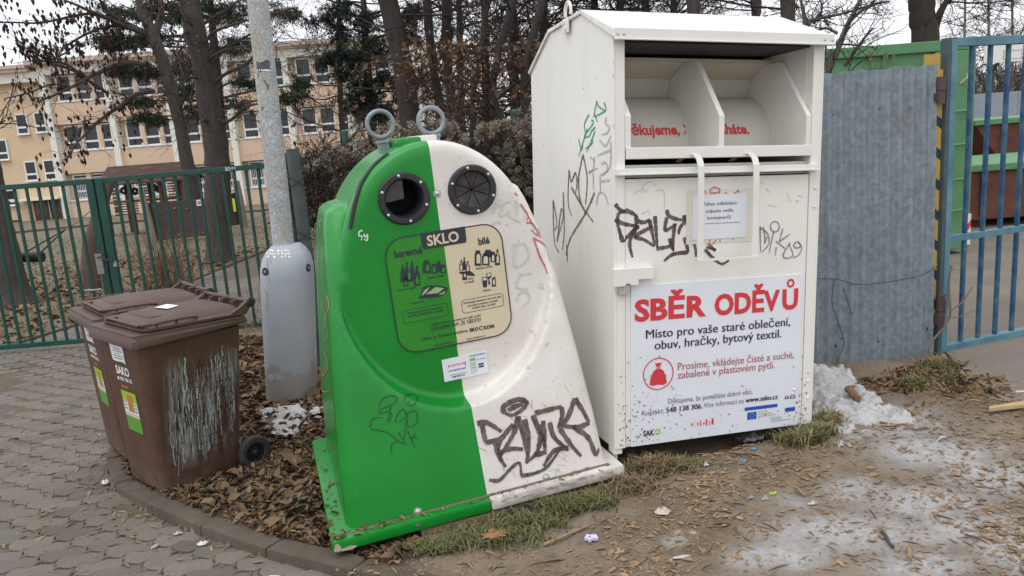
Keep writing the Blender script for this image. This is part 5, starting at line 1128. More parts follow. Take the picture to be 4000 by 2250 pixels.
# ------------------------------------------------------------------ green double gate
M_gate = pm('dark_green_gate_paint', (.003, .048, .034), .42, (.005, .062, .044), 6, 4, c3=(.09, .12, .10), s3=50, f3=.25, thr3=.68)
YG = 8.4
gt = lambda u, v: at(u, v, YG)
def gate_leaf(xl, xr, tl, tr, bl_, br_, nb, label, lean):
    """corner points of the leaf in the gate plane: left/right top, left/right bottom"""
    t = thing('gate_leaf', label, 'gate', (xl, YG, bl_), (0, 0, 0), 'leaves of the green gate')
    O_ = Vector((xl, YG, bl_)); W_ = xr - xl; h = .027; rs = .020
    topz = lambda x: tl + (tr - tl) * x / W_ - bl_; botz = lambda x: (br_ - bl_) * x / W_
    sh = lambda z: lean * z
    def bar(name, x, z0, z1, w2, dpt, mat=M_gate):
        mb = MB(); mb.add([(x - w2 + sh(z0), -dpt, z0), (x + w2 + sh(z0), -dpt, z0), (x + w2 + sh(z0), dpt, z0), (x - w2 + sh(z0), dpt, z0), (x - w2 + sh(z1), -dpt, z1), (x + w2 + sh(z1), -dpt, z1), (x + w2 + sh(z1), dpt, z1), (x - w2 + sh(z1), dpt, z1)], [(0, 3, 2, 1), (4, 5, 6, 7), (0, 1, 5, 4), (1, 2, 6, 5), (2, 3, 7, 6), (3, 0, 4, 7)]); return mb.build(name, mat, t, bevel=.004)
    bar('stile', .04, 0, topz(0), .040, .030); bar('stile', W_ - .04, botz(W_), topz(W_), .040, .030)
    for nm, f, dd in (('top_rail', topz, -.056), ('bottom_rail', botz, .0)):
        mb = MB(); x0, x1 = .081, W_ - .081; z0, z1 = f(x0) + dd, f(x1) + dd; s0, s1 = sh(z0), sh(z1)
        mb.add([(x0 + s0, -.027, z0), (x1 + s1, -.027, z1), (x1 + s1, .027, z1), (x0 + s0, .027, z0), (x0 + s0, -.027, z0 + .055), (x1 + s1, -.027, z1 + .055), (x1 + s1, .027, z1 + .055), (x0 + s0, .027, z0 + .055)], [(0, 3, 2, 1), (4, 5, 6, 7), (0, 1, 5, 4), (1, 2, 6, 5), (2, 3, 7, 6), (3, 0, 4, 7)]); mb.build(nm, M_gate, t, bevel=.004)
    for i in range(nb):
        x = .08 + (W_ - .16) * (i + 1) / (nb + 1); bar('bar', x, botz(x) + .054, topz(x) - .055, .0155, .010)
    return t
gl0 = gt(357, 697); gl1 = gt(385, 697)
leafL = gate_leaf(-7.05, -4.408, 1.605, 1.60, -.22, -.195, 18, 'left leaf of the dark green barred gate, carrying the lock box', .0)
leafR = gate_leaf(-4.385, -2.43, 1.60, 1.632, -.195, -.16, 13, 'right leaf of the dark green barred gate, tagged on its top rail', .0)
mb = MB(); mb.box((-2.40, YG - .05, -.3), (-2.30, YG + .05, 1.72)); o = mb.build('gate_post', M_gate, bevel=.005); tag(o, 'green gate post half hidden behind the lamp post', 'post')
# lock box on the left leaf, chain and padlock
c1, c2 = gt(399, 989), gt(437, 1066); lx = c1.x - leafL.location.x
mb = MB(); mb.box((2.566 - .03, -.050, c2.z + .22), (2.566 + .045, -.0305, c1.z + .22)); lk = mb.build('lock_box', pm('worn_lock_steel', (.17, .19, .17), .5, (.26, .27, .25), 20, metal=.3), leafL, bevel=.003)
mb = MB(); mb.tube([(2.54, -.045, .62), (2.46, -.075, .62), (2.37, -.075, .625)], .010, 8); mb.build('lever_handle', M_galv, leafL, smooth=True)
mb = MB(); cp = smooth_line([gt(395, 1003) + Vector((0, -.07, 0)), gt(415, 1000) + Vector((0, -.085, 0)), gt(430, 1010) + Vector((0, -.08, 0)), gt(448, 1013) + Vector((0, -.07, 0)), gt(462, 1018) + Vector((0, -.06, 0))], .016)
for i, (a, b2) in enumerate(zip(cp, cp[1:])):
    d = (b2 - a).normalized(); M = Matrix.Translation((a + b2) / 2) @ d.to_track_quat('X', 'Z').to_matrix().to_4x4() @ Matrix.Rotation(R(90 * (i % 2)), 4, 'X'); mb2 = MB(); mb2.torus((0, 0, 0), .010, .0032, 1, 10, 6)
    mb.add([M @ Vector((v[0] * 1.35, v[1], v[2])) for v in mb2.v], mb2.f)
o = mb.build('gate_chain', pm('rusty_chain', (.05, .04, .035), .6, (.10, .08, .06), 60, metal=.4), smooth=True); tag(o, 'dark chain looped between the two gate leaves', 'chain')
pk_ = gt(463, 1024); padl = thing('padlock', 'small steel padlock hanging on the gate chain', 'padlock', (pk_.x, YG - .075, pk_.z - .02))
mb = MB(); mb.box((-.02, -.012, -.02), (.02, .012, .018)); mb.build('lock_body', M_galv, padl, bevel=.006); mb = MB(); mb.tube([(-.012, 0, .015), (-.012, 0, .03), (0, 0, .042), (.012, 0, .03), (.012, 0, .015)], .0035, 8); mb.build('shackle', M_bolt, padl, smooth=True)
def gtag(a, b2): p = at(300 + a / 3.4347, 600 + b2 / 3.4347, YG - .0285); return p - leafR.location, Vector((0, -1, 0))
strokes([[(1992, 180), (2000, 210), (2012, 190)], [(2010, 215), (2030, 180), (2040, 215)], [(2045, 180), (2060, 210), (2075, 185)], [(2080, 210), (2095, 180), (2105, 205)], [(2110, 185), (2135, 190), (2110, 210)], [(1990, 222), (2060, 225)]], .012, gtag, pm('pale_tag', (.35, .5, .5), .5), leafR, smooth=False)

# ------------------------------------------------------------------ mesh fence overgrown with old clematis
YF = 8.3
M_fpost = pm('green_fence_post', (.012, .07, .055), .45, (.02, .09, .07), 8)
mf = thing('mesh_fence', 'green wire mesh fence overgrown with dry creeper behind the bell container', 'fence')
def fpost(u0, v0, u1, wpx, Y, par, zb, mat=M_fpost):
    a = at(u0, v0, Y); z0 = float(gz(a.x, Y)) - .02; hw = wpx / 2 / FPX * Y; mb = MB(); mb.tube([(a.x, Y, z0), (a.x, Y, a.z)], hw, 14); mb.lathe([(hw * 1.12, a.z - .03), (hw * 1.12, a.z), (hw * .5, a.z + .012)], (a.x, Y, 0), 2, 14); return mb.build('post', mat, par, smooth=True)
fpost(1345, 512, 1345, 26, YF, mf, 0); fpost(2008, 432, 2015, 27, YF, mf, 0); fpost(1675, 470, 0, 24, YF, mf, 0); fpost(2330, 420, 0, 26, YF, mf, 0)
V_ = []; mbw = MB(); xa, xb = -2.25, 2.4
def wire(p, q, r_=.0028): mbw.tube([p, q], r_, 4, cap=False)
x = xa
while x < xb: z0 = float(gz(x, YF)) + .05; wire((x, YF, z0), (x, YF, 1.66)); x += .052
for k in range(9): z = -.1 + k * .22; wire((xa, YF - .005, z), (xb, YF - .005, z + .04), .0035)
o = mbw.build('wire_mesh', pm('rusty_green_wire', (.03, .04, .03), .6, (.07, .045, .03), 6), mf, fix=False)
# the grey-green end post right behind the lamp post, with creeper stems round it
a = at(1150, 640, 6.35); mb = MB(); zb = float(gz(a.x, 6.35)); b0 = at(1196, 980, 6.35); dd = (b0 - a) / (b0.z - a.z); mb.tube([a + dd * (zb - .02 - a.z), a + dd * .12], .054, 18); ep = thing('end_post', 'thick grey-green tubular post close behind the lamp post', 'post', (0, 0, 0)); mb.build('tube', pm('faded_green_post', (.045, .066, .066), .55, (.07, .09, .09), 7, 5, c3=(.05, .05, .045), s3=25, f3=.4), ep, smooth=True)
st = MB()
for k in range(7):
    z0 = zb + .35 + k * .22; P = []
    for i in range(9):
        q_ = -2.6 + i * .55; c_ = a + dd * (z0 + i * .02 * (1 if k % 2 else -1) - a.z); P.append((c_.x + .068 * math.sin(q_), c_.y - .068 * math.cos(q_), c_.z))
    st.tube(P, .0035, 5)
st.build('creeper_stem', pm('dark_stem', (.035, .03, .028), .8), ep, fix=False)

# ------------------------------------------------------------------ corrugated fence, striped post, blue gate
def zincmat():
    return pm('old_zinc_sheet', (.155, .195, .225), .52, (.245, .29, .32), 26, 3, c3=(.17, .155, .13), s3=3.5, f3=.6, metal=.1, bump=.1, thr3=.58)
cfz = thing('corrugated_fence', 'dented grey corrugated zinc sheet fence beside the clothes container', 'fence')
xL, xR = 1.75, 2.775; NX = 180; NZ = 26; V_ = []
for j in range(NZ + 1):
    for i in range(NX + 1):
        s_ = i / NX; x = xL + (xR - xL) * s_; t = j / NZ; zb_ = float(gz(x, 4.98)) - .02; zt = 1.955 + .010 * s_ + .006 * math.sin(x * 23) + .004 * math.sin(x * 61); z = zb_ + (zt - zb_) * t
        x2 = x + .03 * (1 - t) * s_ ; y = 4.98 + .0095 * math.sin(2 * math.pi * x / .0755) + .012 * float(vnoise(np.array(x * 3), np.array(z * 3), 1.0, 21)) - .02 * math.exp(-((x - 2.12) ** 2 + (z - .95) ** 2) / .006) + .006 * math.sin(x * 90) * math.exp(-((z - .95) ** 2) / .02) * math.exp(-((x - 2.15) ** 2) / .03)
        V_.append((x2, y, z))
I = np.arange((NX + 1) * (NZ + 1)).reshape(NZ + 1, NX + 1); F = np.stack([I[:-1, :-1], I[:-1, 1:], I[1:, 1:], I[1:, :-1]], -1).reshape(-1, 4)
npmesh('zinc_sheet', V_, F, zincmat(), cfz, smooth=True)
for (u, v, r_) in ((3288, 1322, .012), (3264, 1352, .016), (3432, 1335, .011), (3555, 1410, .014), (3436, 427, .008), (3555, 425, .009), (3255, 450, .008), (3616, 412, .006), (3621, 1285, .016)):
    p = at(u, v, 4.955); mb = MB(); P = [(p.x + r_ * .6 * random.uniform(.6, 1.1) * math.cos(2 * math.pi * k / 8), p.y, p.z + r_ * random.uniform(.7, 1.2) * math.sin(2 * math.pi * k / 8)) for k in range(8)]; mb.add(P, [tuple(range(8))]); mb.build('rust_hole', pm('rust_hole', (.045, .03, .025), .9), cfz, fix=False)
def stripemat():
    mt = bpy.data.materials.new('yellow_black_stripes'); mt.use_nodes = True; n = mt.node_tree.nodes; l = mt.node_tree.links; b = n['Principled BSDF']; tc = n.new('ShaderNodeTexCoord'); sp = n.new('ShaderNodeSeparateXYZ'); l.new(tc.outputs['Object'], sp.inputs[0])
    a = n.new('ShaderNodeMath'); a.operation = 'MULTIPLY_ADD'; l.new(sp.outputs[0], a.inputs[0]); a.inputs[1].default_value = .8; l.new(sp.outputs[2], a.inputs[2]); m_ = n.new('ShaderNodeMath'); m_.operation = 'MULTIPLY'; l.new(a.outputs[0], m_.inputs[0]); m_.inputs[1].default_value = 5.05
    f = n.new('ShaderNodeMath'); f.operation = 'FRACT'; l.new(m_.outputs[0], f.inputs[0]); g_ = n.new('ShaderNodeMath'); g_.operation = 'GREATER_THAN'; l.new(f.outputs[0], g_.inputs[0]); g_.inputs[1].default_value = .33
    q = n.new('ShaderNodeMix'); q.data_type = 'RGBA'; l.new(g_.outputs[0], q.inputs[0]); q.inputs[6].default_value = (.03, .032, .036, 1); q.inputs[7].default_value = (.50, .33, .06, 1); l.new(q.outputs[2], b.inputs['Base Color']); b.inputs['Roughness'].default_value = .6; return mt
sp0 = thing('striped_post', 'yellow and black striped steel post between zinc fence and blue gate', 'post', (2.795, 4.99, 0))
mb = MB(); mb.box((-.030, .010, float(gz(2.8, 5)) - .05), (.035, .075, 1.93)); mb.build('post', stripemat(), sp0, bevel=.003)
a, b2 = at(3616, 213, 4.99), at(3676, 305, 4.99); mb = MB(); mb.box((a.x - 2.795, .012, b2.z - .02), (b2.x - 2.795, .022, a.z)); mb.build('yellow_plate', pm('yellow_paint', (.50, .30, .06), .6, (.42, .27, .08), 15, c3=(.15, .09, .05), s3=14, f3=.6), sp0)
M_blue = pm('weathered_blue_paint', (.008, .058, .155), .55, (.05, .135, .17), 9, 6, c3=(.10, .09, .07), s3=22, f3=.55, lo=.42, hi=.62, thr3=.6)
M_teal = pm('faded_teal_paint', (.115, .25, .29), .55, (.05, .15, .22), 7, 5, c3=(.12, .10, .08), s3=25, f3=.5)
bgate = thing('blue_gate', 'weathered blue barred gate leaf on the right', 'gate', (2.83, 5.0, .06), (0, 0, math.atan2(.20, .60)))
BGP = Pose(bgate); pl = lambda u, v: BGP.plane(u, v, (0, 0, 0), (0, 1, 0))
q0, q1 = pl(3690, 149), pl(3690, 1377); tl, tr, bl_, br_, ml, mr_ = pl(3690, 149), pl(4000, 124), pl(3694, 1377), pl(4000, 1309), pl(3718, 918), pl(4000, 870)
LEN = 2.6
def line_z(a, b2, x): return a.z + (b2.z - a.z) * (x - a.x) / (b2.x - a.x)
xs0 = tl.x
def gbox(name, x0, x1, z00, z01, z10, z11, y0, y1, mat): # z00,z01 left bottom/top; z10,z11 right bottom/top
    mb = MB(); mb.add([(x0, y0, z00), (x1, y0, z10), (x1, y1, z10), (x0, y1, z00), (x0, y0, z01), (x1, y0, z11), (x1, y1, z11), (x0, y1, z01)], [(0, 3, 2, 1), (4, 5, 6, 7), (0, 1, 5, 4), (1, 2, 6, 5), (2, 3, 7, 6), (3, 0, 4, 7)]); return mb.build(name, mat, bgate, bevel=.004)
gbox('stile', xs0, xs0 + .075, bl_.z, tl.z, bl_.z, tl.z, -.03, .03, pm('worn_dark_blue', (.03, .07, .11), .6, (.07, .09, .08), 12, 5, c3=(.10, .08, .05), s3=16, f3=.6))
gbox('stile_face', xs0 + .030, xs0 + .0765, bl_.z + .01, tl.z - .01, bl_.z + .01, tl.z - .01, -.0315, -.0302, M_teal)
xe = xs0 + LEN
gbox('top_rail', xs0 + .076, xe, line_z(tl, tr, xs0) - .055, line_z(tl, tr, xs0), line_z(tl, tr, xs0) - .055, line_z(tl, tr, xs0), -.027, .027, M_teal)
gbox('bottom_rail', xs0 + .076, xe, bl_.z, bl_.z + .06, bl_.z + .02, bl_.z + .08, -.027, .027, M_teal)
gbox('middle_rail', xs0 + .076, xe, ml.z - .045, ml.z, ml.z - .045, ml.z, -.020, .020, M_teal)
for k in range(14):
    x = xs0 + .22 + .158 * k
    gbox('bar', x, x + .024, bl_.z + .062, ml.z - .046, bl_.z + .062, ml.z - .046, -.013, .013, M_blue); gbox('bar', x, x + .024, ml.z + .001, tl.z - .056, ml.z + .001, tl.z - .056, -.013, .013, M_blue)
gbox('end_stile', xe + .001, xe + .07, bl_.z, tl.z, bl_.z, tl.z, -.03, .03, M_blue)
M_hinge = pm('rusty_hinge', (.075, .06, .065), .7, (.12, .08, .07), 20, metal=.3)
for v0, v1 in ((300, 405), (1150, 1275)):
    a, b2 = at(3676, v0, 4.97), at(3676, v1, 4.97); h = thing('gate_hinge', None, None); h.parent = bgate; h.matrix_local = BGP.I @ Matrix.Translation((a.x, 4.965, b2.z)); h['label'] = ('upper' if v0 < 500 else 'lower') + ' rusty hinge'
    mb = MB(); mb.lathe([(.026, 0), (.026, (a.z - b2.z) * .48)], (0, 0, 0), 2, 14); mb.lathe([(.028, (a.z - b2.z) * .5), (.028, a.z - b2.z)], (0, 0, 0), 2, 14); mb.build('barrel', M_hinge, h, smooth=True); mb = MB(); mb.box((-.035, .0, .02), (.03, .03, (a.z - b2.z) * .4)); mb.build('strap', M_hinge, h)
# loose wire over the zinc sheet
mb = MB(); W_ = lambda pts: mb.tube(smooth_line([at(u, v, 4.945) for u, v in pts], .03), .0028, 5)
W_([(3195, 1089), (3260, 1090), (3300, 1098), (3340, 1110), (3420, 1108), (3520, 1092), (3600, 1075), (3660, 1040)]); W_([(3258, 1095), (3250, 1180), (3275, 1260), (3296, 1330), (3280, 1390), (3262, 1430)]); W_([(3292, 1125), (3312, 1180), (3330, 1236)])
o = mb.build('fence_wire', pm('dark_wire', (.05, .05, .06), .6), fix=False); tag(o, 'thin loose wire strung and dangling across the zinc fence', 'wire')
mb = MB()
for pts, r_ in (([(3590, 1385), (3660, 1310), (3695, 1270), (3712, 1220), (3706, 1110), (3718, 1035)], .008), ([(3712, 1215), (3760, 1180), (3785, 1140), (3800, 1120)], .005), ([(3712, 1215), (3700, 1180), (3690, 1160)], .004), ([(3708, 1235), (3740, 1240), (3800, 1215)], .003), ([(3755, 1182), (3765, 1150)], .003)): mb.tube(smooth_line([at(u, v, 4.9) for u, v in pts], .03), r_, 6)
o = mb.build('dead_branch', pm('dead_wood', (.14, .11, .085), .8, (.2, .165, .13), 15), fix=False, smooth=True); tag(o, 'dead forked branch leaning on the blue gate foot', 'branch')

# ------------------------------------------------------------------ yard beyond the blue gate
yard_poly = [at(u, v, 5)[:] for u, v in ()]
YPX = [(3705, 1395), (3780, 1470), (3900, 1560), (4060, 1640), (4600, 1500), (4300, 1000), (4020, 700), (3600, 640), (3300, 760), (3500, 1200)]
P = [G(*p) for p in YPX]; bmg = bmesh.new(); vb = [bmg.verts.new((p.x, p.y, p.z + .012)) for p in P]; bmg.faces.new(vb); bmesh.ops.triangulate(bmg, faces=bmg.faces); bmesh.ops.subdivide_edges(bmg, edges=bmg.edges, cuts=4, use_grid_fill=True)
for v in bmg.verts: v.co.z = float(gz(v.co.x, v.co.y)) + .016
me = bpy.data.meshes.new('yard'); bmg.to_mesh(me); bmg.free(); me.materials.append(pm('yard_concrete', (.205, .172, .14), .85, (.155, .13, .105), 1.6, 7, c3=(.12, .10, .08), s3=9, f3=.5, bump=.3, bscale=60)); tag(link(bpy.data.objects.new('yard', me)), 'dusty grey-brown concrete yard behind the blue gate', kind='structure')
M_dgreen = pm('green_container_paint', (.075, .215, .088), .55, (.10, .25, .11), 5, 5, c3=(.20, .21, .12), s3=9, f3=.5)
YD_ = 8.5
x0, x1 = 2.6, 5.12; zb, zt = .13, 2.37
dmp = thing('green_skip', 'tall green steel roll-off container with ladder rungs behind the zinc fence', 'skip', (x0, YD_, zb))
mb = MB(); mb.box((0, 0, 0), (x1 - x0, 2.3, zt - zb)); mb.build('body', M_dgreen, dmp, bevel=.01)
mb = MB(); mb.box((-.03, -.05, zt - zb - .09), (x1 - x0 + .03, -.001, zt - zb + .02)); mb.build('top_rail', M_dgreen, dmp, bevel=.01)
mb = MB(); mb.box((x1 - x0 - .44, -.06, 0), (x1 - x0, -.001, zt - zb - .095)); mb.build('corner_plate', M_dgreen, dmp, bevel=.008)
for v in (435, 565, 700, 820):
    c_ = at(3755, v, YD_ - .09); z = c_.z - zb; mb = MB(); mb.tube([(2.23, -.06, z - .02), (2.23, -.11, z), (2.30, -.135, z + .004), (2.40, -.135, z + .008), (2.45, -.11, z + .01), (2.45, -.06, z - .01)], .014, 8); mb.build('rung', M_dgreen, dmp, smooth=True)
c_ = at(3773, 305, YD_ - .1); mb = MB(); mb.tube([(c_.x - x0 - .03, -.06, c_.z - zb - .05), (c_.x - x0, -.13, c_.z - zb), (c_.x - x0 + .01, -.13, c_.z - zb + .05)], .016, 8); mb.build('hook', pm('chipped_paint', (.4, .45, .35), .5), dmp, smooth=True)
for u, h0, h1 in ((3396, 200, 275), (3404, 205, 240), (3455, 205, 285), (3466, 205, 235), (3491, 212, 262)):
    a, b2 = at(u, h0, YD_ - .052), at(u, h1, YD_ - .052); mb = MB(); wv = .012; mb.add([(a.x - x0 - wv, -.053, a.z - zb), (a.x - x0 + wv, -.053, a.z - zb), (a.x - x0 + wv * .6, -.053, b2.z - zb), (a.x - x0 - wv * .4, -.053, b2.z - zb)], [(0, 1, 2, 3)]); mb.build('rust_streak', pm('rust_streak', (.15, .14, .07), .8), dmp, fix=False)
a, b2 = at(3778, 835, YD_ - .07), at(3790, 955, YD_ - .07); mb = MB(); mb.box((a.x - x0, -.066, b2.z - zb), (b2.x - x0, -.0605, a.z - zb)); rf = mb.build('reflector', pm('white_reflector', (.7, .7, .68), .4), dmp); mb = MB(); zc_ = a.z - zb - .1; mb.add([(a.x - x0, -.0672, zc_ - .12), (b2.x - x0, -.0672, zc_ - .04), (b2.x - x0, -.0672, zc_ + .04), (a.x - x0, -.0672, zc_ - .04)], [(0, 1, 2, 3)]); mb.build('red_band', M_red, rf, fix=False)
M_rust = pm('rusty_red_paint', (.095, .030, .020), .75, (.145, .05, .032), 3.5, 7, c3=(.09, .085, .05), s3=8, f3=.5)
for Ys, vt, vb_, u0, lab, inset in ((10.2, 652, 868, 3700, 'rust-red open skip with a green rim standing on the yard', .0), (13.2, 470, 655, 3812, 'second rust-red skip with a sloped green end farther back', .5)):
    a = at(u0, vt, Ys); b2 = at(u0, vb_, Ys); s_ = thing('rusty_skip', lab, 'skip', (a.x, Ys, b2.z), group='rust-red skips in the yard'); Hh = a.z - b2.z; Ln = 4.2
    mb = MB(); mb.prism([(inset, 0), (Ln - inset, 0), (Ln, Hh - .09), (0, Hh - .09)], 1, 0, 1.9); mb.build('body', M_rust, s_, bevel=.01)
    mb = MB(); mb.box((-.05, -.06, Hh - .089), (Ln + .05, 1.96, Hh)); mb.build('rim', M_dgreen, s_, bevel=.01)
    for k in range(6): x = .45 + k * .65; mb = MB(); mb.box((x, -.05, .05), (x + .08, -.001, Hh - .09)); mb.build('rib', M_rust, s_)
    zg_ = float(gz(a.x, Ys)) - b2.z
    for xx in (.4, Ln - .6): mb = MB(); mb.box((xx, .2, zg_), (xx + .2, 1.7, -.001)); mb.build('skid', M_rust, s_)
gw = thing('metal_fence', 'blue-grey sheet metal fence far across the yard', 'fence'); a = at(3780, 366, 26); b2 = at(4100, 372, 26)
for k in range(8):
    x = a.x - 1 + k * .9; mb = MB(); mb.box((x, 26, .0), (x + .885, 26.04, a.z - .03 + k * .0)); mb.build('panel', pm('blue_grey_sheet', (.27, .31, .36), .6, (.23, .27, .32), 3), gw)
for (u0, u1, v0, v1) in ((3848, 3992, 160, 238),):
    Yb = 30; a, b2 = at(u0, v0, Yb), at(u1, v1, Yb); t = thing('basketball_board', 'white basketball backboard standing far beyond the blue gate', 'backboard', (a.x, Yb, b2.z))
    mb = MB(); mb.box((0, 0, 0), (b2.x - a.x, .03, a.z - b2.z)); mb.build('board', pm('white_board', (.75, .74, .70), .5), t); wq = b2.x - a.x
    mb = MB()
    for (p, q_) in (((wq * .5, .1), (wq * .52, .42)), ((wq * .98, .1), (wq, .42)), ((wq * .5, .40), (wq, .42)), ((wq * .5, .1), (wq, .12))): mb.box((p[0], -.006, p[1]), (max(q_[0], p[0] + .02), -.001, q_[1]))
    mb.build('target_square', pm('board_line', (.3, .25, .22), .6), t)
    mb = MB(); zz0 = float(gz(a.x, Yb)) - b2.z; mb.tube([(wq * .5, .6, zz0), (wq * .5, .6, -.3), (wq * .5, .04, .35)], .06, 8); mb.build('pole', pm('dark_pole', (.04, .05, .05), .6), t)

# ------------------------------------------------------------------ snow
M_snow = pm('dirty_snow', (.56, .555, .56), .55, (.40, .385, .375), 9, 6, c3=(.16, .13, .10), s3=38, f3=.8, bump=1.2, bscale=70, thr3=.6)
def mound(name, label, pxring, hfun, res=140):
    P = [G(*p) for p in pxring]; xs_ = [p.x for p in P]; ys_ = [p.y for p in P]; poly = [(p.x, p.y) for p in P]
    gx, gy = np.meshgrid(np.linspace(min(xs_), max(xs_), res), np.linspace(min(ys_), max(ys_), res)); d = segdist(gx, gy, poly + poly[:1]); inn = inpoly(gx, gy, poly); d = np.where(inn, d, -d)
    h = hfun(gx, gy, d); z = gz(gx, gy) + h; nn = res; I = np.arange(nn * nn).reshape(nn, nn); F = np.stack([I[:-1, :-1], I[:-1, 1:], I[1:, 1:], I[1:, :-1]], -1).reshape(-1, 4)
    ok = (h.ravel()[F] > -.02).any(1); o = npmesh(name, np.stack([gx.ravel(), gy.ravel(), z.ravel()], 1), F[ok], M_snow, smooth=True); tag(o, label, kind='structure'); return o
mound('snow_heap', 'dirty melting snow heap in the corner between container and zinc fence', [(3120, 1480), (3180, 1445), (3260, 1450), (3310, 1462), (3360, 1540), (3460, 1585), (3560, 1640), (3450, 1680), (3380, 1745), (3280, 1720), (3200, 1690), (3100, 1640)],
      lambda x, y, d: np.clip(d, -.05, .22) * .24 + (vnoise(x, y, 8, 31) - .5) * .06 + (vnoise(x, y, 19, 32) - .5) * .045 + (vnoise(x, y, 42, 33) - .5) * .034 + .07 * np.exp(-((x - 1.85) ** 2 + (y - 4.65) ** 2) / .08) - .016)
mound('snow_patch', 'thin white snow patch on the litter beside the bell container', [(1010, 1620), (1090, 1570), (1180, 1545), (1250, 1560), (1245, 1620), (1235, 1690), (1130, 1715), (1050, 1690)],
      lambda x, y, d: zrel(x, y) + np.clip(d, -.1, .06) * .14 + (vnoise(x, y, 10, 41) - .5) * .055 + (vnoise(x, y, 31, 42) - .5) * .04 + .008)
for k, ring in enumerate(([(395, 1905), (470, 1880), (512, 1885), (500, 1960), (420, 1980)], [(1020, 2210), (1090, 2200), (1105, 2240), (1030, 2270)])):
    mound('snow_scrap', ('small dirty snow scrap against the kerb corner on the pavers', 'white snow scrap on the pavers near the bottom edge')[k], ring, lambda x, y, d: np.clip(d, -.1, .03) * .4 + (vnoise(x, y, 30, 51) - .5) * .035 - .075 + .006, 40)

# ------------------------------------------------------------------ litter and small things
def flat(name, label, cat, u, v, outline_, mat, lift=.012, rz=0, th=.002, curl=0, zf=None):
    p = G(u, v); z = (float(zpave(p.x, p.y)) if inpoly(np.array([p.x]), np.array([p.y]), PAVE)[0] else max(gsurf(p.x, p.y), p.z - .01)); mb = MB(); n0 = len(outline_)
    top = [(x, y, th + curl * (x * x + y * y) * 40) for x, y in outline_]; bot = [(x, y, curl * (x * x + y * y) * 40) for x, y in outline_]
    mb.add(bot + top, [tuple(range(n0))[::-1], tuple(range(n0, 2 * n0))] + [(i, (i + 1) % n0, n0 + (i + 1) % n0, n0 + i) for i in range(n0)])
    o = mb.build(name, mat); o.location = (p.x, p.y, z + lift); o.rotation_euler = (random.uniform(-.12, .12), random.uniform(-.12, .12), rz); return tag(o, label, cat)
# maple leaf
mlf = [(0, -.5), (.03, -.25), (.32, -.38), (.28, -.22), (.55, -.10), (.40, .0), (.52, .25), (.28, .20), (.24, .30), (.12, .22), (.14, .45), (.0, .62), (-.14, .42), (-.12, .22), (-.24, .30), (-.28, .20), (-.52, .25), (-.40, .0), (-.55, -.10), (-.28, -.22), (-.32, -.38), (-.03, -.25)]
flat('maple_leaf', 'large orange-brown maple leaf lying on the grass by the bell container', 'leaf', 1937, 2120, [(x * .115, y * .115) for x, y in mlf], pm('maple_brown', (.36, .19, .085), .6, (.27, .14, .06), 25), .03, R(20), .0015, .012)
p = G(2310, 2112); toy = thing('toy_brick', 'small pale lilac plastic toy figure brick on the earth', 'toy', (p.x, p.y, gsurf(p.x, p.y) + .008), (.1, .15, R(15)))
M_lil = pm('lilac_plastic', (.55, .56, .75), .35)
mb = MB(); mb.box((-.004, -.014, 0), (.026, .014, .014)); mb.build('block', M_lil, toy, bevel=.002)
for x, y in ((-.012, -.012), (-.012, .012), (-.022, 0)): mb = MB(); mb.lathe([(.0085, 0), (.0085, .012), (.006, .014)], (x, y, 0), 2, 12); mb.build('stud', M_lil, toy, smooth=True)
cr = lambda n0, r_, j: [(r_ * (1 + random.uniform(-j, j)) * math.cos(2 * math.pi * k / n0), r_ * .7 * (1 + random.uniform(-j, j)) * math.sin(2 * math.pi * k / n0)) for k in range(n0)]
M_tis = pm('dirty_tissue', (.60, .52, .47), .8, (.42, .33, .27), 60, 4)
def crumple(name, label, cat, u, v, sx, sy, h, mat, rz=0, seed=0):
    p = G(u, v); z = (float(zpave(p.x, p.y)) if inpoly(np.array([p.x]), np.array([p.y]), PAVE)[0] else max(gsurf(p.x, p.y), p.z - .01)); r = np.random.default_rng(seed); n0 = 9; V_ = []
    for j in range(n0):
        for i in range(n0):
            a, b2 = i / (n0 - 1) * 2 - 1, j / (n0 - 1) * 2 - 1; rr = 1 - .35 * (a * b2) ** 2; V_.append((a * sx * rr + r.normal(0, .06) * sx, b2 * sy * rr + r.normal(0, .06) * sy, abs(r.normal(.4, .4)) * h * (1 - .7 * max(abs(a), abs(b2)))))
    I = np.arange(n0 * n0).reshape(n0, n0); F = np.stack([I[:-1, :-1], I[:-1, 1:], I[1:, 1:], I[1:, :-1]], -1).reshape(-1, 4); o = npmesh(name, V_, F, mat); o.location = (p.x, p.y, z + .006); o.rotation_euler = (0, 0, rz); return tag(o, label, cat)
crumple('tissue', 'crumpled dirty white tissue on the bare earth', 'tissue', 2590, 2005, .035, .03, .03, M_tis, .3, 1)
M_lit = pm('white_litter', (.66, .66, .66), .6, (.5, .49, .47), 50)
crumple('plastic_scrap', 'pale plastic wrapper scrap flat on the earth, lower edge of the ice', 'litter', 2660, 2178, .035, .010, .008, pm('pale_plastic', (.5, .48, .46), .4), .15, 2)
crumple('paper_scrap', 'white paper scrap lying against the kerb face', 'litter', 787, 2093, .028, .017, .02, M_lit, .2, 3)
crumple('paper_scrap', 'white folded scrap on the pavers at the bottom by the kerb', 'litter', 1062, 2225, .04, .022, .012, M_lit, -.2, 4)
crumple('paper_scrap', 'grey-white scrap tucked under the kerb left of the bins', 'litter', 405, 1860, .02, .03, .02, M_lit, .5, 5)
crumple('paper_scrap', 'tiny white shred on the grass beneath the clothes container', 'litter', 2760, 1822, .012, .012, .02, M_lit, .5, 6)
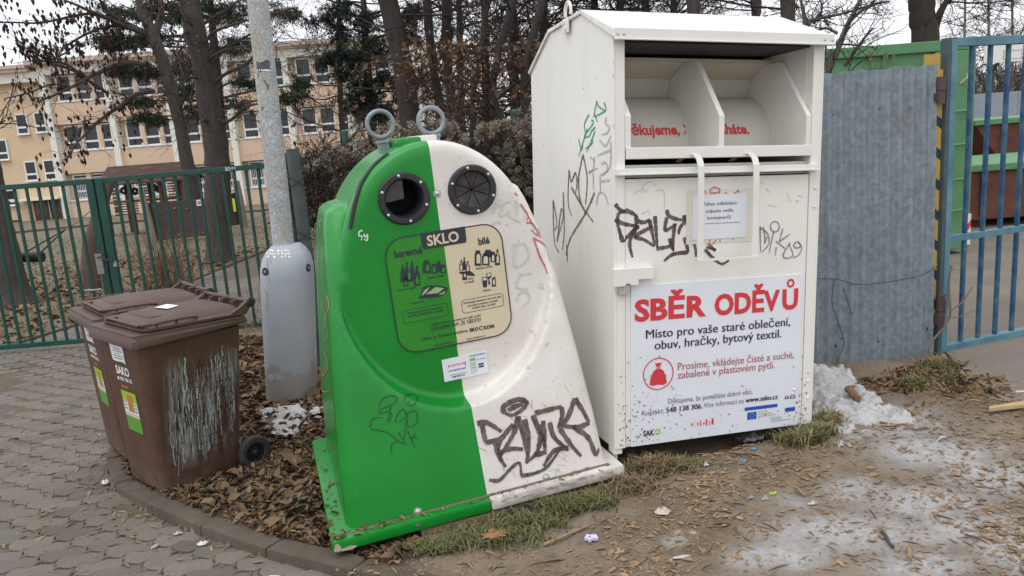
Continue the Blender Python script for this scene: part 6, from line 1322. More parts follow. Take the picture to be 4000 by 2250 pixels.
crumple('cloth', 'black cloth bag stuffed under the bell container edge', 'bag', 2065, 2003, .11, .05, .045, pm('black_cloth', (.012, .012, .014), .9), .3, 7)
crumple('shoe', 'dark discarded shoe in the shadow below the clothes container', 'shoe', 2930, 1712, .075, .045, .05, pm('dark_shoe', (.03, .03, .035), .6, (.12, .12, .13), 14), .2, 8)
for u, v, lab in ((2908, 1812, 'blue plastic cap scrap on the earth near the container'), (2945, 1765, 'light blue plastic strip near the shoe')): crumple('plastic_piece', lab, 'litter', u, v, .014, .009, .006, pm('blue_plastic', (.05, .32, .62), .4), .6, u)
for u, v, lab, m_, sx in ((2935, 1950, 'grey rounded plastic piece on the earth', pm('grey_plastic', (.2, .22, .24), .5), .018), (2990, 1958, 'grey ring-shaped plastic piece beside the green stick', pm('grey_plastic2', (.35, .37, .38), .5), .018), (3175, 1970, 'dirty white plastic bit at the ice edge', M_tis, .022), (3020, 1936, 'lime green plastic stick', pm('lime_plastic', (.35, .55, .03), .4), .02)): crumple('plastic_piece', lab, 'litter', u, v, sx, .010 if 'stick' not in lab else .003, .02, m_, .2, u)
crumple('plastic_piece', 'yellow plastic scrap on the frosty strip', 'litter', 3478, 1657, .022, .012, .015, pm('yellow_scrap', (.55, .42, .10), .5), .1, 9)
crumple('plastic_piece', 'turquoise bottle ring on the leaf litter by the kerb', 'litter', 938, 1972, .012, .008, .008, pm('turquoise', (.05, .4, .38), .4), .1, 10)
crumple('leaf_scrap', 'yellow-green leaf at the foot of the near bin', 'leaf', 695, 1937, .018, .010, .01, pm('yellow_leaf', (.42, .36, .05), .6), .4, 11)
for u, v, lab, rz in ((930, 2010, 'dirty snow crumb on the litter right of the bin', .1), (1200, 1990, 'dirty snow crumb beside the green base', .6), (1245, 2000, 'white snow sliver against the green base', 1.2), (690, 2055, 'small white shard below the kerb', .3), (600, 2105, 'white stick-like shard on the pavers', 1.2)): crumple('snow_crumb', lab, 'snow crumb', u, v, .022, .012, .018, M_snow, rz, u)
def stick(name, label, cat, a, b2, r_, mat, lift=.015, n=6, bend=.0):
    p, q_ = G(*a), G(*b2); p.z = gsurf(p.x, p.y) + lift; q_.z = gsurf(q_.x, q_.y) + lift; m_ = (p + q_) / 2 + Vector((0, 0, bend)); mb = MB(); mb.tube([p, p.lerp(m_, .5) + Vector((.004, .003, 0)), m_, m_.lerp(q_, .5) - Vector((.004, .002, 0)), q_], [r_, r_ * .95, r_, r_ * .9, r_ * .7], n); return tag(mb.build(name, mat, smooth=True), label, cat)
M_stk = pm('pale_stick', (.30, .22, .12), .8, (.22, .15, .08), 20)
stick('stick', 'long thin pale stick on the earth before the bell container', 'stick', (2125, 2140), (2300, 2065), .007, M_stk, .012); stick('stick', 'short upright-looking twig stub at the ice in front', 'stick', (3550, 2180), (3556, 2128), .010, M_stk, .012)
stick('stick', 'dark curved strip lying on the ice', 'stick', (3445, 2075), (3490, 2130), .008, pm('dark_strip', (.05, .055, .065), .6), .01); stick('stick', 'short pale twig on the earth centre', 'stick', (3105, 1905), (3148, 1938), .006, M_stk, .01)
stick('log_piece', 'short bark-covered branch piece on the dirty snow', 'log', (3312, 1545), (3352, 1578), .024, pm('bark_piece', (.16, .09, .05), .85, (.25, .15, .08), 20), .05, 10)
p, q_ = G(3862, 1622), G(4080, 1590); mb = MB(); d = (q_ - p); M = Matrix.Translation(p + Vector((0, 0, .02))) @ d.to_track_quat('X', 'Z').to_matrix().to_4x4(); mb.prism([(0, 0), (d.length, -.035), (d.length, .035), (.02, .022)], 2, 0, .022); mb.v = [tuple(M @ Vector(v)) for v in mb.v]; tag(mb.build('split_board', pm('split_wood', (.50, .37, .19), .7, (.40, .28, .14), 6, stretch=(1, 12, 6)), bevel=.003), 'pale split wooden slat on the earth at the right', 'plank')
stick('wood_strip', 'thin white wooden strip above the split slat', 'stick', (3965, 1545), (4060, 1540), .008, pm('pale_wood', (.55, .48, .38), .7), .012)
# ------------------------------------------------------------------ the school far behind
YB = 50.0
M_peach = pm('peach_render', (.66, .485, .355), .85, (.63, .465, .34), 1.2, 4); M_peach2 = pm('ochre_render', (.66, .50, .335), .85, (.63, .475, .32), 1.2, 4); M_pwhite = pm('cream_pillar_paint', (.76, .75, .67), .8, (.72, .71, .63), 1.5, 4); M_pink = pm('pinkish_fascia', (.52, .42, .37), .7); M_wfr = pm('white_window_frame', (.76, .77, .78), .5)
M_glass = pm('dark_window_glass', (.022, .026, .032), .08, spec=.5); M_brdoor = pm('red_brown_door', (.10, .022, .014), .5); M_drg = pm('door_glass', (.09, .095, .10), .2)
school = thing('school_building', 'long peach school building with cream pillars and three rows of windows', 'building', (-28.4, YB, -1.4))
O_ = Vector((-28.4, YB, -1.4))
def sb(name, x0, x1, z0, z1, y0, y1, mat, par=None): # world numbers
    mb = MB(); mb.box((x0 - O_.x, y0 - O_.y, z0 - O_.z), (x1 - O_.x, y1 - O_.y, z1 - O_.z)); return mb.build(name, mat, par or school)
PX = [-28.42, -24.53, -20.80, -17.07, -13.33, -9.56]; XE = -5.3
sb('wall', -28.39, XE, -1.4, 8.1, YB + .42, YB + 6, M_peach)
for (z0, z1) in ((1.5, 2.84), (4.58, 5.90)): sb('spandrel', -28.39, XE, z0, z1, YB, YB + .419, M_peach)
sb('plinth_wall', -28.39, XE, -1.4, -.27, YB + .02, YB + .419, M_peach); sb('parapet', -28.45, XE, 7.64, 8.14, YB - .25, YB + .419, M_pwhite); sb('soffit_band', -28.6, XE + .1, 8.141, 8.25, YB - .55, YB + 6, M_peach); sb('roof_fascia', -28.9, XE + .3, 8.251, 8.52, YB - .75, YB + 6.2, M_pink)
for x in PX: sb('pillar', x, x + .38, -1.4, 7.639, YB - .22, YB + .418, M_pwhite)
sb('end_pier', XE + .001, -4.0, -1.4, 8.0, YB - .3, YB + 6, M_pwhite); sb('end_strip', -4.27, -4.1, -1.4, 8.0, YB - .32, YB - .3005, M_peach)
wp = {}
def window(x0, x1, z0, z1, y, grille=False, tr=.335):
    key = (round(x1 - x0, 2), round(z1 - z0, 2), grille)
    if key not in wp:
        w_, h = x1 - x0, z1 - z0; f = .075; zt = h * tr
        mb = MB(); mb.box((0, 0, 0), (f, .09, h)); mb.box((w_ - f, 0, 0), (w_, .09, h)); mb.box((f, 0, 0), (w_ - f, .09, .07)); mb.box((f, 0, h - f), (w_ - f, .09, h)); mb.box((f, 0, zt - .06), (w_ - f, .09, zt + .06)); mb.box((-.06, -.14, -.05), (w_ + .06, .0, -.001))
        a = mb.build('window', M_wfr, school); p1 = MB(); p1.box((f + .001, .05, .071), (w_ - f - .001, .06, zt - .061)); b1 = p1.build('pane', M_glass, a); p2 = MB(); p2.box((f + .001, .05, zt + .061), (w_ - f - .001, .06, h - f - .001)); b2 = p2.build('pane', M_glass, a)
        ch = [b1, b2]
        if grille:
            g_ = MB(); k = int(w_ / .095)
            for i in range(1, k): g_.box((w_ * i / k - .012, -.05, .1), (w_ * i / k + .012, -.03, h - .22))
            g_.box((.02, -.052, .1), (w_ - .02, -.028, .13)); g_.box((.02, -.052, h - .24), (w_ - .02, -.028, h - .21)); ch.append(g_.build('window_grille', M_wfr, a))
        wp[key] = a; a.location = (x0 - O_.x, y - O_.y, z0 - O_.z)
    else:
        a = copytree(wp[key], school); a.location = (x0 - O_.x, y - O_.y, z0 - O_.z)
for i, x in enumerate(PX):
    nx_ = PX[i + 1] if i + 1 < len(PX) else XE; sp_w = (nx_ - x - .38)
    for k in range(3):
        xa_ = x + .76 + 1.17 * k; xb_ = xa_ + .95
        if xb_ > nx_ - .02: xb_ = nx_ - .02
        window(xa_, xb_, 2.93, 4.50, YB + .22); window(xa_, xb_, 6.0, 7.58, YB + .22); window(xa_, xb_, -.18, 1.42, YB + .22, True)
        if k == 0:
            for zs in (-.25, 2.862, 5.93): sb('window_sill', x + .39, nx_ - .01, zs, zs + .062, YB - .05, YB + .2195, M_wfr)
        if k < 2:
            for (z0, z1) in ((-.269, 1.499), (2.841, 4.579), (5.901, 7.639)): sb('window_pier', xb_ + .02, xb_ + .28, z0, z1, YB + .12, YB + .418, M_peach)
# lower left wing
sb('wing_wall', -40, -28.45, -1.4, 7.32, YB + .5, YB + 6, M_peach2); sb('wing_parapet', -40, -28.45, 7.321, 7.92, YB - .1, YB + 6, M_pwhite); sb('wing_fascia', -40, -28.95, 7.921, 8.12, YB - .4, YB + 6, M_peach); sb('wing_roof_edge', -40, -28.96, 8.121, 8.33, YB - .55, YB + 6.1, M_pink)
for (xa_, xb_, z0, z1) in ((-30.72, -29.98, 4.19, 5.47), (-29.54, -28.82, 4.22, 5.49), (-30.72, -29.95, 1.24, 2.49), (-29.5, -28.77, 1.22, 2.50), (-32.33, -31.53, -.24, .78), (-32.3, -31.55, 2.68, 3.97), (-33.5, -32.75, 2.70, 3.99), (-33.5, -32.75, 5.5, 6.6), (-34.2, -33.4, -.24, .78)): window(xa_, xb_, z0, z1, YB + .40)
for x in (-30.80, -30.19, -29.58, -28.98): window(x, x + .17, 6.41, 6.93, YB + .44)
sb('porch_canopy', -31.38, -28.4, -.0, .13, YB - .6, YB + .499, M_pwhite)
for k in range(2):
    x = -30.55 + k * 1.08; d_ = sb('door', x, x + 1.0, -1.38, -.03, YB + .30, YB + .40, M_brdoor)
    for j in range(2): sb('door_pane', x + .12 + j * .44, x + .12 + j * .44 + .24, -.95, -.2, YB + .29, YB + .2995, M_drg, d_)
sb('door_post', -29.53, -29.49, -1.38, -.03, YB + .24, YB + .29, M_pwhite); sb('door_post', -28.7, -28.5, -1.38, -.03, YB + .2, YB + .499, M_pwhite)
sb('low_vent', -32.35, -31.8, -1.3, -1.2, YB + .46, YB + .499, M_dark)

# ------------------------------------------------------------------ playground
M_log = pm('grey_log', (.20, .165, .135), .85, (.27, .23, .19), 5, 5, stretch=(6, 6, .8)); M_pbr = pm('dark_brown_stain', (.075, .026, .018), .7, (.10, .04, .028), 6, 4); M_proof = pm('weathered_felt_roof', (.060, .030, .024), .85, (.09, .048, .036), 3, 5, c3=(.26, .12, .06), s3=3.2, f3=.8, stretch=(.5, 1, 2), thr3=.60)
YPH = 29.0
ph = thing('playhouse', 'dark brown wooden playhouse with slatted rails and a pitched roof on the lawn', 'playhouse', (at(430, 800, YPH).x, YPH, float(gz(at(430, 800, YPH).x, YPH))))
OP = ph.location.copy(); ap = lambda u, v, dy=0: at(u, v, YPH + dy) - OP
r0, r1 = ap(430, 646), ap(731, 634); e0, e1 = ap(483, 682, -1.0), ap(770, 655, -1.0); b0_ = ap(403, 690, .9)
r0.y = r1.y = 0; rz_ = (r0.z + r1.z) / 2
for sgn, nm in ((-1, 0), (1, 1)):
    ez = rz_ - .62; mb = MB(); mb.add([(r0.x - .1, sgn * .0, rz_), (r1.x + .15, sgn * .0, rz_), (r1.x + .15, sgn * 1.0, ez), (r0.x - .1, sgn * 1.0, ez), (r0.x - .1, 0, rz_ - .06), (r1.x + .15, 0, rz_ - .06), (r1.x + .15, sgn * 1.0, ez - .06), (r0.x - .1, sgn * 1.0, ez - .06)], [(0, 1, 2, 3), (4, 7, 6, 5), (0, 4, 5, 1), (1, 5, 6, 2), (2, 6, 7, 3), (3, 7, 4, 0)]); mb.build('roof', M_proof, ph)
xw0, xw1 = r0.x + .05, r1.x
for x in (xw0 + .02,):
    mb = MB(); mb.prism([(-.9, rz_ - .62), (.9, rz_ - .62), (0, rz_ - .1)], 0, x - .03, x + .03); mb.build('gable', M_pbr, ph)
for x in (xw0, ap(578, 800).x - .2, ap(668, 760).x, xw1):
    for y in (-.8, .8): mb = MB(); mb.box((x - .06, y - .06, -.1), (x + .06, y + .06, rz_ - .55)); mb.build('post', M_pbr, ph)
def slats(u0, u1, v0, v1, n_, dy):
    a, b2 = ap(u0, v0, dy), ap(u1, v1, dy)
    for k in range(n_): z = b2.z + (a.z - b2.z) * (k + .2) / n_; mb = MB(); mb.box((a.x, dy - .015, z), (b2.x, dy + .015, z + (a.z - b2.z) / n_ * .55)); mb.build('slat', M_pbr, ph)
slats(430, 472, 712, 845, 10, -.88); slats(446, 545, 795, 838, 5, -.90); slats(545, 590, 718, 782, 6, -.88); slats(652, 690, 712, 772, 6, -.88)
mb = MB(); a, b2 = ap(428, 790), ap(700, 772); mb.box((a.x, -.8, a.z - .03), (b2.x + .3, .8, a.z)); mb.build('deck', M_pbr, ph)
for (u, v) in ((483, 745), (497, 735), (527, 747), (620, 738), (600, 733)): # black tyre seats hanging inside
    p = ap(u, v); mb = MB(); mb.torus((p.x, .0, p.z), .09, .055, 1, 16, 8); mb.build('hanging_tyre', M_black, ph, smooth=True)
YCW = 23.5
cwp = at(600, 935, YCW); cw = thing('climbing_wall', 'dark brown climbing wall with coloured holds between grey log posts', 'climbing wall', (cwp.x, YCW, cwp.z)); OC = cw.location.copy(); ac = lambda u, v, dy=0: at(u, v, YCW + dy) - OC
M_cw = pm('dark_brown_board', (.050, .033, .030), .7, (.062, .042, .038), 4, 4)
a, b2, c_, d_ = ac(575, 792), ac(807, 775), ac(844, 916), ac(609, 941)
mb = MB(); mb.add([a, b2, c_, d_] + [p + Vector((0, .06, 0)) for p in (a, b2, c_, d_)], [(3, 2, 1, 0), (4, 5, 6, 7), (0, 1, 5, 4), (1, 2, 6, 5), (2, 3, 7, 6), (3, 0, 4, 7)]); mb.build('board', M_cw, cw)
a, b2, c_, d_ = ac(868, 765, .1), ac(918, 752, .9), ac(942, 876, .9), ac(892, 885, .1); mb = MB(); mb.add([a, b2, c_, d_] + [p + Vector((-.02, .06, 0)) for p in (a, b2, c_, d_)], [(3, 2, 1, 0), (4, 5, 6, 7), (0, 1, 5, 4), (1, 2, 6, 5), (2, 3, 7, 6), (3, 0, 4, 7)]); mb.build('board', M_cw, cw)
for (ut, vt, ub, vb2, wd, dy) in ((550, 745, 605, 950, 13, -.1), (818, 738, 846, 920, 10, .05), (921, 706, 952, 876, 15, .9)):
    a, b2 = ac(ut, vt, dy), ac(ub, vb2, dy); b2.z -= .1; mb = MB(); mb.tube([b2, b2.lerp(a, .5) + Vector((.02, 0, 0)), a], [wd / FPX * YCW * 1.05, wd / FPX * YCW, wd / FPX * YCW * .9], 12); mb.build('log_post', M_log, cw, smooth=True)
for (x, y, cc, s_) in ((1042, 716, (.03, .12, .30), 20), (1210, 740, (.08, .15, .22), 16), (1320, 740, (.35, .11, .04), 20), (1483, 745, (.25, .12, .08), 14), (1710, 640, (.20, .04, .035), 16), (1125, 805, (.22, .12, .08), 10), (1108, 1090, (.02, .02, .02), 16), (1225, 1065, (.14, .12, .11), 14), (1380, 1092, (.14, .12, .11), 22), (1595, 1072, (.16, .14, .13), 22), (1702, 1062, (.16, .14, .13), 18), (1490, 1010, (.14, .12, .11), 8), (1100, 678, (.10, .12, .14), 10)):
    p = ac(300 + x / 3.4347, 600 + y / 3.4347); r_ = s_ / 3.4347 / FPX * YCW; mb = MB(); mb.lathe([(r_, -.001), (r_ * .8, -.045), (r_ * .35, -.07), (.002, -.072)], (p.x, 0, p.z), 1, 7); mb.build('hold', pm('hold_%d_%d' % (x, y), cc, .6), cw, smooth=True)
a, b2 = ac(767, 781), ac(790, 803); mb = MB(); mb.box((a.x, -.02, b2.z), (b2.x, -.004, a.z)); sg = mb.build('white_sign', M_wfr, cw); mb = MB(); m2 = (a + b2) / 2; mb.lathe([(.05, -.0215), (.02, -.0215)], (m2.x, 0, m2.z), 1, 12, cap=False); mb.build('sign_print', M_blk, sg, fix=False)
for (u0, v0) in ((889, 776), (909, 775)): a, b2 = ac(u0, v0, .05), ac(u0 + 17, v0 + 50, .05); mb = MB(); mb.box((a.x, -.02, b2.z), (b2.x, -.005, a.z)); mb.build('yellow_plate', pm('yellow_sign', (.55, .58, .03), .5), cw)
p0 = at(335, 1045, 13.6); p0.z = float(gz(p0.x, 13.6)); lp_ = thing('leaning_log', 'leaning grey robinia log post on the lawn holding the swing chain', 'post', tuple(p0)); mb = MB(); mb.tube([Vector((0, 0, -.1)), at(352, 950, 13.6) - p0, at(385, 850, 13.6) - p0, at(405, 760, 13.6) - p0, at(428, 700, 13.6) - p0], [.20, .13, .12, .115, .11], 12); mb.build('log', pm('brown_log', (.115, .08, .06), .9, (.16, .12, .09), 6, stretch=(5, 5, .7), bump=.5), lp_, smooth=True)
Ysw = 12.8; s0, s1 = at(82, 1005, Ysw), at(168, 1004, Ysw); sw = thing('rope_swing', 'black rubber swing bar hung on two ropes from a chain', 'swing', tuple(s0)); mb = MB(); mb.tube([Vector((0, 0, 0)), s1 - s0], .085, 12); mb.build('bar', M_black, sw, smooth=True)
j_ = at(253, 898, 13.2) - s0; mb = MB(); mb.tube([at(92, 990, Ysw) - s0, j_], .012, 6); mb.tube([at(160, 985, Ysw) - s0, j_], .012, 6); mb.build('rope', pm('dark_rope', (.02, .018, .017), .9), sw)
mb = MB(); mb.tube([j_, at(300, 868, 13.4) - s0, at(350, 826, 13.6) - s0], .011, 6); mb.build('chain', pm('grey_chain', (.30, .30, .29), .5, (.08, .08, .08), 60, metal=.3), sw)

# ------------------------------------------------------------------ trees
M_bark = pm('dark_bark', (.046, .037, .033), .9, (.078, .066, .058), 5, 8, stretch=(3, 3, .7), bump=1.0, bscale=9, c3=(.08, .072, .062), s3=8, f3=.4); M_bark2 = pm('brown_bark', (.027, .021, .019), .9, (.046, .037, .032), 5, 8, stretch=(3, 3, .7), bump=1.0, bscale=9); M_barkl = pm('grey_branch_bark', (.115, .10, .085), .85, (.075, .062, .052), 8, 5)
M_twig = island('twig_browns', [(.024, .018, .016), (.045, .034, .029), (.075, .060, .050), (.035, .027, .023)], .9); M_pod = island('seed_pod_browns', [(.045, .026, .022), (.075, .042, .034), (.06, .03, .028)], .8); M_dleaf = island('dead_leaf_browns', [(.105, .058, .033), (.15, .083, .045), (.08, .046, .029), (.20, .12, .068)], .75)
M_need = island('needle_greens', [(.014, .030, .018), (.022, .044, .024), (.032, .058, .026), (.045, .068, .03)], .7); M_need2 = island('spruce_greens', [(.010, .020, .016), (.016, .030, .022), (.022, .038, .024)], .7)
def nrm(a): return a / np.maximum(np.linalg.norm(a, axis=-1, keepdims=True), 1e-9)
def curves(S, Dr, L, bend=.35, droop=0., n_=5):
    N = len(S); P = np.zeros((N, n_, 3)); P[:, 0] = S; d = nrm(Dr)
    for k in range(1, n_): d = nrm(d + rng.normal(0, bend, (N, 3)) / n_ * 2 + np.array([0, 0, -droop]) / n_); P[:, k] = P[:, k - 1] + d * (L / (n_ - 1))[:, None]
    return P
def tri(P, r0, r1=.3, sides=3):
    N, n_, _ = P.shape; t = np.zeros_like(P); t[:, 1:-1] = P[:, 2:] - P[:, :-2]; t[:, 0] = P[:, 1] - P[:, 0]; t[:, -1] = P[:, -1] - P[:, -2]; t = nrm(t); ref = np.array([.31, .52, .79]); a = nrm(np.cross(t, ref)); b_ = np.cross(t, a)
    rr = r0[:, None] * np.linspace(1, r1, n_)[None]; V = np.zeros((N, n_, sides, 3))
    for k in range(sides): q = 2 * np.pi * k / sides; V[:, :, k] = P + (a * math.cos(q) + b_ * math.sin(q)) * rr[..., None]
    I = np.arange(N * n_ * sides).reshape(N, n_, sides); I2 = np.roll(I, -1, 2); F = np.stack([I[:, :-1], I2[:, :-1], I2[:, 1:], I[:, 1:]], -1).reshape(-1, 4); return V.reshape(-1, 3), F
def side(P, per, spread=1.0, lo=.15, bias=(0, 0, .1)):
    """start points and directions of side shoots along curves"""
    N, n_, _ = P.shape; idx = np.repeat(np.arange(N), per); t = rng.uniform(lo, 1, len(idx)) * (n_ - 1); k = np.minimum(t.astype(int), n_ - 2); f = (t - k)[:, None]; S = P[idx, k] * (1 - f) + P[idx, k + 1] * f; tg = nrm(P[idx, k + 1] - P[idx, k]); return S, nrm(tg + rng.normal(0, spread, S.shape) + np.array(bias)), idx
def joinVF(parts):
    V = []; F = []; o = 0
    for v, f in parts: V.append(v); F.append(f + o); o += len(v)
    return np.concatenate(V), np.concatenate(F)
def leafcloud(P, size, mat, name, par, asp=.5, hang=0.):
    N = len(P); d = rng.normal(0, 1, (N, 3)) + np.array([0, 0, -hang * 1.5]); d = nrm(d); s_ = nrm(np.cross(d, rng.normal(0, 1, (N, 3)))); nn_ = np.cross(d, s_); L = size * rng.uniform(.6, 1.4, N)
    V = np.zeros((N, 4, 3)); V[:, 0] = P; V[:, 1] = P + d * (L * .5)[:, None] + s_ * (L * asp * .5)[:, None] + nn_ * (L * .12)[:, None]; V[:, 2] = P + d * L[:, None]; V[:, 3] = P + d * (L * .5)[:, None] - s_ * (L * asp * .5)[:, None] + nn_ * (L * .12)[:, None]
    F = np.array([[0, 1, 2, 3]]) + (np.arange(N) * 4)[:, None]; o = npmesh(name, V.reshape(-1, 3), F, mat, par); o['kind'] = 'stuff'; return o
def pod_cloud(P, size, mat, name, par):
    N = len(P); base_ = np.array([(0, 0, .5), (.36, 0, .1), (-.18, .31, .1), (-.18, -.31, .1), (.22, .1, -.3), (-.2, .15, -.3), (0, -.25, -.3), (0, 0, -.62)]); L = size * rng.uniform(.6, 1.4, N); V = P[:, None] + base_[None] * L[:, None, None] * np.stack([np.ones(N), np.ones(N), rng.uniform(.9, 1.5, N)], 1)[:, None]; V[:, :, 2] -= (L * .4)[:, None]
    f = np.array([(0, 1, 2), (0, 2, 3), (0, 3, 1), (1, 4, 5), (1, 5, 2), (2, 5, 6), (2, 6, 3), (3, 6, 4), (3, 4, 1), (4, 7, 5), (5, 7, 6), (6, 7, 4)]); F = (f[None] + (np.arange(N) * 8)[:, None, None]).reshape(-1, 3); return npmesh(name, V.reshape(-1, 3), F, mat, par)
TRN = 0
def tree(name, label, path, Y, limbs=(), auto=0, group=None, bark=None, zlo=.25, limbL=(1.5, 3.5), tw=6, tw2=5, twL=.9, leaf=0, leafsize=.1, pods=0, podsize=.07, up=.35, flare=1.5, top=4., tops=None, leafband=None, limbr=.05, twr=.009, yj=1.0, droop=.1):
    """path: (u, v, width px) from base to top; limbs: (list of px, width px, depth offset)"""
    pts = [at(u, v, Y) for u, v, w_ in path]; rad = [w_ / 2 / FPX * Y for u, v, w_ in path]; base = pts[0].copy(); base.z = float(gz(base.x, Y)); t = thing(name, label, 'tree', tuple(base), (0, 0, 0), group)
    pts[0].z = min(pts[0].z, base.z) - .1; d = (pts[-1] - pts[-2]).normalized(); pts.append(pts[-1] + d * top); rad.append(rad[-1] * .55)
    L = smooth_line(pts, .5); cum = np.linspace(0, 1, len(L)); hs_ = [p.z for p in pts]; rr = np.interp([p.z for p in L], hs_, rad); rr[0] *= flare; rr[1] *= 1 + (flare - 1) * .3 if len(rr) > 1 else 1
    mb = MB(); mb.tube([p - base for p in L], [max(.01, x * random.uniform(.95, 1.05)) for x in rr], 14); lc = []
    for ln, w_, dy in limbs:
        q = [at(u, v, Y + dy * (i / max(1, len(ln) - 1))) for i, (u, v) in enumerate(ln)]; S_ = smooth_line(q, .35); n0 = len(S_); r0 = w_ / 2 / FPX * Y; mb.tube([p - base for p in S_], [r0 * (1 - .75 * i / n0) + .004 for i in range(n0)], 7)
        for a in range(0, max(1, n0 - 4), 4): seg = S_[a:a + 5]; seg = seg + [seg[-1]] * (5 - len(seg)); lc.append([tuple(p - base) for p in seg])
    trunk = mb.build('trunk', bark or M_bark, t, smooth=True, fix=False); parts = []
    LP = np.array(lc) if lc else np.zeros((0, 5, 3))
    if auto:
        zs = np.array([p.z - base.z for p in L]); tz = rng.uniform(zs[0] + (zs[-1] - zs[0]) * zlo, zs[-1], auto); S_ = np.stack([np.interp(tz, zs, [getattr(p - base, c_) for p in L]) for c_ in 'xyz'], 1); az = rng.uniform(0, 2 * np.pi, auto); D_ = np.stack([np.cos(az), np.sin(az) * yj, rng.normal(up, .3, auto)], 1); LL = rng.uniform(*limbL, auto); A = curves(S_, D_, LL, .5, 0, 6); parts.append(tri(A, limbr * rng.uniform(.5, 1.1, auto), .25, 5)); A5 = A[:, 1:, :]
        LP = np.concatenate([LP, A5]) if len(LP) else A5
    ends = []
    if len(LP) and tw:
        S_, D_, _i = side(LP, tw, .75); L1 = twL * rng.uniform(.5, 1.4, len(S_)); B_ = curves(S_, D_, L1, .55, droop); parts.append(tri(B_, twr * rng.uniform(.8, 1.5, len(S_)), .45)); ends.append(B_[:, 2:].reshape(-1, 3))
        if tw2: S2, D2, _i = side(B_, tw2, .7); L2 = twL * .45 * rng.uniform(.4, 1.4, len(S2)); C_ = curves(S2, D2, L2, .5, droop, 4); parts.append(tri(C_, twr * .6 * rng.uniform(.8, 1.4, len(S2)), .5)); ends.append(C_[:, 1:].reshape(-1, 3))
    if parts: V, F = joinVF(parts); o = npmesh('crown', V, F, M_twig, t); o['kind'] = 'stuff'
    if ends:
        E_ = np.concatenate(ends)
        if leaf:
            q = E_ if leafband is None else E_[(E_[:, 2] + base.z > leafband[0]) & (E_[:, 2] + base.z < leafband[1])]
            if len(q): leafcloud(q[rng.integers(0, len(q), leaf)], leafsize, M_dleaf, 'dead_leaves', t, .45, .5)
        if pods: q = E_[rng.integers(0, len(E_), pods)] + rng.normal(0, .02, (pods, 3)); o = pod_cloud(q, podsize, M_pod, 'seed_pods', t); o['kind'] = 'stuff'
    return t, base
# pod tree left of centre
tree('pod_tree', 'bare tree hung with dark seed pods in front of the school', [(745, 800, 58), (740, 700, 54), (724, 600, 50), (706, 500, 46), (676, 380, 46), (640, 250, 44), (610, 170, 44), (590, 118, 43), (562, 66, 34), (545, 10, 26)], 26,
     [([(600, 140), (630, 60), (628, 0), (632, -60)], 32, .5), ([(575, 140), (530, 118), (456, 88), (400, 62), (345, 41), (300, 20), (249, 0)], 20, -2.), ([(570, 128), (510, 98), (440, 60), (400, 20), (385, -20)], 18, -1.), ([(500, 112), (453, 102), (400, 108), (340, 132), (276, 168), (240, 195), (222, 230)], 13, -2.), ([(456, 88), (367, 55), (290, 62), (220, 78), (145, 90), (60, 88), (-20, 88)], 12, -3), ([(590, 258), (525, 246), (470, 250), (410, 272), (350, 300), (276, 342), (193, 380), (140, 400)], 18, -2.5), ([(600, 356), (560, 362), (510, 378), (470, 415), (440, 432), (380, 478), (330, 528), (300, 560), (262, 622)], 18, -3), ([(420, 365), (370, 330), (330, 305), (290, 270), (240, 245), (180, 240), (130, 232)], 11, -2), ([(340, 300), (270, 270), (210, 250), (150, 215), (110, 190), (60, 170)], 9, -3), ([(300, 170), (250, 210), (190, 235), (120, 250)], 7, -2.5), ([(276, 342), (200, 330), (120, 360), (20, 385)], 8, -3), ([(640, 300), (680, 270), (700, 200), (760, 150)], 16, 1), ([(690, 440), (720, 380), (715, 300), (745, 230)], 14, -1), ([(722, 520), (745, 400), (760, 300)], 12, -1)],
     group='big trees on the school lawn', tw=4, tw2=3, twL=1.05, pods=1150, podsize=.115, twr=.008, bark=M_bark, top=5, flare=1.2)
tree('bare_tree', 'stout dark tree with a forked base standing in the leaves behind the gate', [(862, 1012, 120), (852, 900, 96), (850, 700, 94), (843, 560, 90), (818, 420, 84), (790, 250, 78), (757, 100, 78), (738, 0, 74)], 16.8,
     [([(862, 480), (900, 470), (960, 420), (1030, 400)], 14, -1), ([(830, 330), (880, 290), (960, 250), (1010, 200), (1080, 160)], 14, -1), ([(815, 300), (850, 220), (930, 160), (1000, 120), (1050, 60)], 13, .5), ([(800, 240), (870, 200), (960, 180), (1050, 190)], 10, -1), ([(770, 130), (800, 90), (880, 40), (960, -20)], 14, .5), ([(760, 110), (720, 130), (690, 200), (720, 300)], 9, -.8), ([(838, 500), (800, 470), (770, 490), (740, 520)], 10, -1), ([(805, 300), (750, 305), (700, 310), (680, 320)], 10, -1), ([(780, 200), (830, 130), (900, 100), (1000, 70), (1150, 30)], 12, -1)],
     group='big trees on the school lawn', tw=6, tw2=4, twL=.95, leaf=1500, leafsize=.055, twr=.0048, bark=M_bark, flare=1.35, auto=30, zlo=.52, limbL=(1.0, 2.6), limbr=.024)
tree('gate_tree', 'thick dark trunk at the left edge behind the green gate', [(20, 1110, 190), (5, 1000, 130), (-20, 850, 110), (-45, 700, 100), (-80, 500, 95), (-150, 100, 85)], 12.4, [([(-60, 560), (-20, 500), (20, 470)], 12, 0)], group='big trees on the school lawn', tw=3, tw2=2, bark=M_bark, flare=1.5)
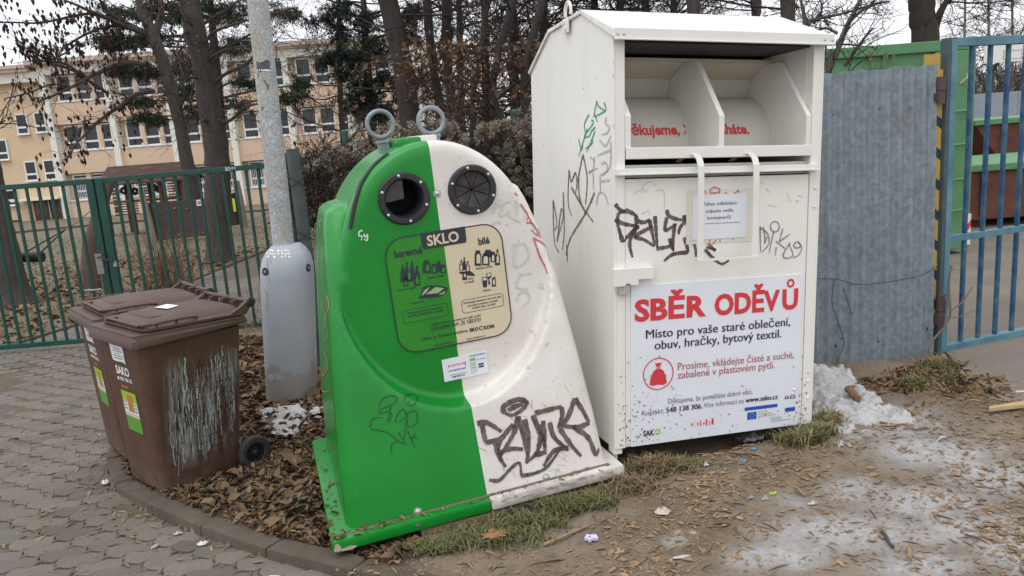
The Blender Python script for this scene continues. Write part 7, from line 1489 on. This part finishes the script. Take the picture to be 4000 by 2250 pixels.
# conifers
def conifer(name, label, path, Y, pads, mat, nn=1400, nl=.14, group=None, droop=.0):
    pts = [at(u, v, Y) for u, v, w_ in path]; rad = [w_ / 2 / FPX * Y for u, v, w_ in path]; base = pts[0].copy(); base.z = float(gz(base.x, Y)); t = thing(name, label, 'tree', tuple(base), (0, 0, 0), group); pts[0].z = base.z - .1; mb = MB(); mb.tube([p - base for p in smooth_line(pts, .8)], list(np.linspace(rad[0], rad[-1] * .5, len(smooth_line(pts, .8)))), 10); NP = []; TW = []
    for (u, v, ru, rv, dy) in pads:
        c_ = at(u, v, Y + dy); k = min(range(len(pts)), key=lambda i: abs(pts[i].z - c_.z - .3)); a = pts[k] + Vector((0, 0, .0)); a.z = c_.z - .15
        j = np.interp(a.z, sorted(p.z for p in pts), [p.x for p in sorted(pts, key=lambda p: p.z)]); a.x = float(j); mb.tube([a - base, a.lerp(c_, .5) - base + Vector((0, 0, .1)), c_ - base], [.05, .035, .015], 6)
        sx, sz = ru / FPX * Y, rv / FPX * Y; n1 = max(14, int(90 * sx * sz / .6)); S_ = np.array(c_ - base) + rng.normal(0, .42, (n1, 3)) * np.array([sx, sx * .8, sz * .75]); D_ = np.stack([rng.normal(0, 1, n1), rng.normal(0, .8, n1), rng.normal(.05 - droop, .3, n1)], 1); B_ = curves(S_, D_, rng.uniform(.3, .8, n1) * min(1, sx * 1.2 + .3), .35, droop * 2); TW.append(tri(B_, np.full(n1, .008), .5)); m_ = int(nn * max(.35, min(2.5, sx * sz / .55))); idx = rng.integers(0, n1, m_); tt = rng.uniform(0, 3.999, m_); kk = tt.astype(int); f = (tt - kk)[:, None]; NP.append(B_[idx, kk] * (1 - f) + B_[idx, kk + 1] * f)
    mb.build('trunk', M_bark2, t, smooth=True, fix=False); V, F = joinVF(TW); o = npmesh('branches', V, F, M_twig, t); o['kind'] = 'stuff'; P = np.concatenate(NP); leafcloud(P, nl, mat, 'needles', t, .16, .25 + droop)
    return t
conifer('pine_tree', 'dark green pine with flat foliage layers between the two big trunks', [(868, 830, 60), (858, 500, 56), (842, 250, 48), (822, 0, 40)], 31, [(480, 60, 160, 26, -1), (620, 20, 130, 28, 0), (420, 150, 70, 22, -1), (500, 165, 130, 34, -1), (570, 150, 90, 30, 0), (450, 190, 60, 18, -1), (480, 275, 90, 34, -1), (560, 285, 70, 32, 0), (520, 400, 60, 20, -1), (590, 395, 70, 26, -1), (560, 460, 70, 26, -1), (620, 470, 60, 24, -1), (720, 360, 60, 40, 0), (715, 260, 55, 40, 0), (760, 440, 55, 30, 0), (690, 60, 70, 50, 0), (930, 180, 70, 40, 0), (900, 60, 80, 50, 0), (960, 320, 60, 40, 0), (930, 410, 50, 30, 0), (1000, 20, 60, 30, 0), (1100, 60, 80, 40, 1), (1130, 380, 70, 40, -2), (1180, 330, 40, 26, -2), (800, 30, 60, 40, 0)], M_need, 3000, .17)
conifer('spruce_tree', 'nearly black spruce with drooping boughs left of the bell container rings', [(1452, 545, 44), (1440, 330, 44), (1425, 100, 38), (1415, -120, 30)], 25, [(1330, 200, 70, 40, -1), (1360, 270, 60, 45, -1), (1400, 330, 50, 40, -1), (1290, 215, 45, 22, -1), (1340, 120, 80, 40, 0), (1420, 60, 90, 50, 0), (1250, 60, 70, 36, 0), (1470, 160, 60, 60, 0), (1440, 380, 50, 40, -1), (1470, 430, 60, 40, -1), (1370, 400, 30, 40, -1), (1500, 300, 50, 60, -1), (1340, 20, 80, 40, 0), (1590, 50, 50, 60, 0), (1600, 130, 30, 30, 0), (1560, 360, 50, 60, 1), (1510, 440, 60, 50, 0), (1640, 300, 40, 50, 1), (1380, 200, 60, 40, -1), (1620, 30, 60, 40, 0)], M_need2, 3400, .15, droop=.35)
# dark trunks and brown-leaved thicket
tree('dark_tree', 'broad dark trunk between the spruce and the container rings', [(1612, 640, 92), (1602, 480, 84), (1590, 380, 78), (1572, 250, 74), (1545, 130, 74), (1515, 0, 74)], 15, (), 22, 'dark trees behind the mesh fence', M_bark2, .35, (1.0, 2.6), 6, 5, .7, 260, .08, leafband=(1.9, 4.0), limbr=.03, twr=.006)
tree('slim_tree', 'slim dark trunk right above the second lifting ring', [(1728, 640, 40), (1724, 470, 38), (1712, 380, 36), (1694, 260, 32), (1676, 120, 34), (1668, 0, 32)], 15.5, [([(1700, 300), (1690, 200), (1730, 150)], 10, -.5)], 18, 'dark trees behind the mesh fence', M_bark2, .35, (1.0, 2.4), 6, 5, .7, 420, .08, leafband=(1.7, 3.5), limbr=.028, twr=.006)
tree('slim_tree', 'slim dark trunk just right of the second lifting ring, twinned with its neighbour', [(1770, 640, 42), (1768, 470, 40), (1760, 360, 38), (1748, 260, 36), (1744, 130, 38), (1746, 0, 40)], 15.2, [([(1750, 190), (1765, 120), (1735, 60), (1710, 0)], 14, -.6), ([(1755, 110), (1790, 130), (1810, 190)], 12, -.6)], 18, 'dark trees behind the mesh fence', M_bark2, .35, (1.0, 2.4), 6, 5, .7, 420, .08, leafband=(1.6, 3.6), limbr=.028, twr=.006)
tree('brown_tree', 'thin trunk with brown dead leaves over the middle of the hedge', [(1850, 640, 24), (1848, 500, 24), (1843, 410, 22), (1860, 300, 20), (1880, 200, 22), (1895, 60, 24)], 14, (), 20, 'trees with clinging brown leaves', M_bark2, .3, (.9, 2.0), 6, 5, .65, 620, .10, leafband=(1.75, 3.4), limbr=.022, twr=.005)
tree('brown_tree', 'short leafy brown tree left of the clothes container roof edge', [(1955, 640, 56), (1950, 500, 54), (1935, 440, 48), (1925, 330, 30), (1950, 200, 26), (1990, 60, 30)], 13.5, [([(1935, 440), (1900, 420), (1890, 380)], 12, 0)], 24, 'trees with clinging brown leaves', M_bark2, .3, (.9, 2.0), 6, 5, .65, 800, .10, leafband=(1.75, 3.4), limbr=.022, twr=.005)
tree('brown_tree', 'brown tree with dense twigs close behind the container corner', [(2060, 640, 40), (2055, 450, 38), (2050, 300, 34), (2080, 150, 32), (2120, 0, 30)], 13, (), 24, 'trees with clinging brown leaves', M_bark2, .3, (.9, 2.0), 7, 5, .65, 600, .10, leafband=(1.6, 3.2), limbr=.024, twr=.005)
for k, (u, w_, Yt, lab_) in enumerate(((1330, 24, 30, 'thin bare trunk hidden among the spruce boughs'), (1800, 30, 22, 'bare wood tree right of the twin slim trunks'), (1900, 36, 24, 'bare wood tree behind the thin brown-leaved trunk'), (2010, 40, 20, 'bare wood tree above the right end of the hedge'), (2130, 44, 20, 'bare wood tree seen over the back slope of the container roof'), (2230, 40, 21, 'bare wood tree just left of the left lifting lug'), (2330, 36, 22, 'bare wood tree just right of the left lifting lug'), (2430, 38, 20, 'bare wood tree above the left quarter of the container roof ridge'), (2530, 36, 21, 'bare wood tree second right of the left lifting lug'), (2640, 34, 24, 'last bare tree of the wood before the open sky over the container'))):
    tree('wood_tree', lab_, [(u + 6, 620, w_), (u, 380, w_ * .9), (u - 4, 150, w_ * .8), (u - 10, -80, w_ * .65)], Yt, (), 34, 'bare trees of the wood behind', M_bark2, .22, (1.6, 3.6), 9, 6, 1.2, 180 if u < 2200 else 90, .12, limbr=.04, twr=.011, top=3, up=.3)
# right-hand trees against the sky
for u, w_, Yt, lab in ((2710, 50, 14, 'dark trunk above the middle of the container roof'), (2955, 38, 14.5, 'dark trunk behind the right lifting lug of the container'), (3078, 56, 13.5, 'dark trunk above the right slope of the container roof')):
    tree('bare_tree', lab, [(u + 8, 560, w_ * 1.15), (u, 60, w_), (u - 8, -60, w_ * .95), (u - 20, -300, w_ * .7)], Yt, (), 9, 'bare trees behind the container roof', M_bark, .45, (1.2, 3.0), 4, 3, .9, limbr=.03, twr=.007, top=2)
tree('bare_tree', 'big dark trunk with a side limb rising behind the green skip', [(3625, 500, 104), (3615, 170, 96), (3603, 90, 92), (3600, 0, 90), (3590, -200, 80)], 13.5, [([(3640, 140), (3668, 60), (3700, 0), (3745, -80)], 34, -.3), ([(3690, 20), (3720, -5), (3770, -40)], 14, -.3), ([(3700, 10), (3740, 8), (3830, 12), (3960, 0)], 6, -.3)], 4, 'bare trees behind the container roof', M_bark2, .6, (1.0, 2.5), 3, 2, .8, limbr=.025, twr=.006, top=2)
tree('sapling', 'crooked grey sapling sprouting between zinc fence and green skip', [(3215, 420, 22), (3238, 290, 20), (3260, 230, 20), (3285, 160, 22), (3310, 100, 20), (3330, 60, 16)], 6.6, [([(3150, 118), (3140, 60), (3128, 0)], 16, 0), ([(3215, 330), (3180, 200), (3152, 100), (3190, 75), (3260, 60), (3330, 42), (3400, 20), (3475, 5)], 12, 0), ([(3320, 80), (3370, 40), (3430, 10)], 12, 0), ([(3300, 260), (3340, 200), (3375, 150), (3408, 112)], 11, -.2), ([(3180, 90), (3210, 40), (3200, -20)], 8, .3), ([(3270, 130), (3220, 110), (3170, 140)], 8, .2), ([(3240, 280), (3222, 260), (3228, 180)], 7, .2)], 10, None, M_barkl, .2, (.35, .8), 5, 4, .32, limbr=.009, twr=.0035, top=.6, flare=1)
for k in range(5):
    tree('far_tree', ('first', 'second', 'third', 'fourth', 'fifth')[k] + ' far bare tree from the green skip, beyond the yard', [(3760 + k * 95, 470, 12), (3765 + k * 95, 250, 10), (3770 + k * 92, 20, 8), (3770 + k * 92, -100, 6)], 42 + k * 3, (), 30, 'far bare trees beyond the yard', pm('far_grey_bark', (.16, .14, .125), .9), .2, (1.0, 2.6), 6, 4, 1.2, limbr=.03, twr=.014, top=1)
bkp = []
N = 2600; S_ = np.stack([rng.uniform(14, 62, N), rng.uniform(48, 66, N), rng.uniform(.0, 1.5, N)], 1); B_ = curves(S_, np.stack([rng.normal(0, .5, N), rng.normal(0, .3, N), np.ones(N)], 1), rng.uniform(2.0, 4.2, N), .3); V, F = joinVF([tri(B_, np.full(N, .05), .3)] + [tri(curves(*side(B_, 4, .6)[:2], rng.uniform(.6, 1.6, N * 4), .4), np.full(N * 4, .02), .4)]); o = npmesh('thicket', V, F, island('far_thicket_browns', [(.10, .085, .075), (.15, .13, .115), (.08, .068, .06)], .9)); tag(o, 'brown-grey bare thicket on the bank far beyond the yard', kind='stuff')
N = 2200; S_ = np.stack([rng.uniform(-3, 22, N), rng.uniform(52, 66, N), rng.uniform(-1, 0, N)], 1); B_ = curves(S_, np.stack([rng.normal(0, .5, N), rng.normal(0, .3, N), np.ones(N)], 1), rng.uniform(2.0, 4.0, N), .3); V, F = tri(B_, np.full(N, .045), .3); o = npmesh('undergrowth', V, F, M_twig); tag(o, 'distant bare undergrowth behind the school end', kind='stuff')
# shrubs, creeper
ps = G(660, 1125); sh = thing('bare_shrub', 'low bare brown shrub in the leaves behind the gate', 'shrub', tuple(ps)); N = 90; S_ = np.zeros((N, 3)) + rng.normal(0, .16, (N, 3)) * np.array([1, 1, 0]); B_ = curves(S_, np.stack([rng.normal(0, .42, N), rng.normal(0, .42, N), np.ones(N)], 1), rng.uniform(.5, 1.15, N), .3); V, F = joinVF([tri(B_, np.full(N, .007), .4), tri(curves(*side(B_, 4, .5)[:2], rng.uniform(.15, .4, N * 4), .3), np.full(N * 4, .004), .5)]); o = npmesh('stems', V, F, island('shrub_browns', [(.17, .10, .06), (.24, .15, .09), (.12, .075, .05)], .8), sh); o['kind'] = 'stuff'
cpv = thing('creeper', 'dry old-man\'s-beard creeper with fluffy seed heads over the mesh fence', 'creeper', (-.5, YF, 1.0)); OB = np.array(cpv.location)
N = 4200; cx_ = rng.uniform(-2.15, 1.35, N); topf = lambda x: np.interp(x, [-2.2, -1.7, -1.2, -.7, -.2, .3, .8, 1.4], [1.62, 1.66, 1.64, 1.72, 1.70, 1.74, 1.76, 1.7]); lowf = lambda x: np.interp(x, [-2.2, -1.4, -1.2, 1.4], [.9, .85, .0, .0]); zt_ = topf(cx_); zb_ = lowf(cx_)
cz_ = zb_ + (zt_ - zb_) * rng.uniform(0, 1, N) ** .75; S_ = np.stack([cx_, YF + rng.normal(0, .07, N), cz_], 1) - OB; B_ = curves(S_, rng.normal(0, 1, (N, 3)) * np.array([1, .35, .8]), rng.uniform(.2, .7, N), .9, .25); V, F = joinVF([tri(B_, rng.uniform(.002, .006, N), .5), tri(curves(*side(B_, 3, .9)[:2], rng.uniform(.08, .3, N * 3), .8), np.full(N * 3, .0022), .5)]); o = npmesh('stems', V, F, M_twig, cpv); o['kind'] = 'stuff'
q = B_.reshape(-1, 3)[rng.integers(0, N * 5, 8000)] + rng.normal(0, .03, (8000, 3)); o = leafcloud(q, .055, island('creeper_leaf_browns', [(.055, .035, .028), (.09, .055, .04), (.13, .085, .055), (.045, .032, .028)], .85), 'dead_leaves', cpv, .55, .6)
fl = [(1505, 520, 40), (1560, 530, 40), (1540, 500, 30), (1455, 575, 40), (1420, 590, 40), (1380, 600, 40), (1345, 605, 35), (1310, 640, 40), (1340, 680, 40), (1290, 690, 30), (1330, 620, 40), (1480, 545, 35), (1620, 505, 40), (1700, 500, 30), (1755, 505, 30), (1745, 490, 25), (1790, 555, 35), (1830, 560, 35), (1868, 515, 40), (1910, 515, 40), (1930, 500, 30), (1970, 490, 30), (2000, 540, 50), (2030, 500, 45), (2060, 480, 45), (2075, 520, 40), (2010, 590, 45), (2040, 560, 40), (1985, 640, 40), (2060, 620, 45), (2000, 690, 40), (1960, 730, 35), (2040, 700, 40), (1320, 740, 35), (1345, 790, 30), (1290, 610, 35), (1250, 640, 30), (1960, 600, 30), (2065, 760, 40)]
Pf = []; 
for u, v, r_ in fl:
    c_ = np.array(at(u, v, YF - .12)) - OB
    for k in range(7):
        cc = c_ + rng.normal(0, .5, 3) * (r_ / FPX * YF) * np.array([1, .6, 1]); rad_ = .028; d = nrm(rng.normal(0, 1, (70, 3))); Pf.append(np.concatenate([np.repeat(cc[None], 70, 0) + d * rad_ * .35, d], 1))
Pf = np.concatenate(Pf); N = len(Pf); P0 = Pf[:, :3]; d = Pf[:, 3:]; s_ = nrm(np.cross(d, rng.normal(0, 1, (N, 3)))); L = rng.uniform(.018, .042, N)[:, None]; V = np.stack([P0 - s_ * .003, P0 + s_ * .003, P0 + d * L + s_ * .005, P0 + d * L - s_ * .002], 1).reshape(-1, 3); F = np.array([[0, 1, 2, 3]]) + (np.arange(N) * 4)[:, None]; o = npmesh('seed_fluff', V, F, island('fluff_beiges', [(.34, .30, .225), (.45, .40, .31), (.25, .215, .16), (.40, .355, .275)], .9), cpv); o['kind'] = 'stuff'
# brambles at the lamp post foot
N = 26; pb_ = G(1015, 1290); S_ = np.array([pb_.x, pb_.y, pb_.z]) + rng.normal(0, .09, (N, 3)) * np.array([1, 1, 0]); B_ = curves(S_, np.stack([rng.normal(-.1, .5, N), rng.normal(0, .5, N), np.ones(N)], 1), rng.uniform(.3, .7, N), .6, .4); V, F = tri(B_, np.full(N, .0035), .5); o = npmesh('bramble', V, F, island('bramble_browns', [(.12, .085, .055), (.2, .15, .1), (.08, .06, .045)], .8)); tag(o, 'small tangle of bare bramble stems beside the lamp post', 'bramble')
